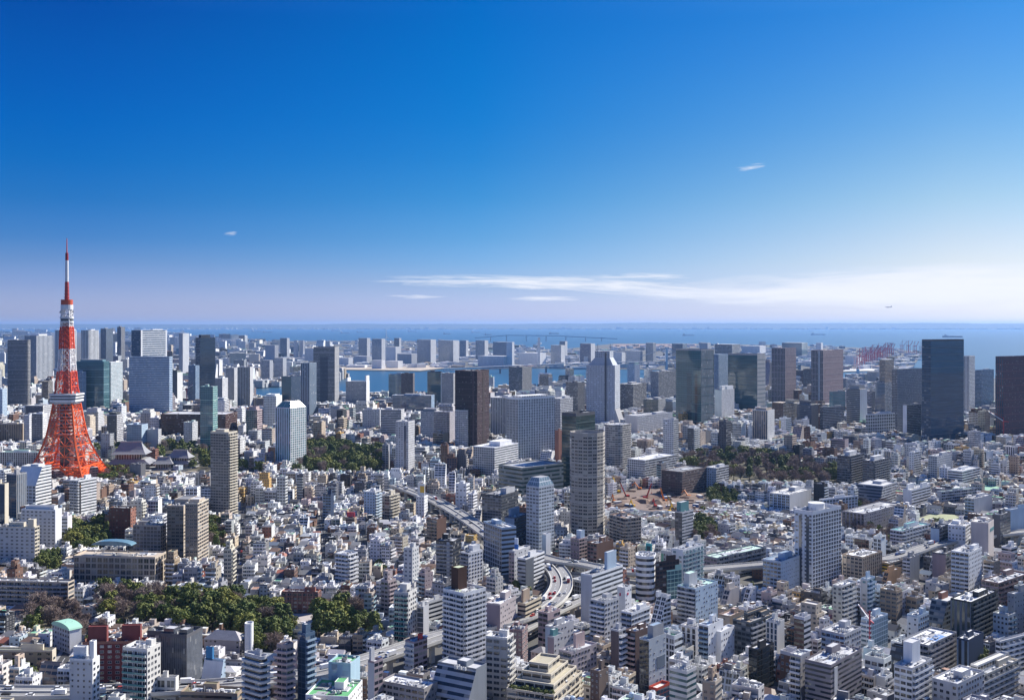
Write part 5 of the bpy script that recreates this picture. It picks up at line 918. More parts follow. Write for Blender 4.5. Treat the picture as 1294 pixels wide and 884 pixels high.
def hills():
    rr = random.Random(8); m = MB(); n = 160; Y0, Y1 = 48000.0, 52000.0
    ys = [0.0] * (n + 1)
    for o, a in ((3, 1.0), (9, .5), (27, .3), (60, .16)):
        ph = rr.uniform(0, 6)
        for k in range(n + 1): ys[k] += a * math.sin(k / n * o * 2 * math.pi / 2 + ph + rr.uniform(-.2, .2))
    for k in range(n):
        x0, x1 = -32000 + 64000 * k / n, -32000 + 64000 * (k + 1) / n
        h0, h1 = [212 + max(18, 52 + 26 * ys[j]) * (0.35 if (-32000 + 64000 * j / n) < -9000 else 1) for j in (k, k + 1)]
        m.face([(x0, Y0, -1), (x1, Y0, -1), (x1, Y1, h1), (x0, Y1, h0)], 'hill_woods', (.1, .1, .1)); m.face([(x0, Y1, h0), (x1, Y1, h1), (x1, Y1 + 4000, -1), (x0, Y1 + 4000, -1)], 'hill_woods', (.1, .1, .1))
    tag(m.build('hills'), kind='structure')
    m = MB()
    for k in range(420):
        x = rr.uniform(-24000, 24000); y = rr.uniform(46200, 47800); w = rr.uniform(60, 320); hh = rr.uniform(15, 60) * (1.8 if rr.random() < .08 else 1); c = rr.choice(('white', 'white', 'off', 'lgrey', 'grey'))
        m.box(x, x + w, y, y + 60, -1, hh, 'facade_blank', cl(c))
    tag(m.build('shore_town'), 'far pale shoreline town across the bay', 'town', kind='stuff')
hills()
# ------------------------------------------------------------------ suspension bridge, chimney, cranes, ships
def bridge():
    YD = 4650.0; root = empty('suspension_bridge', (0, YD, 0)); tag(root, 'white suspension bridge crossing the harbour behind the towers', 'bridge')
    X = lambda px, y=YD: (px - CX) / F * y
    m = MB(); zt, zb = 48, 34
    pts = [(560, 20), (610, 26), (660, 34), (720, 42), (780, 48), (836, 50), (930, 50), (1010, 46), (1060, 34)]
    for (a, za), (b, zb_) in zip(pts, pts[1:]):
        for dz, tk in ((0, 3.5), (-10, 3.0)):
            A = (X(a), 0, za + dz); B = (X(b), 0, zb_ + dz)
            m.face([(A[0], -14, A[2]), (B[0], -14, B[2]), (B[0], 14, B[2]), (A[0], 14, A[2])], 'concrete', COL['lgrey'])
            m.face([(A[0], -14, A[2] - tk), (B[0], -14, B[2] - tk), (B[0], -14, B[2]), (A[0], -14, A[2])], 'paint', COL['lgrey'])
        n = 6
        for k in range(n):
            q0, q1 = k / n, (k + 1) / n; x0, x1 = X(a) + (X(b) - X(a)) * q0, X(a) + (X(b) - X(a)) * q1; z0, z1 = za + (zb_ - za) * q0, za + (zb_ - za) * q1
            m.beam((x0, -14, z0 - 10), (x1, -14, z1), 1.4, 'paint', COL['lgrey']); m.beam((x0, -14, z0 - 10), (x0, -14, z0), 1.4, 'paint', COL['lgrey'])
    m.build('deck', root)
    for px in (842, 985):
        m = MB()
        for y in (-15, 15): m.box(X(px) - 4, X(px) + 4, y - 3, y + 3, -2, 112, 'paint', COL['white'])
        for z in (36, 70, 106): m.box(X(px) - 3, X(px) + 3, -12, 12, z, z + 6, 'paint', COL['white'], bottom=True)
        m.build('pylon', root)
    m = MB(); xs = [X(842) + (X(985) - X(842)) * k / 20 for k in range(21)]; zs = [56 + 54 * ((k - 10) / 10) ** 2 for k in range(21)]
    for y in (-15, 15):
        for k in range(20): m.beam((xs[k], y, zs[k]), (xs[k + 1], y, zs[k + 1]), 1.6, 'paint', COL['lgrey'])
        m.beam((X(842), y, 110), (X(790), y, 48), 1.6, 'paint', COL['lgrey'])
        for k in range(1, 20, 2): m.beam((xs[k], y, zs[k]), (xs[k], y, 50), .6, 'paint', COL['lgrey'])
    m.build('cable', root)
    for px in (580, 605, 632, 660, 690, 718, 745, 770, 795, 818, 880, 910, 940, 1010, 1040):
        m = MB(); z = float(np.interp(px, [p[0] for p in pts], [p[1] for p in pts])) - 13; m.box(X(px) - 4, X(px) + 4, -12, 12, -2, z, 'concrete', COL['grey']); m.build('pier', root)
bridge()
def long_bridge():
    root = empty('far_bridge', (0, 13500, 0)); tag(root, 'thin dark road bridge across the outer bay', 'bridge'); X = lambda px: (px - CX) / F * 13500; m = MB(); pts = [(600, 40), (640, 75), (700, 70), (780, 30)]
    for (a, za), (b, zb) in zip(pts, pts[1:]): m.beam((X(a), 0, za), (X(b), 0, zb), 9, 'paint', COL['sblue'])
    m.build('deck', root)
    for px in (620, 640, 665, 690, 715, 740, 760): m = MB(); m.box(X(px) - 6, X(px) + 6, -6, 6, -2, float(np.interp(px, [p[0] for p in pts], [p[1] for p in pts])), 'concrete', COL['lgrey']); m.build('pier', root)
long_bridge()
x, y = G(681, 462); root = empty('chimney', (x, y, 0)); tag(root, 'tall white incinerator chimney with a small disc on the island', 'chimney')
m = MB(); m.box(-6, 6, -7, 7, 0, 145, 'paint', COL['white']); m.build('shaft', root); m = MB(); m.cyl(0, 0, 13, 112, 119, 'paint', COL['white'], 16); m.build('disc', root)
def cargo_crane(i, px, py, h):
    x, y = G(px, py); root = empty('container_crane', (x, y, 0), R(20 + 7 * (i % 4))); tag(root, None, 'crane', 'red and white container cranes on the cargo pier')
    m = MB(); c = (.55, .10, .14) if i % 3 else (.62, .45, .48)
    for sx in (-11, 11):
        for sy in (-8, 8): m.beam((sx, sy, 0), (sx * .8, sy * .8, h * .62), 2.4, 'paint', c)
    for sy in (-7, 7): m.beam((-9, sy, h * .6), (9, sy, h * .6), 2.4, 'paint', c); m.beam((-9, sy, h * .3), (9, sy, h * .3), 2, 'paint', c)
    m.build('gantry_frame', root); m = MB(); m.beam((-22, 0, h * .62), (18, 0, h * .62), 3.2, 'paint', c); m.beam((18, 0, h * .62), (46, 0, h * .95), 3, 'paint', c); m.beam((0, 0, h * .62), (2, 0, h), 2.2, 'paint', c); m.beam((2, 0, h), (46, 0, h * .95), 1, 'paint', c); m.beam((2, 0, h), (-22, 0, h * .64), 1, 'paint', c)
    m.build('boom', root); root['label'] = 'red and white container crane standing in a long row on the cargo pier'
rr = random.Random(21)
for i in range(20): cargo_crane(i, 1084 + 43 * i / 19 + rr.uniform(-1.5, 1.5), 466 - 18 * (i / 19) + rr.uniform(-2, 2), rr.uniform(78, 98))
for i in range(4): cargo_crane(i, 1140 + 8 * i, 446 + rr.uniform(0, 2), 95)
def ship(px, py, L, col, label, rz):
    x, y = G(px, py); root = empty('ship', (x, y, -2), rz); tag(root, label, 'ship'); b = L * .085
    m = MB(); P = [(-L / 2, -b), (L * .38, -b), (L / 2, 0), (L * .38, b), (-L / 2, b)]; m.prism(P, 0, L * .06 + 4, 'blank', cl(col), top=cl('brick'), topm='paint'); m.build('hull', root)
    m = MB(); m.box(-L * .44, -L * .28, -b * .8, b * .8, L * .06 + 4.01, L * .06 + 22, 'paint', COL['white']); m.box(-L * .40, -L * .36, -b * .3, b * .3, L * .06 + 22.01, L * .06 + 30, 'paint', COL['orange']); m.build('bridge_house', root)
for a in [(425, 418.2, 330, 'white', 'white freighter riding far out, above the tall grey slab', .3), (436, 421, 240, 'white', 'white freighter just below and right of the farthest one', .1), (455, 420, 200, 'lgrey', 'pale ship left of the middle of the bay', .5), (521, 419, 300, 'white', 'white tanker far out above the waterfront towers', 0),
          (565, 422, 180, 'lgrey', 'small pale coaster above the dark brown tower', .2), (601, 420, 260, 'white', 'white carrier ship above the white waterfront terminal', -.2), (617, 423, 160, 'grey', 'grey coaster right of the white carrier ship', .4), (700, 421.5, 240, 'navy', 'dark hulled freighter left of the bridge pylon', .1),
          (325, 419, 380, 'white', 'long white ship at the left end of the open bay', 0), (338, 420, 260, 'lgrey', 'pale ship behind the left harbour towers', .1), (1090, 473, 60, 'white', 'small white ferry with a wake on the right inlet', .2), (1204, 426, 330, 'navy', 'dark freighter far out right of the tall dark navy tower', 0), (870, 424, 240, 'lgrey', 'pale freighter above the broad green glass tower', .1), (1034, 423, 300, 'white', 'white freighter above the right pink twin', 0)]: ship(*a)
x, y = G(488, 446); root = empty('wind_turbine', (x, y, 0)); tag(root, 'white wind turbine on the far harbour landfill', 'wind turbine'); m = MB(); m.cyl(0, 0, 3, 0, 120, 'paint', COL['white'], 8, r1=1.8); m.build('mast', root)
for k in range(3): m = MB(); a = R(90 + 120 * k); m.beam((0, -4, 120), (55 * math.cos(a), -4, 120 + 55 * math.sin(a)), 3, 'paint', COL['white']); m.build('blade', root)
# ------------------------------------------------------------------ roads, expressway, open ground
RES = 3.0; RX0, RY0, NXC, NYC = -2700.0, 380.0, 1900, 1500      # occupancy raster, 3 m cells
OCC = np.zeros((NYC, NXC), dtype=np.uint8)
def stamp(x, y, w, d, rz, v=1, pad=0.0):
    c, s = math.cos(rz), math.sin(rz); hw, hd = w / 2 + pad, d / 2 + pad; r = math.hypot(hw, hd)
    i0, i1 = int((x - r - RX0) / RES), int((x + r - RX0) / RES) + 2; j0, j1 = int((y - r - RY0) / RES), int((y + r - RY0) / RES) + 2
    i0, j0, i1, j1 = max(i0, 0), max(j0, 0), min(i1, NXC), min(j1, NYC)
    if i1 <= i0 or j1 <= j0: return None
    gx = RX0 + (np.arange(i0, i1) + .5) * RES - x; gy = RY0 + (np.arange(j0, j1) + .5) * RES - y; gx, gy = np.meshgrid(gx, gy)
    lx, ly = gx * c + gy * s, -gx * s + gy * c; mk = (abs(lx) <= hw) & (abs(ly) <= hd); sub = OCC[j0:j1, i0:i1]
    if v is None: return bool((sub[mk] > 0).any())
    sub[mk] = v
def stamp_poly(P, v=2):
    xs, ys = [p[0] for p in P], [p[1] for p in P]
    i0, i1 = max(0, int((min(xs) - RX0) / RES)), min(NXC, int((max(xs) - RX0) / RES) + 2); j0, j1 = max(0, int((min(ys) - RY0) / RES)), min(NYC, int((max(ys) - RY0) / RES) + 2)
    if i1 <= i0 or j1 <= j0: return
    gx, gy = np.meshgrid(RX0 + (np.arange(i0, i1) + .5) * RES, RY0 + (np.arange(j0, j1) + .5) * RES); ins = np.zeros(gx.shape, bool)
    for k in range(len(P)):
        (xa, ya), (xb, yb) = P[k], P[(k + 1) % len(P)]
        if ya == yb: continue
        cond = ((ya > gy) != (yb > gy)) & (gx < (xb - xa) * (gy - ya) / (yb - ya) + xa); ins ^= cond
    OCC[j0:j1, i0:i1][ins] = v
for s in SPECS: stamp(s['x'], s['y'], s['w'], s['d'], s['rz'], 1, 3.0)
def smooth(P, n=6):
    out = []
    for i in range(len(P) - 1):
        p0, p1, p2, p3 = P[max(i - 1, 0)], P[i], P[i + 1], P[min(i + 2, len(P) - 1)]
        for k in range(n):
            t = k / n; out.append(tuple(.5 * (2 * b + (c - a) * t + (2 * a - 5 * b + 4 * c - d) * t * t + (-a + 3 * b - 3 * c + d) * t ** 3) for a, b, c, d in zip(p0, p1, p2, p3)))
    out.append(tuple(P[-1])); return out
def normals(P):
    N = []
    for i in range(len(P)):
        a, b = P[max(i - 1, 0)], P[min(i + 1, len(P) - 1)]; dx, dy = b[0] - a[0], b[1] - a[1]; L = math.hypot(dx, dy) or 1; N.append((-dy / L, dx / L))
    return N
PATHS = {}
def expressway(label, px, width, group=None, key=None, pier_every=34, deck_col=(.24, .235, .23), wall_col=(.60, .58, .53)):
    """px: (column, row of the deck, deck height)"""
    P = smooth([(*G(a, b, z), z) for a, b, z in px], 8); N = normals(P); hw = width / 2
    root = empty('elevated_expressway', (P[0][0], P[0][1], 0)); tag(root, label, 'expressway', group); ox, oy = P[0][0], P[0][1]
    def off(i, t, dz=0): return (P[i][0] + N[i][0] * t - ox, P[i][1] + N[i][1] * t - oy, P[i][2] + dz)
    deck, wal, gird, line = MB(), [MB(), MB()], MB(), MB()
    for i in range(len(P) - 1):
        j = i + 1; deck.face([off(i, -hw), off(j, -hw), off(j, hw), off(i, hw)][::-1], 'asphalt', deck_col)
        for sgn, m in ((-1, wal[0]), (1, wal[1])):
            a, b = sgn * (hw - .3), sgn * hw
            m.face([off(i, a), off(j, a), off(j, a, 1.1), off(i, a, 1.1)], 'concrete', wall_col); m.face([off(i, a, 1.1), off(j, a, 1.1), off(j, b, 1.1), off(i, b, 1.1)], 'concrete', wall_col); m.face([off(i, b, 1.1), off(j, b, 1.1), off(j, b, -.9), off(i, b, -.9)], 'concrete', wall_col)
            gird.face([off(i, sgn * hw, -.9), off(j, sgn * hw, -.9), off(j, sgn * hw * .75, -2.6), off(i, sgn * hw * .75, -2.6)], 'concrete', wall_col)
        gird.face([off(i, -hw * .75, -2.6), off(j, -hw * .75, -2.6), off(j, hw * .75, -2.6), off(i, hw * .75, -2.6)], 'concrete', wall_col)
        for t in ((-hw + 1.0, hw - 1.0, -hw * .5, hw * .5) if width > 14 else (-hw + .9, hw - .9, 0)):
            if abs(abs(t) - hw) < 1.2 or i % 2 == 0: line.face([off(i, t - .12, .03), off(j, t - .12, .03), off(j, t + .12, .03), off(i, t + .12, .03)][::-1], 'paint', COL['white'])
    deck.build('deck', root); gird.build('girder', root); line.build('lane_marking', root)
    for m in wal: m.build('parapet', root)
    if width > 14:
        med = MB()
        for i in range(len(P) - 1):
            for a, b in ((-.35, .35),): med.face([off(i, a, .9), off(i + 1, a, .9), off(i + 1, b, .9), off(i, b, .9)][::-1], 'concrete', wall_col)
            for a in (-.35, .35): med.face([off(i, a, 0), off(i + 1, a, 0), off(i + 1, a, .9), off(i, a, .9)], 'concrete', wall_col)
        med.build('median', root)
    acc = 0
    for i in range(1, len(P)):
        acc += math.hypot(P[i][0] - P[i - 1][0], P[i][1] - P[i - 1][1]); stamp(P[i][0], P[i][1], width + 5, width + 5, 0, 2)
        if acc > pier_every:
            acc = 0; m = MB(); z = P[i][2] - 2.61; m.box(-1.2, 1.2, -1.5, 1.5, 0, z - 1.6, 'concrete', wall_col); m.box(-hw * .8, hw * .8, -1.2, 1.2, z - 1.6, z, 'concrete', wall_col, bottom=True)
            m.build('pier', root, (P[i][0] - ox, P[i][1] - oy, 0), math.atan2(N[i][1], N[i][0]))
    if key: PATHS[key] = (P, N, width)
    return root
expressway('long elevated expressway curving down the middle of the city', [(500, 612, 15), (541, 628, 15), (562, 638, 15), (582, 650, 15), (600, 662, 15), (618, 675, 15), (650, 694, 15), (680, 704, 15), (698, 714, 15), (709, 730, 15), (707, 746, 15), (690, 764, 15), (655, 780, 15), (612, 790, 15), (560, 802, 15), (500, 822, 15), (440, 840, 15), (360, 856, 15), (230, 868, 14), (60, 874, 14), (-60, 872, 14)], 17, key='main')
expressway('lower elevated ramp running beside the main expressway under its curve', [(676, 716, 9), (690, 722, 9), (699, 732, 9), (697, 746, 9), (684, 757, 9), (650, 770, 9), (610, 780, 9)], 9, key='ramp')
expressway('upper elevated ramp branching right from the curve past the round tower foot', [(682, 702, 17), (705, 708, 17), (735, 712, 17), (765, 718, 17), (800, 722, 17), (850, 721, 16), (920, 716, 16), (1010, 709, 15), (1070, 707, 15), (1115, 706, 15), (1150, 698, 15), (1180, 688, 15), (1230, 678, 15), (1330, 668, 15)], 13, key='branch')
expressway('second elevated ramp below the right branch', [(690, 716, 9), (712, 724, 9), (740, 727, 9), (775, 730, 9), (810, 734, 9), (850, 733, 10)], 10, key='branch2')
expressway('pair of straight elevated lanes crossing under the curve to the white round-cornered office', [(800, 738, 11), (760, 748, 11), (730, 758, 11), (705, 769, 11), (680, 782, 11), (650, 797, 11), (615, 806, 12)], 13, key='cross')
# streets kept clear (drawn as asphalt strips with kerbed pavement and centre dashes)
def street(name, px, width):
    P = smooth([G(a, b) for a, b in px], 5); N = normals(P); a, mk, kb = MB(), MB(), MB()
    for i in range(len(P) - 1):
        j = i + 1; o = lambda q, t, z: (P[q][0] + N[q][0] * t, P[q][1] + N[q][1] * t, z); h = width / 2 - (2.5 if width > 9 else .8)
        a.face([o(i, h, .012), o(j, h, .012), o(j, -h, .012), o(i, -h, .012)][::-1], 'asphalt', (.055, .055, .058))
        for sg in (-1, 1):
            kb.face([o(i, sg * h, .13), o(j, sg * h, .13), o(j, sg * width / 2, .13), o(i, sg * width / 2, .13)][::-sg], 'concrete', (.30, .29, .28) if width > 9 else (.10, .10, .10)); kb.face([o(i, sg * h, .0), o(j, sg * h, .0), o(j, sg * h, .13), o(i, sg * h, .13)], 'concrete', (.36, .35, .34))
        if i % 2 == 0: mk.face([o(i, .12, .018), o(j, .12, .018), o(j, -.12, .018), o(i, -.12, .018)][::-1], 'paint', COL['white'])
        mid = ((P[i][0] + P[j][0]) / 2, (P[i][1] + P[j][1]) / 2); stamp(mid[0], mid[1], math.hypot(P[j][0] - P[i][0], P[j][1] - P[i][1]) + 2, width, math.atan2(P[j][1] - P[i][1], P[j][0] - P[i][0]), 2)
    for nm, m in (('road', a), ('road_marking', mk), ('pavement', kb)): tag(m.build(nm), kind='structure')
    PATHS[name] = (P, N, width)
street('a', [(297, 760), (303, 700), (306, 660), (310, 635)], 7)
street('b', [(408, 720), (408, 690), (406, 665), (404, 645)], 5.5)
street('c', [(476, 740), (462, 700), (455, 670)], 5.5)
street('d', [(900, 990), (850, 905), (815, 862), (780, 826), (760, 806)], 17)
street('e', [(62, 870), (75, 842), (92, 815), (97, 800)], 12)
street('f', [(640, 760), (612, 706), (590, 676), (560, 652), (540, 641)], 14)
street('g', [(396, 558), (386, 545), (382, 532), (380, 520)], 26)
street('h', [(1294, 900), (1235, 835), (1180, 770), (1140, 720)], 11)
street('i', [(960, 760), (1000, 715), (1040, 680), (1090, 650)], 10)
def open_ground(name, px, z, mat, col):
    P = [G(a, b) for a, b in px]; m = MB(); m.face([(p[0], p[1], z) for p in P][::-1], mat, col); o = tag(m.build(name), kind='structure')
    nz = m.v; stamp_poly(P); return o
def fix_up(o):
    return o
open_ground('construction_ground', [(768, 645), (775, 626), (800, 617), (850, 616), (888, 622), (895, 640), (860, 648), (800, 650)], .02, 'earth', (.20, .15, .125))
open_ground('gravel_lot', [(336, 794), (345, 776), (400, 774), (412, 786), (385, 800)], .02, 'earth', (.42, .38, .36))
open_ground('sports_field', [(1158, 656), (1176, 649), (1206, 650), (1218, 657), (1196, 664), (1165, 662)], .02, 'earth', (.33, .35, .21))
open_ground('tennis_court', [(1222, 616), (1232, 610.5), (1272, 616), (1262, 621)], .02, 'paint', (.22, .42, .27))
open_ground('green_pitch', [(1136, 616), (1150, 610), (1172, 612), (1162, 619)], .02, 'paint', (.25, .40, .30))
open_ground('bare_lot', [(715, 772), (735, 758), (752, 764), (748, 790), (725, 792)], .02, 'earth', (.25, .21, .17))
open_ground('temple_court', [(140, 606), (150, 596), (250, 594), (262, 604), (220, 609)], .02, 'earth', (.30, .26, .20))
# ------------------------------------------------------------------ groves
GROVES = [  # polygon in photo columns/rows of the ground, spacing m, share of bare trees, size range, description
    ([(80, 700), (95, 676), (130, 672), (142, 684), (118, 706)], 10, .06, (14, 20), 'dark round evergreen tree in the grove beside the white square-windowed block'),
    ([(50, 728), (54, 714), (72, 710), (76, 726)], 8, .0, (11, 15), 'evergreen tree at the foot of the white left-edge slab'),
    ([(120, 786), (130, 756), (200, 764), (215, 784), (190, 796)], 10.5, .45, (13, 19), 'tree of the mixed grove below the long tan school'),
    ([(185, 790), (220, 764), (300, 768), (345, 782), (300, 806), (230, 804)], 10.5, .15, (14, 21), 'broad olive evergreen tree in the big grove left of the gravel lot'),
    ([(305, 806), (345, 782), (372, 806), (360, 834), (330, 836)], 10, .1, (13, 19), 'olive evergreen tree right of the pale mauve mansion'),
    ([(398, 812), (405, 784), (440, 776), (468, 800), (482, 816), (440, 818)], 10.5, .12, (14, 21), 'dark evergreen tree in the grove left of the green-balcony tower'),
    ([(35, 806), (40, 776), (70, 772), (75, 800)], 8.5, .75, (13, 19), 'bare brown tree left of the mint-roofed hall'),
    ([(72, 800), (90, 776), (128, 806), (118, 826)], 9, .85, (10, 15), 'bare winter tree around the mint-roofed hall'),
    ([(252, 696), (250, 664), (268, 660), (284, 680), (272, 700)], 8.5, .35, (12, 17), 'tree in the strip right of the tan double tower'),
    ([(118, 584), (120, 570), (160, 568), (290, 570), (300, 590), (330, 600), (262, 602), (255, 596), (190, 584)], 19, .2, (14, 21), 'tree of the temple park'),
    ([(120, 608), (125, 596), (162, 600), (168, 618), (150, 622)], 13, .35, (13, 18), 'tree below the large temple hall'),
    ([(372, 600), (366, 578), (380, 566), (430, 566), (452, 574), (488, 578), (486, 594), (450, 604), (400, 606)], 15, .2, (17, 25), 'evergreen tree in the park right of the pale blue hotel tower'),
    ([(872, 606), (862, 588), (905, 578), (950, 580), (1010, 588), (1055, 604), (1060, 622), (1000, 618), (930, 612)], 17, .5, (17, 25), 'tree of the wide wood on the right'),
    ([(1070, 668), (1080, 656), (1100, 664), (1130, 674), (1118, 684), (1085, 678)], 9, .7, (9, 13), 'bare tree beside the mauve institute'),
    ([(1080, 646), (1090, 634), (1115, 640), (1118, 650)], 9, .8, (10, 14), 'bare tree below the dark apartment pair'),
    ([(876, 688), (880, 664), (902, 668), (905, 686)], 9, .5, (10, 15), 'tree among the low houses on the right'),
    ([(890, 626), (905, 620), (935, 628), (930, 640), (900, 638)], 9, .1, (8, 12), 'pale green tree right of the building site'),
    ([(1174, 676), (1180, 664), (1198, 668), (1198, 678)], 8, .0, (9, 12), 'yellowish tree behind the teal-roofed white row'),
    ([(1232, 852), (1238, 836), (1256, 844), (1252, 860)], 7, .1, (9, 12), 'tree right of the slate glass office'),
    ([(648, 762), (652, 750), (664, 750), (668, 762)], 7, .1, (10, 14), 'tree inside the expressway curve'),
    ([(195, 722), (200, 700), (214, 708), (208, 730)], 7, .0, (7, 10), 'yellow-green small tree at the foot of the tan double tower'),
    ([(0, 852), (10, 836), (58, 852), (56, 866)], 8, .2, (6, 9), 'small garden tree before the low beige block'),
    ([(1165, 690), (1100, 700), (1088, 694), (1140, 684)], 9, .8, (9, 12), 'bare tree beside the elevated road on the right')]
def make_tree(seed, bare, cone=False):
    rr = random.Random(seed); tr, cr = MB(), MB(); H = 1.0
    tr.cyl(0, 0, .030, 0, .45, 'bark', (.09, .07, .055), 7, r1=.018); tips = []
    for k in range(9):
        a = rr.uniform(0, 6.28); z0 = rr.uniform(.25, .45); z1 = rr.uniform(.5, .88); q = rr.uniform(.12, .38) * (1.15 - z1 * .5); p = (q * math.cos(a), q * math.sin(a), z1); tr.beam((0, 0, z0), p, .016, 'bark', (.09, .07, .055)); tips.append(p)
        for j in range(3 if bare else 1):
            p2 = (p[0] + rr.uniform(-.14, .14), p[1] + rr.uniform(-.14, .14), p[2] + rr.uniform(.02, .14)); tr.beam(tuple(.6 * u for u in p), p2, .008, 'bark', (.10, .08, .07)); tips.append(p2)
    if bare:
        for p in tips:
            for _ in range(46):
                d = np.array((rr.gauss(0, 1), rr.gauss(0, 1), rr.gauss(.5, .9))); d /= np.linalg.norm(d); L = rr.uniform(.05, .15); s_ = np.cross(d, (rr.uniform(-1, 1), rr.uniform(-1, 1), .3)); s_ /= np.linalg.norm(s_) + 1e-6; w = .0065
                o = np.array(p) + np.array((rr.gauss(0, .05), rr.gauss(0, .05), rr.gauss(0, .05))); e = o + d * L; cr.face([tuple(o - s_ * w), tuple(o + s_ * w), tuple(e + s_ * w * .5), tuple(e - s_ * w * .5)], 'twig', (.1, .1, .1))
    else:
        mat = 'leaf_dark' if seed % 3 else 'leaf_olive'; n = 24
        for k in range(n):
            a = k * 2.4 + rr.uniform(-.4, .4); z = .36 + .58 * ((k + .5) / n) ** .8; R_ = (.42 * math.sqrt(max(.03, 1 - ((z - .52) / .5) ** 2))) if not cone else .30 * (1.05 - z)
            q = R_ * rr.uniform(.35, 1.0); r = rr.uniform(.10, .17); leaf_ball(cr, r, 62, rr, mat, q * math.cos(a), q * math.sin(a), z, .036, .75)
    return tr.mesh('trunk'), cr.mesh('crown')
TREES = [make_tree(k, False) for k in range(1, 8)] + [make_tree(31, False, True)]; BARE = [make_tree(k, True) for k in range(50, 54)]
def in_poly(x, y, P):
    c = False
    for k in range(len(P)):
        (xa, ya), (xb, yb) = P[k], P[(k + 1) % len(P)]
        if (ya > y) != (yb > y) and x < (xb - xa) * (y - ya) / (yb - ya) + xa: c = not c
    return c
WOODS = []
def plant_tree(x, y, size, bare, rr, label, group):
    WOODS.append((x, y, size * rr.uniform(.9, 1.15), size, bare, rr.randrange(1000), rr.uniform(0, 6.28), label, group))
def thin(m, seed, keep):
    """same crown with fewer, larger leaf clumps, for trees far off"""
    rr = random.Random(seed); me = []; V = [tuple(v.co) for v in m.vertices]
    return [[V[i] for i in p.vertices] for p in m.polygons if rr.random() < keep]
def grow_woods():
    WOODS.sort(key=lambda t: -t[3] * F / t[1]); rest = WOODS[300:]
    for (x, y, wd, size, bare, k, a, label, group) in WOODS[:300]:
        T_ = BARE if bare else TREES; tm, cm = T_[k % len(T_)]; root = empty('tree', (x, y, 0), a); root.scale = (wd, wd, size); tag(root, label, 'tree', group); link('trunk', tm, root); link('crown', cm, root)
    if not rest: return
    LOW = [np.array(thin(cm, 5, .34)) for _, cm in TREES]; LOWB = [np.array(thin(cm, 5, .30)) for _, cm in BARE]; VV, MI = [], []
    for (x, y, wd, size, bare, k, a, label, group) in rest:
        A = (LOWB if bare else LOW); q = A[k % len(A)]; c, sn = math.cos(a), math.sin(a); ctr = q.mean(1, keepdims=True); q = ctr + (q - ctr) * (1.0 if not bare else 1.0) * 1.6
        P = np.stack([(q[..., 0] * c - q[..., 1] * sn) * wd + x, (q[..., 0] * sn + q[..., 1] * c) * wd + y, q[..., 2] * size], -1); VV.append(P.reshape(-1, 3)); MI += [1 if bare else (0 if k % 3 else 2)] * len(q)
    V = np.concatenate(VV); n = len(V) // 4; me = bpy.data.meshes.new('trees'); me.vertices.add(len(V)); me.vertices.foreach_set('co', V.astype(np.float32).ravel()); me.loops.add(len(V)); me.loops.foreach_set('vertex_index', np.arange(len(V), dtype=np.int32))
    me.polygons.add(n); me.polygons.foreach_set('loop_start', np.arange(0, len(V), 4, dtype=np.int32)); me.update(calc_edges=True)
    for nm in ('leaf_dark', 'twig', 'leaf_olive'): me.materials.append(MATS[nm])
    me.polygons.foreach_set('material_index', np.array(MI, dtype=np.int32)); tag(link('trees', me), 'mass of smaller and farther trees in the city parks', 'trees', kind='stuff')
rr = random.Random(77); NTREE = 0
for (px, sp, share, (s0, s1), desc) in GROVES:
    P = [G(a, b) for a, b in px]; xs, ys = [p[0] for p in P], [p[1] for p in P]; pts = []
    m = MB(); m.face([(p[0], p[1], .008) for p in P][::-1], 'earth', (.10, .09, .06)); tag(m.build('park_ground'), kind='structure')
    stamp_poly(P, 3); nb = 0
    for _ in range(900):
        x, y = rr.uniform(min(xs), max(xs)), rr.uniform(min(ys), max(ys))
        if not in_poly(x, y, P) or any(math.hypot(x - a, y - b) < sp for a, b in pts): continue
        i, j = int((x - RX0) / RES), int((y - RY0) / RES)
        if any(abs(s['x'] - x) < s['w'] / 2 + 2 and abs(s['y'] - y) < s['d'] / 2 + 2 for s in SPECS if s.get('hero')): continue
        pts.append((x, y))
    for (x, y) in pts:
        b = rr.random() < share
        kind = ', leafless and brown' if b and 'bare' not in desc else ', leafy and green' if (not b and share > 0) else ''
        plant_tree(x, y, rr.uniform(s0, s1), b, rr, desc + kind if 'bare' not in desc or b else desc.replace('bare ', '').replace('brown ', '').replace('winter ', '') + ', still leafy', 'trees: ' + desc + kind); NTREE += 1
print('trees', NTREE)
# ------------------------------------------------------------------ the city between the landmarks
LAND = [(-2500, -600), (3600, -600)] + [G(a, b) for a, b in COAST]
SEEDS = [(G(a, b), R(t)) for a, b, t in [(400, 700, 2), (340, 640, 6), (150, 625, 14), (60, 800, 10), (250, 850, 10), (480, 900, 26), (640, 560, 26), (480, 560, 12), (300, 545, 8), (950, 660, 44), (800, 800, 40), (1050, 800, 44), (1220, 820, 50), (1150, 640, 42), (1000, 545, 48), (800, 560, 38), (560, 700, 22), (150, 530, 10), (1250, 560, 55), (620, 880, 32)]]
PROT = [(s['px0'] - 1, s['px1'] + 1, s['yv'], s['y'] - s['d'] / 2) for s in SPECS if s.get('hero')]
def prot_path(key, lo, hi, pad):
    P, N, w = PATHS[key]
    for p in P:
        q = PX(*p)
        if lo <= q[0] <= hi: PROT.append((q[0] - 9, q[0] + 9, q[1] + pad, p[1] - 6))
prot_path('main', 541, 625, 12); prot_path('main', 688, 716, 10); prot_path('main', 430, 562, 12); prot_path('main', 655, 700, 12); prot_path('branch', 690, 790, 8); prot_path('branch', 1105, 1185, 10); prot_path('cross', 690, 740, 9); prot_path('ramp', 670, 705, 6); prot_path('main', 60, 340, 3); prot_path('branch2', 705, 735, 6)
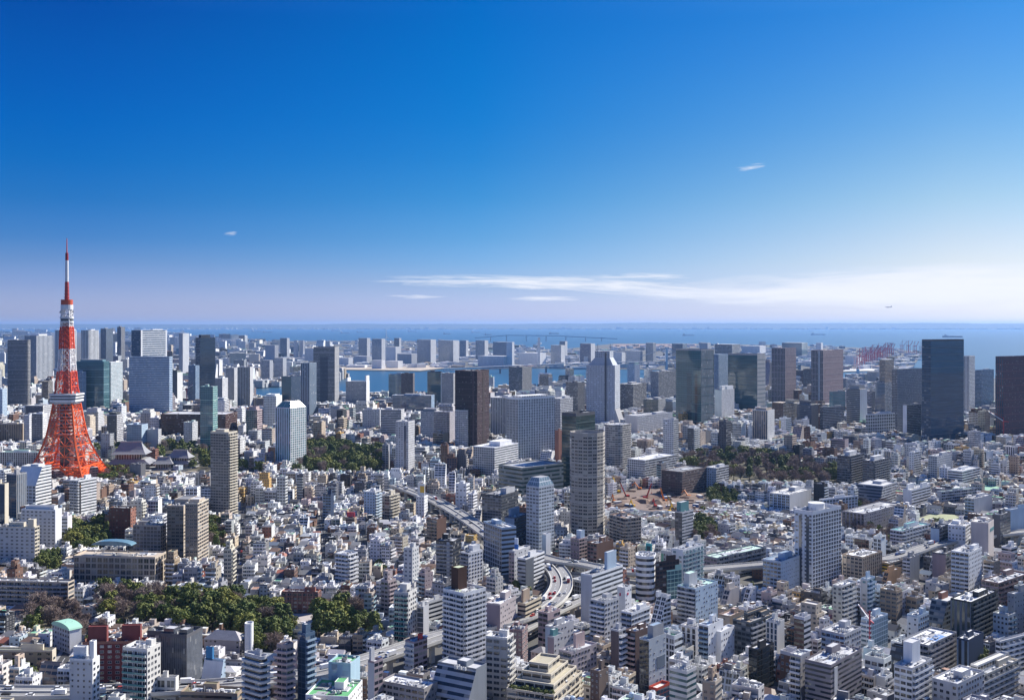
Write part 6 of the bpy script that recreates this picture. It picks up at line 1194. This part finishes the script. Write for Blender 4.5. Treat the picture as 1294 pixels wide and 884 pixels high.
for a, b, c in [(80, 140, 690), (50, 76, 718), (118, 215, 780), (215, 345, 788), (300, 370, 806), (398, 482, 800), (35, 76, 796), (75, 128, 806), (250, 284, 690), (120, 330, 598), (372, 490, 596), (866, 1060, 610), (768, 892, 644), (336, 412, 794), (1158, 1218, 660), (1222, 1272, 619), (1080, 1120, 644), (735, 752, 786), (1070, 1140, 672)]:
    PROT.append((a, b, c, 282384 / (c - HY)))
PROT += [(322, 356, 500, 3100), (426, 640, 495, 3150), (640, 722, 491, 3250), (776, 824, 484, 3600), (1066, 1108, 482, 3700), (1108, 1330, 466, 4300), (1220, 1262, 474, 4000)]
PROT_A = np.array(PROT)
def hmax(px0, px1, Y):
    m = (PROT_A[:, 0] < px1) & (PROT_A[:, 1] > px0) & (PROT_A[:, 3] > Y)
    if not m.any(): return 999.0
    return HC - (PROT_A[m, 2].max() - HY) * Y / F
def zone(px, py, Y):
    """median height, spread, (house, apartment, office) shares, lot width range"""
    if 290 < px < 545 and 640 < py < 775: return 8.8, .34, (.70, .22, .08), (6.5, 11.5)
    if 835 < px < 1035 and 640 < py < 712: return 7.0, .15, (.93, .05, .02), (7.5, 12)
    if -50 < px < 130 and 765 < py < 850: return 7.5, .2, (.85, .12, .03), (8, 13)
    if 1080 < px < 1340 and 606 < py < 665: return 8.0, .35, (.75, .17, .08), (9, 15)
    if 770 < px < 900 and 640 < py < 700: return 9, .4, (.6, .3, .1), (10, 17)
    if Y < 1000 and px > 500: return 14, .52, (.28, .48, .24), (7, 15)
    if Y < 1000: return 11, .5, (.42, .40, .18), (7, 14)
    if Y < 1500 and px < 300: return 17, .45, (.18, .52, .30), (8, 15)
    if Y < 1500: return 15, .52, (.28, .46, .26), (8, 15)
    if Y < 2200: return 16, .5, (.18, .46, .36), (10, 21)
    if Y < 3200: return 18, .48, (0, .45, .55), (14, 30)
    return 26, .5, (0, .4, .6), (30, 60)
CITY = []
WCOL = [('white', (.76, .76, .75), 30), ('pale grey', (.54, .54, .53), 15), ('off-white', (.66, .63, .58), 18), ('grey', (.33, .33, .34), 9), ('beige', (.52, .43, .33), 9), ('tan', (.38, .29, .21), 6), ('brown', (.18, .105, .075), 8), ('pale blue', (.44, .51, .58), 5), ('dark grey', (.12, .12, .13), 8), ('pinkish', (.47, .37, .35), 4), ('brick-red', (.26, .12, .09), 2), ('black', (.04, .042, .048), 3), ('mauve', (.30, .25, .27), 3), ('cream', (.60, .54, .42), 5), ('ochre', (.52, .33, .12), 1)]
WSUM = sum(w for *_, w in WCOL)
RCOL = [('white', (.74, .74, .73), 30), ('pale', (.60, .59, .57), 28), ('grey', (.40, .40, .40), 16), ('dark', (.15, .15, .16), 8), ('green', (.18, .42, .26), 4), ('blue-grey', (.33, .38, .45), 7), ('tan', (.44, .37, .29), 7), ('mint', (.45, .58, .48), 3), ('rusty', (.38, .22, .16), 2)]
TCOL = [('grey tiled', (.20, .20, .21), 10), ('dark tiled', (.08, .08, .09), 8), ('brown tiled', (.18, .12, .09), 5), ('blue-grey tiled', (.15, .18, .23), 4), ('pale metal', (.50, .50, .50), 6), ('red tiled', (.32, .12, .08), 1)]
def pick(rnd, T):
    r = rnd.uniform(0, sum(t[2] for t in T))
    for n, c, w in T:
        r -= w
        if r <= 0: return n, c
    return T[0][:2]
def jit(rnd, c, a=.08): k = 1 + rnd.uniform(-a, a); return tuple(max(.015, min(.8, v * k * (1 + rnd.uniform(-.03, .03)))) for v in c)
def plan(x, y, w, d, h, rz, kind, seed):
    rnd = random.Random(seed); cn, cc = pick(rnd, WCOL); wc = jit(rnd, cc); rn, rc = pick(rnd, RCOL)
    s = dict(x=x, y=y, w=w, d=d, h=h, rz=rz, seed=seed, wc=wc, kindkey=kind, colname=cn, hero=False)
    s['lod'] = 0 if y < 1050 else 1 if y < 2000 else 2
    n = max(1, round(h / 3.1)); s['storeys'] = n; s['gc'] = rnd.choice(('dark', 'dark', 'grey', 'blue', 'brown')) ; s['roofc'] = jit(rnd, rc); s['feat'] = f'with {rn} roof'
    if kind == 'house':
        s['bay'] = 3.0; s['front'] = s['side'] = 'house'
        if rnd.random() < .58:
            rn, rc = pick(rnd, TCOL); s.update(shape='house', roofc=jit(rnd, rc), rf=rnd.uniform(.22, .34), hip=rnd.choice((0, 0, .6, 1.0))); s['feat'] = f'with {rn} roof'
            if h > 10.5: s['h'] = rnd.uniform(7, 10)
        else: s.update(par=.5, nopent=rnd.random() < .5)
        s['storeys'] = max(1, min(3, round(s['h'] / 3.4)))
    elif kind == 'apartment':
        r = rnd.random(); s['bay'] = rnd.choice((2.6, 3.0, 3.4, 4.0)); s['sc'] = wc if rnd.random() < .6 else jit(rnd, rnd.choice(((.7, .7, .7), (.5, .5, .5), (.2, .19, .19), (.42, .36, .3))))
        fr = 'door' if s['lod'] < 2 else 'balc'
        if r < .12 and h > 12: s.update(shape='slant', front='punch', slst=rnd.choice(('grid', 'balc')), side='sparse', cut=rnd.uniform(.25, .65))
        elif r < .50: s.update(front=fr, side=rnd.choice(('punch', 'sparse', 'punch')), bal='f')
        elif r < .80: s.update(front=rnd.choice(('punch', 'sparse', 'pair')), side=fr, bal='s')
        else: s.update(front=rnd.choice(('punch', 'pair')), side=rnd.choice(('punch', 'pair')))
        s['balc'] = jit(rnd, rnd.choice((wc, wc, (.66, .66, .66), (.48, .48, .49))));
        if rnd.random() < .12: s['balsty'] = jit(rnd, (.3, .42, .45))
        if rnd.random() < .30 and h > 14: s['crown'] = (rnd.uniform(1.2, 2.6), rnd.choice((3.1, 6.2)), 'punch'); s['nopent'] = rnd.random() < .5
        if rnd.random() < .35: s['tank'] = (rnd.uniform(-.3, .3), rnd.uniform(.1, .35)); s['tankc'] = rnd.choice(('off', 'lgrey', 'pblue'))
        s['ac'] = rnd.choice((0, 2, 3, 5))
    else:
        st = rnd.choice(('band', 'band', 'punch', 'pair', 'grid', 'fins', 'glass', 'vert')); s.update(front=st, side=rnd.choice((st, 'punch', 'blank', 'sparse', 'band')), bay=rnd.choice((2.4, 3.2, 4.2)), fl=rnd.choice((3.4, 3.8)))
        if st == 'glass': s['gc'] = rnd.choice(('blue', 'teal', 'grey', 'dark'))
        s['sc'] = wc if rnd.random() < .65 else jit(rnd, (.6, .6, .6)); s['ac'] = rnd.choice((2, 4, 6, 8)); s['par'] = rnd.uniform(.8, 2.2) if s['lod'] < 2 else 0
        if rnd.random() < .08 and s['lod'] < 2: s['panels'] = [('f', .05, .22, .35, .92, rnd.choice(('white', 'blue', 'red', 'yellow', 'green', 'teal')), 'sign')]
    if s['lod'] == 2 and y > 2600 and rnd.random() < .8: s['gc'] = rnd.choice(((.10, .13, .17), (.15, .18, .23), (.08, .11, .15)))  # far glass painted paler for the sky it would reflect
    if s['lod'] == 2: s['ac'] = 0; s['tank'] = None
    elif s['lod'] == 1: s['ac'] = min(s.get('ac', 0), 2)
    return s
def fill():
    rnd = random.Random(4242); cnt = 0; pts = np.array([p for p, _ in SEEDS])
    made = 0
    for _ in range(1500):       # slim high-rises of the middle distance, in the gaps the landmarks leave
        qx, qy = rnd.uniform(-20, 1310), rnd.uniform(488, 566); x, y = G(qx, qy); w, d = rnd.uniform(18, 34), rnd.uniform(16, 30); hw = w * .6 * F / y; hm = hmax(qx - hw, qx + hw, y)
        if made >= 90 or hm < 42 or not in_poly(x, y, LAND): continue
        a = SEEDS[int(np.argmin(((pts - (x, y)) ** 2).sum(1)))][1]
        if stamp(x, y, w + 8, d + 8, -a, None) in (True, None): continue
        CITY.append(plan(x, y, w, d, min(hm, rnd.uniform(45, 112)), -a, rnd.choice(('office', 'apartment', 'apartment')), 70000 + made)); stamp(x, y, w, d, -a, 1); made += 1
        s = CITY[-1]; s['crown'] = (rnd.uniform(2, 4), rnd.uniform(3, 7), rnd.choice(('punch', 'blank', 'band')))
    print('slim towers', made)
    for si, (sp, a) in enumerate(SEEDS):
        c, sn = math.cos(-a), math.sin(-a); big = sp[1] > 1700
        st = rnd.uniform(4.0, 5.5) if not big else 8; BL, BD = (rnd.uniform(42, 60), rnd.uniform(20, 25)) if not big else (80, 40); Rr = 900 if not big else 2200
        for iu in range(int(-Rr / (BL + st)), int(Rr / (BL + st)) + 1):
            for iv in range(int(-Rr / (BD + st)), int(Rr / (BD + st)) + 1):
                bu, bv = iu * (BL + st), iv * (BD + st); bx, by = sp[0] + bu * c - bv * sn, sp[1] + bu * sn + bv * c
                if by < 440 or by > 4200 or abs(bx) > by * .64 + 80: continue
                if int(np.argmin(((pts - (bx, by)) ** 2).sum(1))) != si: continue
                px, py = PX(bx, by, 0)[:2]; Z = zone(px, py, by)
                for row in (0, 1):
                    u = -BL / 2; d0 = BD / 2
                    while u < BL / 2 - 6:
                        lw = rnd.uniform(*Z[3]); lw = min(lw, BL / 2 - u)
                        if BL / 2 - (u + lw) < 6: lw = BL / 2 - u
                        gap = rnd.uniform(.6, 2.0); w = lw - gap; d = d0 - rnd.uniform(.6, 3.0); uc = u + lw / 2; vc = (-1 if row == 0 else 1) * (d0 / 2 + rnd.uniform(-.3, .3)); u += lw
                        if w < 5 or rnd.random() < .03: continue
                        x, y = bx + uc * c - vc * sn, by + uc * sn + vc * c
                        qx, qy = PX(x, y, 0)
                        if not (-170 < qx < 1465): continue
                        if y > 2500 and not in_poly(x, y, LAND): continue
                        if stamp(x, y, w, d, -a, None, -.6) in (True, None): continue
                        r = rnd.random(); kind = 'house' if r < Z[2][0] else 'apartment' if r < Z[2][0] + Z[2][1] else 'office'
                        h = Z[0] * math.exp(rnd.gauss(0, Z[1])); h = min(max(h, 6.0), 62 if y < 1500 else 85)
                        if kind == 'house': h = min(h, rnd.uniform(7, 11.5))
                        elif h < 8: kind = 'house' if rnd.random() < .6 else kind
                        h = min(h, 4.6 * min(w, d))
                        hw = (w + d) * .36 * F / y; hm = hmax(qx - hw, qx + hw, y)
                        if hm < 4: continue
                        if h > hm: h = hm * rnd.uniform(.8, 1.0)
                        if h < 6.5 and kind != 'house': kind = 'house' if w < 22 else kind
                        CITY.append(plan(x, y, w, d, h, -a + R(rnd.uniform(-2.5, 2.5)), kind, 1000 + cnt)); cnt += 1; stamp(x, y, w, d, -a, 1)
    # fill the odd corners between the blocks
    done = 0
    for _ in range(26000):
        y = 450 + 1500 * rnd.random() ** 1.2; x = rnd.uniform(-.53, .53) * y; qx, qy = PX(x, y, 0)
        w, d = rnd.uniform(8.5, 13), rnd.uniform(8.5, 12); a = SEEDS[int(np.argmin(((pts - (x, y)) ** 2).sum(1)))][1]
        if stamp(x, y, w, d, -a, None, .4) in (True, None): continue
        hm = hmax(qx - 8, qx + 8, y)
        if hm < 4: continue
        kind = 'house' if rnd.random() < .6 else 'apartment'; h = min(hm, rnd.uniform(6.5, 10) if kind == 'house' else rnd.uniform(9, 22))
        if h < 7: kind = 'house'
        CITY.append(plan(x, y, w, d, h, -a, kind, 90000 + done)); done += 1; stamp(x, y, w, d, -a, 1)
    print('corner fill', done)
    # farther city on the left and harbour land
    def scatter(n, x0, x1, y0, y1, med, sig, cap, wr, kinds, sd, white=0.0):
        nonlocal cnt
        rn = random.Random(sd); cells = set()
        for _ in range(n):
            px, py = rn.uniform(x0, x1), y1 - (y1 - y0) * rn.random() ** 1.0; x, y = G(px, py)
            if not in_poly(x, y, LAND): continue
            w, d = rn.uniform(*wr), rn.uniform(*wr) * .8; key = (int(x / (wr[1] * .8)), int(y / (wr[1] * 1.1)))
            if key in cells: continue
            if y < 4800 and stamp(x, y, w, d, 0, None) in (True, None): continue
            cells.add(key); h = min(cap, med * math.exp(rn.gauss(0, sig))); hw = w * .5 * F / y; hm = hmax(px - hw, px + hw, y)
            if hm < 5: continue
            CITY.append(plan(x, y, w, d, min(h, hm), R(rn.uniform(-10, 45)), rn.choice(kinds), 50000 + cnt)); cnt += 1
            if rn.random() < white: CITY[-1].update(wc=(.74, .74, .74), sc=(.74, .74, .74), colname='white', front='blank' if h < 25 else 'punch', side='blank')
    scatter(1700, -170, 420, 436, 492, 34, .5, 150, (30, 70), ('office', 'apartment'), 11, .3)
    scatter(1000, -170, 330, 420, 437, 38, .5, 140, (60, 150), ('office', 'apartment'), 12, .4)
    scatter(620, 330, 660, 431, 465, 11, .4, 34, (30, 95), ('office',), 13, .8)
    scatter(560, 640, 1060, 436, 466, 13, .45, 45, (30, 80), ('office', 'apartment'), 14, .75)
    scatter(220, 1060, 1165, 440, 467, 11, .4, 26, (25, 70), ('office',), 15, .5)
fill()
# who shows, and how large: a painter's pass over the boxes
def visibility():
    allb = [s for s in SPECS if s.get('hero')] + CITY; order = sorted(range(len(allb)), key=lambda k: -allb[k]['y']); buf = np.full((884, 1294), -1, dtype=np.int32)
    for k in order:
        s = allb[k]; c, sn = math.cos(s['rz']), math.sin(s['rz']); xs, ys = [], []
        for sx in (-.5, .5):
            for sy in (-.5, .5):
                X, Y = s['x'] + sx * s['w'] * c - sy * s['d'] * sn, s['y'] + sx * s['w'] * sn + sy * s['d'] * c
                for z in (0, s['h']): q = PX(X, Y, z); xs.append(q[0]); ys.append(q[1])
        x0, x1, y0, y1 = max(0, int(min(xs))), min(1294, int(max(xs)) + 1), max(0, int(min(ys))), min(884, int(max(ys)) + 1)
        if x1 > x0 and y1 > y0: buf[y0:y1, x0:x1] = k
        s['box'] = (min(xs), min(ys), max(xs), max(ys))
    ids = buf.ravel(); ok = ids >= 0; n = np.bincount(ids[ok], minlength=len(allb)); yy, xx = np.divmod(np.arange(ids.size), 1294)
    cx = np.bincount(ids[ok], weights=xx[ok], minlength=len(allb)); cy = np.bincount(ids[ok], weights=yy[ok], minlength=len(allb))
    for k, s in enumerate(allb): s['vis'] = int(n[k]); s['cx'], s['cy'] = (cx[k] / n[k], cy[k] / n[k]) if n[k] else (s['box'][0], s['box'][1])
visibility()
for s in SPECS:
    if not s.get('prebuilt'): realize(s)
# individuals: the ones that show largest of each kind
KIND = {'house': ('house', 'house', 'house'), 'apartment': ('apartment_building', 'apartment block', 'apartments'), 'office': ('office_building', 'office building', 'office')}
NUM = 'zero one two three four five six seven eight nine ten eleven twelve thirteen fourteen fifteen sixteen seventeen eighteen nineteen twenty'.split()
ORD = 'nearest second third fourth fifth sixth seventh eighth ninth tenth eleventh twelfth thirteenth fourteenth fifteenth sixteenth'.split()
SOLO, REST = [], {'house': [], 'apartment': [], 'office': []}
for kk in KIND:
    L = sorted([s for s in CITY if s['kindkey'] == kk], key=lambda s: -s['vis']); lim = 300 - sum(1 for s in SPECS if s.get('name') == KIND[kk][0])
    for i, s in enumerate(L):
        if i < lim and s['vis'] >= 14: SOLO.append(s)
        elif s['vis'] > 0 or s['y'] < 2500: REST[kk].append(s)
def labels():
    marks = [(s['nick'], (s['box'][0] + s['box'][2]) / 2, s['cy'], s['y']) for s in SPECS if s.get('nick') and 'box' in s]; use = {}
    for s in SOLO:
        best = min(marks, key=lambda m: abs(m[1] - s['cx']) + 1.3 * abs(m[2] - s['cy'])); dx = s['cx'] - best[1]
        if abs(dx) > 14 and abs(dx) > .8 * abs(s['cy'] - best[2]): rel = 'right of' if dx > 0 else 'left of'
        else: rel = 'before' if s['y'] < best[3] else 'behind'
        n = s['storeys']; st = (NUM[n] if n < len(NUM) else 'many') + '-storey'; base = f"{s['colname']} {st} {KIND[s['kindkey']][2]} {s['feat']}"
        s['lab'] = (base, rel, best[0]); use.setdefault(s['lab'], []).append((math.hypot(dx, s['cy'] - best[2]), s))
    for (base, rel, nick), L in use.items():
        L.sort(key=lambda t: t[0])
        for i, (_, s) in enumerate(L): s['label'] = f"{base}, {rel} {nick}" if len(L) == 1 else f"{base}, {ORD[min(i, 15)]} {rel} {nick}"
labels()
for s in SOLO:
    nm, ct, _ = KIND[s['kindkey']]; s['name'] = nm; s['cat'] = ct; s['group'] = {'house': 'small houses of the city', 'apartment': 'apartment blocks of the city', 'office': 'office buildings of the city'}[s['kindkey']]; realize(s)
AC_ME = None
for kk, L in REST.items():
    m = MB()
    for s in L:
        if s['y'] < 1200 and s['vis'] < 14: s['lod'] = 1
        for p in make_parts(s):
            for (x, y, z, a) in p['locs']:
                t = MB(); t.merge(p['mb'], x, y, z, a); m.merge(t, s['x'], s['y'], 0, s['rz'])
    if m.f: tag(m.build({'house': 'houses', 'apartment': 'apartment_buildings', 'office': 'office_buildings'}[kk]), {'house': 'mass of smaller houses filling the gaps of the city', 'apartment': 'mass of smaller and farther apartment blocks of the city', 'office': 'mass of smaller and farther office buildings of the city'}[kk], {'house': 'houses', 'apartment': 'apartment blocks', 'office': 'office buildings'}[kk], kind='stuff')
print('city', len(CITY), 'solo', len(SOLO), {k: len(v) for k, v in REST.items()})
# ------------------------------------------------------------------ cars
def car_mesh(kind, col):
    m = MB()
    if kind == 'truck':
        m.box(-1.15, 1.15, -3.6, 2.2, .9, 3.3, 'paint', COL['white']); m.box(-1.1, 1.1, 2.3, 3.9, .5, 2.6, 'paint', col); m.box(-1.0, 1.0, 3.901, 3.95, 1.5, 2.4, 'glaze', (.03, .04, .05)); m.box(-1, 1, -3.5, 3.7, .35, .88, 'paint', (.05, .05, .05))
    else:
        L, H = (2.2, .75) if kind == 'car' else (2.4, 1.0)
        m.box(-.88, .88, -L, L, .3, .3 + H * .8, 'paint', col)
        z0, z1 = .3 + H * .8, .3 + H * 1.6; f0, f1 = (L * .45, L * .2) if kind == 'car' else (L * .8, L * .6); b0, b1 = -L * .9, -L * .7
        A = [(-.82, b0, z0), (.82, b0, z0), (.82, f0, z0), (-.82, f0, z0)]; B = [(-.7, b1, z1), (.7, b1, z1), (.7, f1, z1), (-.7, f1, z1)]
        for k in range(4): m.face([A[k], A[(k + 1) % 4], B[(k + 1) % 4], B[k]], 'glaze', (.03, .035, .045))
        m.face(B, 'paint', col)
    for sx in (-.9, .75):
        for y in (-1.5, 1.4): m.box(sx, sx + .15, y - .32, y + .32, 0, .64, 'paint', (.02, .02, .02))
    return m.mesh(kind)
CARC = [('white', (.75, .75, .75)), ('black', (.03, .03, .03)), ('silver', (.45, .46, .48)), ('red', (.45, .04, .03)), ('blue', (.05, .12, .35))]
CM = {(k, n): car_mesh(k, c) for k in ('car', 'van', 'truck') for n, c in CARC}
def traffic(key, n, seed, where, lo=-50, hi=1340):
    rr = random.Random(seed); P, N, w = PATHS[key]; idx = [i for i in range(1, len(P) - 1) if lo < PX(*P[i][:2], P[i][2] if len(P[i]) > 2 else 0)[0] < hi]
    for _ in range(n):
        i = rr.choice(idx); q = rr.random(); lane = rr.choice((-.30, -.14, .14, .30) if w > 14 else (-.2, .2)) * w; kd = rr.choice(('car', 'car', 'car', 'van', 'truck')); cn = rr.choice(('white', 'white', 'black', 'silver', 'silver', 'red', 'blue'))
        x = P[i][0] + (P[i + 1][0] - P[i][0]) * q + N[i][0] * lane; y = P[i][1] + (P[i + 1][1] - P[i][1]) * q + N[i][1] * lane; z = (P[i][2] if len(P[i]) > 2 else .012) + .015
        a = math.atan2(P[i + 1][1] - P[i][1], P[i + 1][0] - P[i][0]) - math.pi / 2 + (math.pi if lane < 0 else 0)
        o = link(kd, CM[(kd, cn)], None, (x, y, z), a); tag(o, f'{cn} {kd} driving on {where}', kd, f'{cn} {kd}s on {where}')
traffic('main', 78, 5, 'the elevated expressway', 430, 720); traffic('main', 26, 9, 'the elevated expressway', 0, 430); traffic('branch', 22, 6, 'the upper elevated ramp'); traffic('cross', 18, 7, 'the straight elevated lanes'); traffic('d', 16, 8, 'the avenue at the bottom'); traffic('f', 14, 10, 'the street under the expressway'); traffic('g', 16, 12, 'the wide road by the park'); traffic('a', 4, 13, 'the narrow left street')
# ------------------------------------------------------------------ building site machines
def digger(px, py, cn, col, rz, crane, label):
    x, y = G(px, py); root = empty('crawler_crane' if crane else 'excavator', (x, y, .02), rz); tag(root, label, 'crane' if crane else 'excavator', None); k = 1.25 if crane else 1.1
    for sx in (-1.6, 1.0): m = MB(); m.box(sx * k, (sx + .6) * k, -2.4 * k, 2.4 * k, 0, .95 * k, 'paint', (.05, .05, .05)); m.build('track', root)
    m = MB(); m.box(-1.4 * k, 1.4 * k, -2.6 * k, 1.3 * k, 1.0 * k, 2.5 * k, 'paint', col); m.box(-1.4 * k, -.3 * k, 1.32 * k, 2.2 * k, 1.1 * k, 2.9 * k, 'glaze', (.05, .06, .07)); m.build('cab_house', root)
    m = MB()
    if crane:
        for sx in (-.7, .7): m.beam((sx, 1.5, 2.4), (sx * .5, 9, 18), .7, 'paint', col)
        for j in range(8): a = j / 8; b = (j + 1) / 8; m.beam((-.7 + .4 * a, 1.5 + 7.5 * a, 2.4 + 15.6 * a), (.7 - .4 * b, 1.5 + 7.5 * b, 2.4 + 15.6 * b), .4, 'paint', col)
        m.build('boom', root); m = MB(); m.beam((0, 9, 18), (0, 9.1, 7), .15, 'paint', COL['black']); m.box(-.5, .5, 8.6, 9.6, 6, 7, 'paint', col); m.build('hook', root)
    else:
        m.beam((0, 1.5, 2.6), (0, 6, 8.5), 1.1, 'paint', col); m.build('boom', root); m = MB(); m.beam((0, 6, 8.5), (0, 10, 4), .8, 'paint', col); m.box(-.8, .8, 9.4, 10.8, 2.6, 4.1, 'paint', COL['dgrey']); m.build('arm', root)
YE, RE, OR = (.68, .42, .03), (.55, .05, .03), (.65, .20, .04)
for i, a in enumerate([(781, 622, 'yellow', YE, .6, True, 'yellow crawler crane at the back left of the building site'), (792, 628, 'red', RE, 2.0, True, 'red crawler crane left of the middle of the building site'), (808, 618, 'orange', OR, 1.2, False, 'orange excavator at the back of the building site'), (816, 630, 'red', RE, -1.0, True, 'red crawler crane in the middle of the building site'),
          (842, 622, 'red', RE, .4, True, 'red crawler crane at the back right of the building site'), (840, 634, 'orange', OR, 2.4, True, 'orange crawler crane right of the middle of the building site'), (853, 645, 'yellow', YE, 1.8, True, 'yellow crawler crane nearest the dark-capped grey slab'), (846, 647, 'yellow', YE, -.5, False, 'yellow excavator in front of the building site'),
          (870, 628, 'orange', OR, .9, False, 'orange excavator at the right edge of the building site'), (800, 640, 'yellow', YE, 2.6, False, 'yellow excavator at the front left of the building site'), (828, 640, 'red', RE, .2, False, 'red excavator at the front of the building site'), (776, 634, 'orange', OR, .2, False, 'orange excavator at the left edge of the building site')]): digger(*a)
def spoil(px, py, r, h, seed):
    rr = random.Random(seed); x, y = G(px, py); m = MB(); n = 12
    R0 = [r * rr.uniform(.8, 1.2) for _ in range(n)]
    for k in range(n):
        a, b = 6.283 * k / n, 6.283 * (k + 1) / n; p = (R0[k] * math.cos(a), R0[k] * math.sin(a), 0); q = (R0[(k + 1) % n] * math.cos(b), R0[(k + 1) % n] * math.sin(b), 0)
        p1 = (p[0] * .4, p[1] * .4, h * .85); q1 = (q[0] * .4, q[1] * .4, h * .85); m.face([p, q, q1, p1], 'earth', (.22, .15, .11)); m.face([p1, q1, (0, 0, h)], 'earth', (.24, .17, .13))
    tag(m.build('spoil_heap', None, (x, y, .0)), 'brown heap of dug earth on the building site', 'earth heap', 'earth heaps on the building site')
for i in range(14): rr = random.Random(i + 60); spoil(rr.uniform(785, 880), rr.uniform(622, 643), rr.uniform(7, 16), rr.uniform(2, 5), i)
def site_box(i):
    rr = random.Random(900 + i); x, y = G(rr.uniform(776, 886), rr.uniform(619, 645)); t = rr.random(); m = MB(); root = empty('site_hut' if t < .5 else 'steel_stack', (x, y, .02), rr.uniform(0, 3.1))
    if t < .5:
        c = rr.choice(('white', 'lgrey', 'blue', 'teal')); m.box(-5, 5, -2, 2, 0, 2.8, 'paint', cl(c)); m.build('cabin', root); m = MB(); m.box(-5.2, 5.2, -2.2, 2.2, 2.803, 3.0, 'paint', COL['off']); m.build('roof', root); tag(root, 'small site hut standing on the brown building site', 'hut', 'huts on the building site')
    else:
        for k in range(6): m.beam((-6, -1.8 + .7 * k, .4), (6, -1.8 + .7 * k, .4), .5, 'paint', (.12, .07, .05))
        m.box(-6, 6, -2, -1, .7, 1.3, 'paint', (.10, .06, .05)); m.build('beams', root); tag(root, 'stack of dark steel beams lying on the brown building site', 'steel stack', 'steel stacks on the building site')
for i in range(34): site_box(i)
def tower_crane(px, py, h, label, col, a):
    x, y = G(px, py); root = empty('tower_crane', (x, y, 0), a); tag(root, label, 'crane'); m = MB(); m.beam((0, 0, 0), (0, 0, h), 1.8 if h > 30 else .8, 'paint', col); m.build('mast', root); m = MB(); k = .45 if h < 30 else 1.0; m.beam((0, 0, h), (26 * k, 0, h + 16 * k), 1.3 * k, 'paint', COL['white']); m.beam((0, 0, h), (-9 * k, 0, h - 1), 1.6 * k, 'paint', col); m.beam((0, 0, h + 6 * k), (26 * k, 0, h + 16 * k), .4 * k, 'paint', col); m.beam((0, 0, h), (0, 0, h + 6), .8, 'paint', col); m.build('jib', root)
tower_crane(1268, 560, 40, 'red and white tower crane before the dark red edge tower', (.5, .06, .06), 2.4)
tower_crane(236, 512, 44, 'red and white tower crane beside the narrow white slab', (.5, .06, .06), .2)
tower_crane(1099, 826, 22, 'slim red and white site crane by the white curved-corner block', (.5, .08, .1), 1.9)
def aeroplane(px, py, Y, rz):
    root = empty('aeroplane', ((px - CX) / F * Y, Y, HC + (HY - py) / F * Y), rz); tag(root, 'tiny aeroplane flying low over the bay at the right', 'aeroplane')
    m = MB(); m.beam((-15, 0, 0), (11, 0, 0), 3.2, 'paint', COL['white']); m.beam((11, 0, 0), (15, 0, -.4), 2.0, 'paint', COL['white']); m.beam((-15, 0, 0), (-19, 0, .8), 1.8, 'paint', COL['white']); m.build('fuselage', root)
    for sg in (-1, 1): m = MB(); m.face([(2, 0, -1), (-4, 0, -1), (-9, 16 * sg, .4), (-7, 16 * sg, .4)], 'paint', COL['lgrey']); m.face([(2, 0, -1.4), (-4, 0, -1.4), (-9, 16 * sg, .2), (-7, 16 * sg, .2)], 'paint', COL['lgrey']); m.build('wing', root); m = MB(); m.beam((-2, 5 * sg, -2), (2, 5 * sg, -2), 1.8, 'paint', COL['grey']); m.build('engine', root)
    m = MB(); m.face([(-14, -.15, 1), (-19, -.15, 1), (-20, -.15, 7), (-17.5, -.15, 7)], 'paint', COL['blue']); m.face([(-14, .15, 1), (-19, .15, 1), (-20, .15, 7), (-17.5, .15, 7)], 'paint', COL['blue']); m.build('tail_fin', root)
aeroplane(1122, 388, 5600, R(150))
# scattered street trees in the gaps
rr = random.Random(99); k = 0
for _ in range(6000):
    if k >= 60: break
    px, py = rr.uniform(0, 1294), rr.uniform(600, 880); x, y = G(px, py); i, j = int((x - RX0) / RES), int((y - RY0) / RES)
    if 0 < i < NXC - 2 and 0 < j < NYC - 2 and not OCC[j - 1:j + 2, i - 1:i + 2].any():
        k += 1; plant_tree(x, y, rr.uniform(5, 9), rr.random() < .35, rr, 'small street tree between the houses', 'small street trees'); OCC[j - 1:j + 2, i - 1:i + 2] = 3
grow_woods()
# ------------------------------------------------------------------ air
def air():
    m = MB(); m.box(-65000, 65000, -4000, 61000, -3.0, 345.0, 'haze_air', (.5, .5, .5), bottom=True); o = m.build('haze'); tag(o, None, None, None, 'stuff')
mt = bpy.data.materials.new('haze_air'); mt.use_nodes = True; MATS['haze_air'] = mt; nt = mt.node_tree; nt.nodes.clear()
o_ = nt.nodes.new('ShaderNodeOutputMaterial'); v_ = nt.nodes.new('ShaderNodeVolumePrincipled'); v_.inputs['Density'].default_value = 1.9e-5; v_.inputs['Color'].default_value = (.33, .57, 1.0, 1); v_.inputs['Anisotropy'].default_value = .25
nt.links.new(v_.outputs[0], o_.inputs['Volume'])
air()
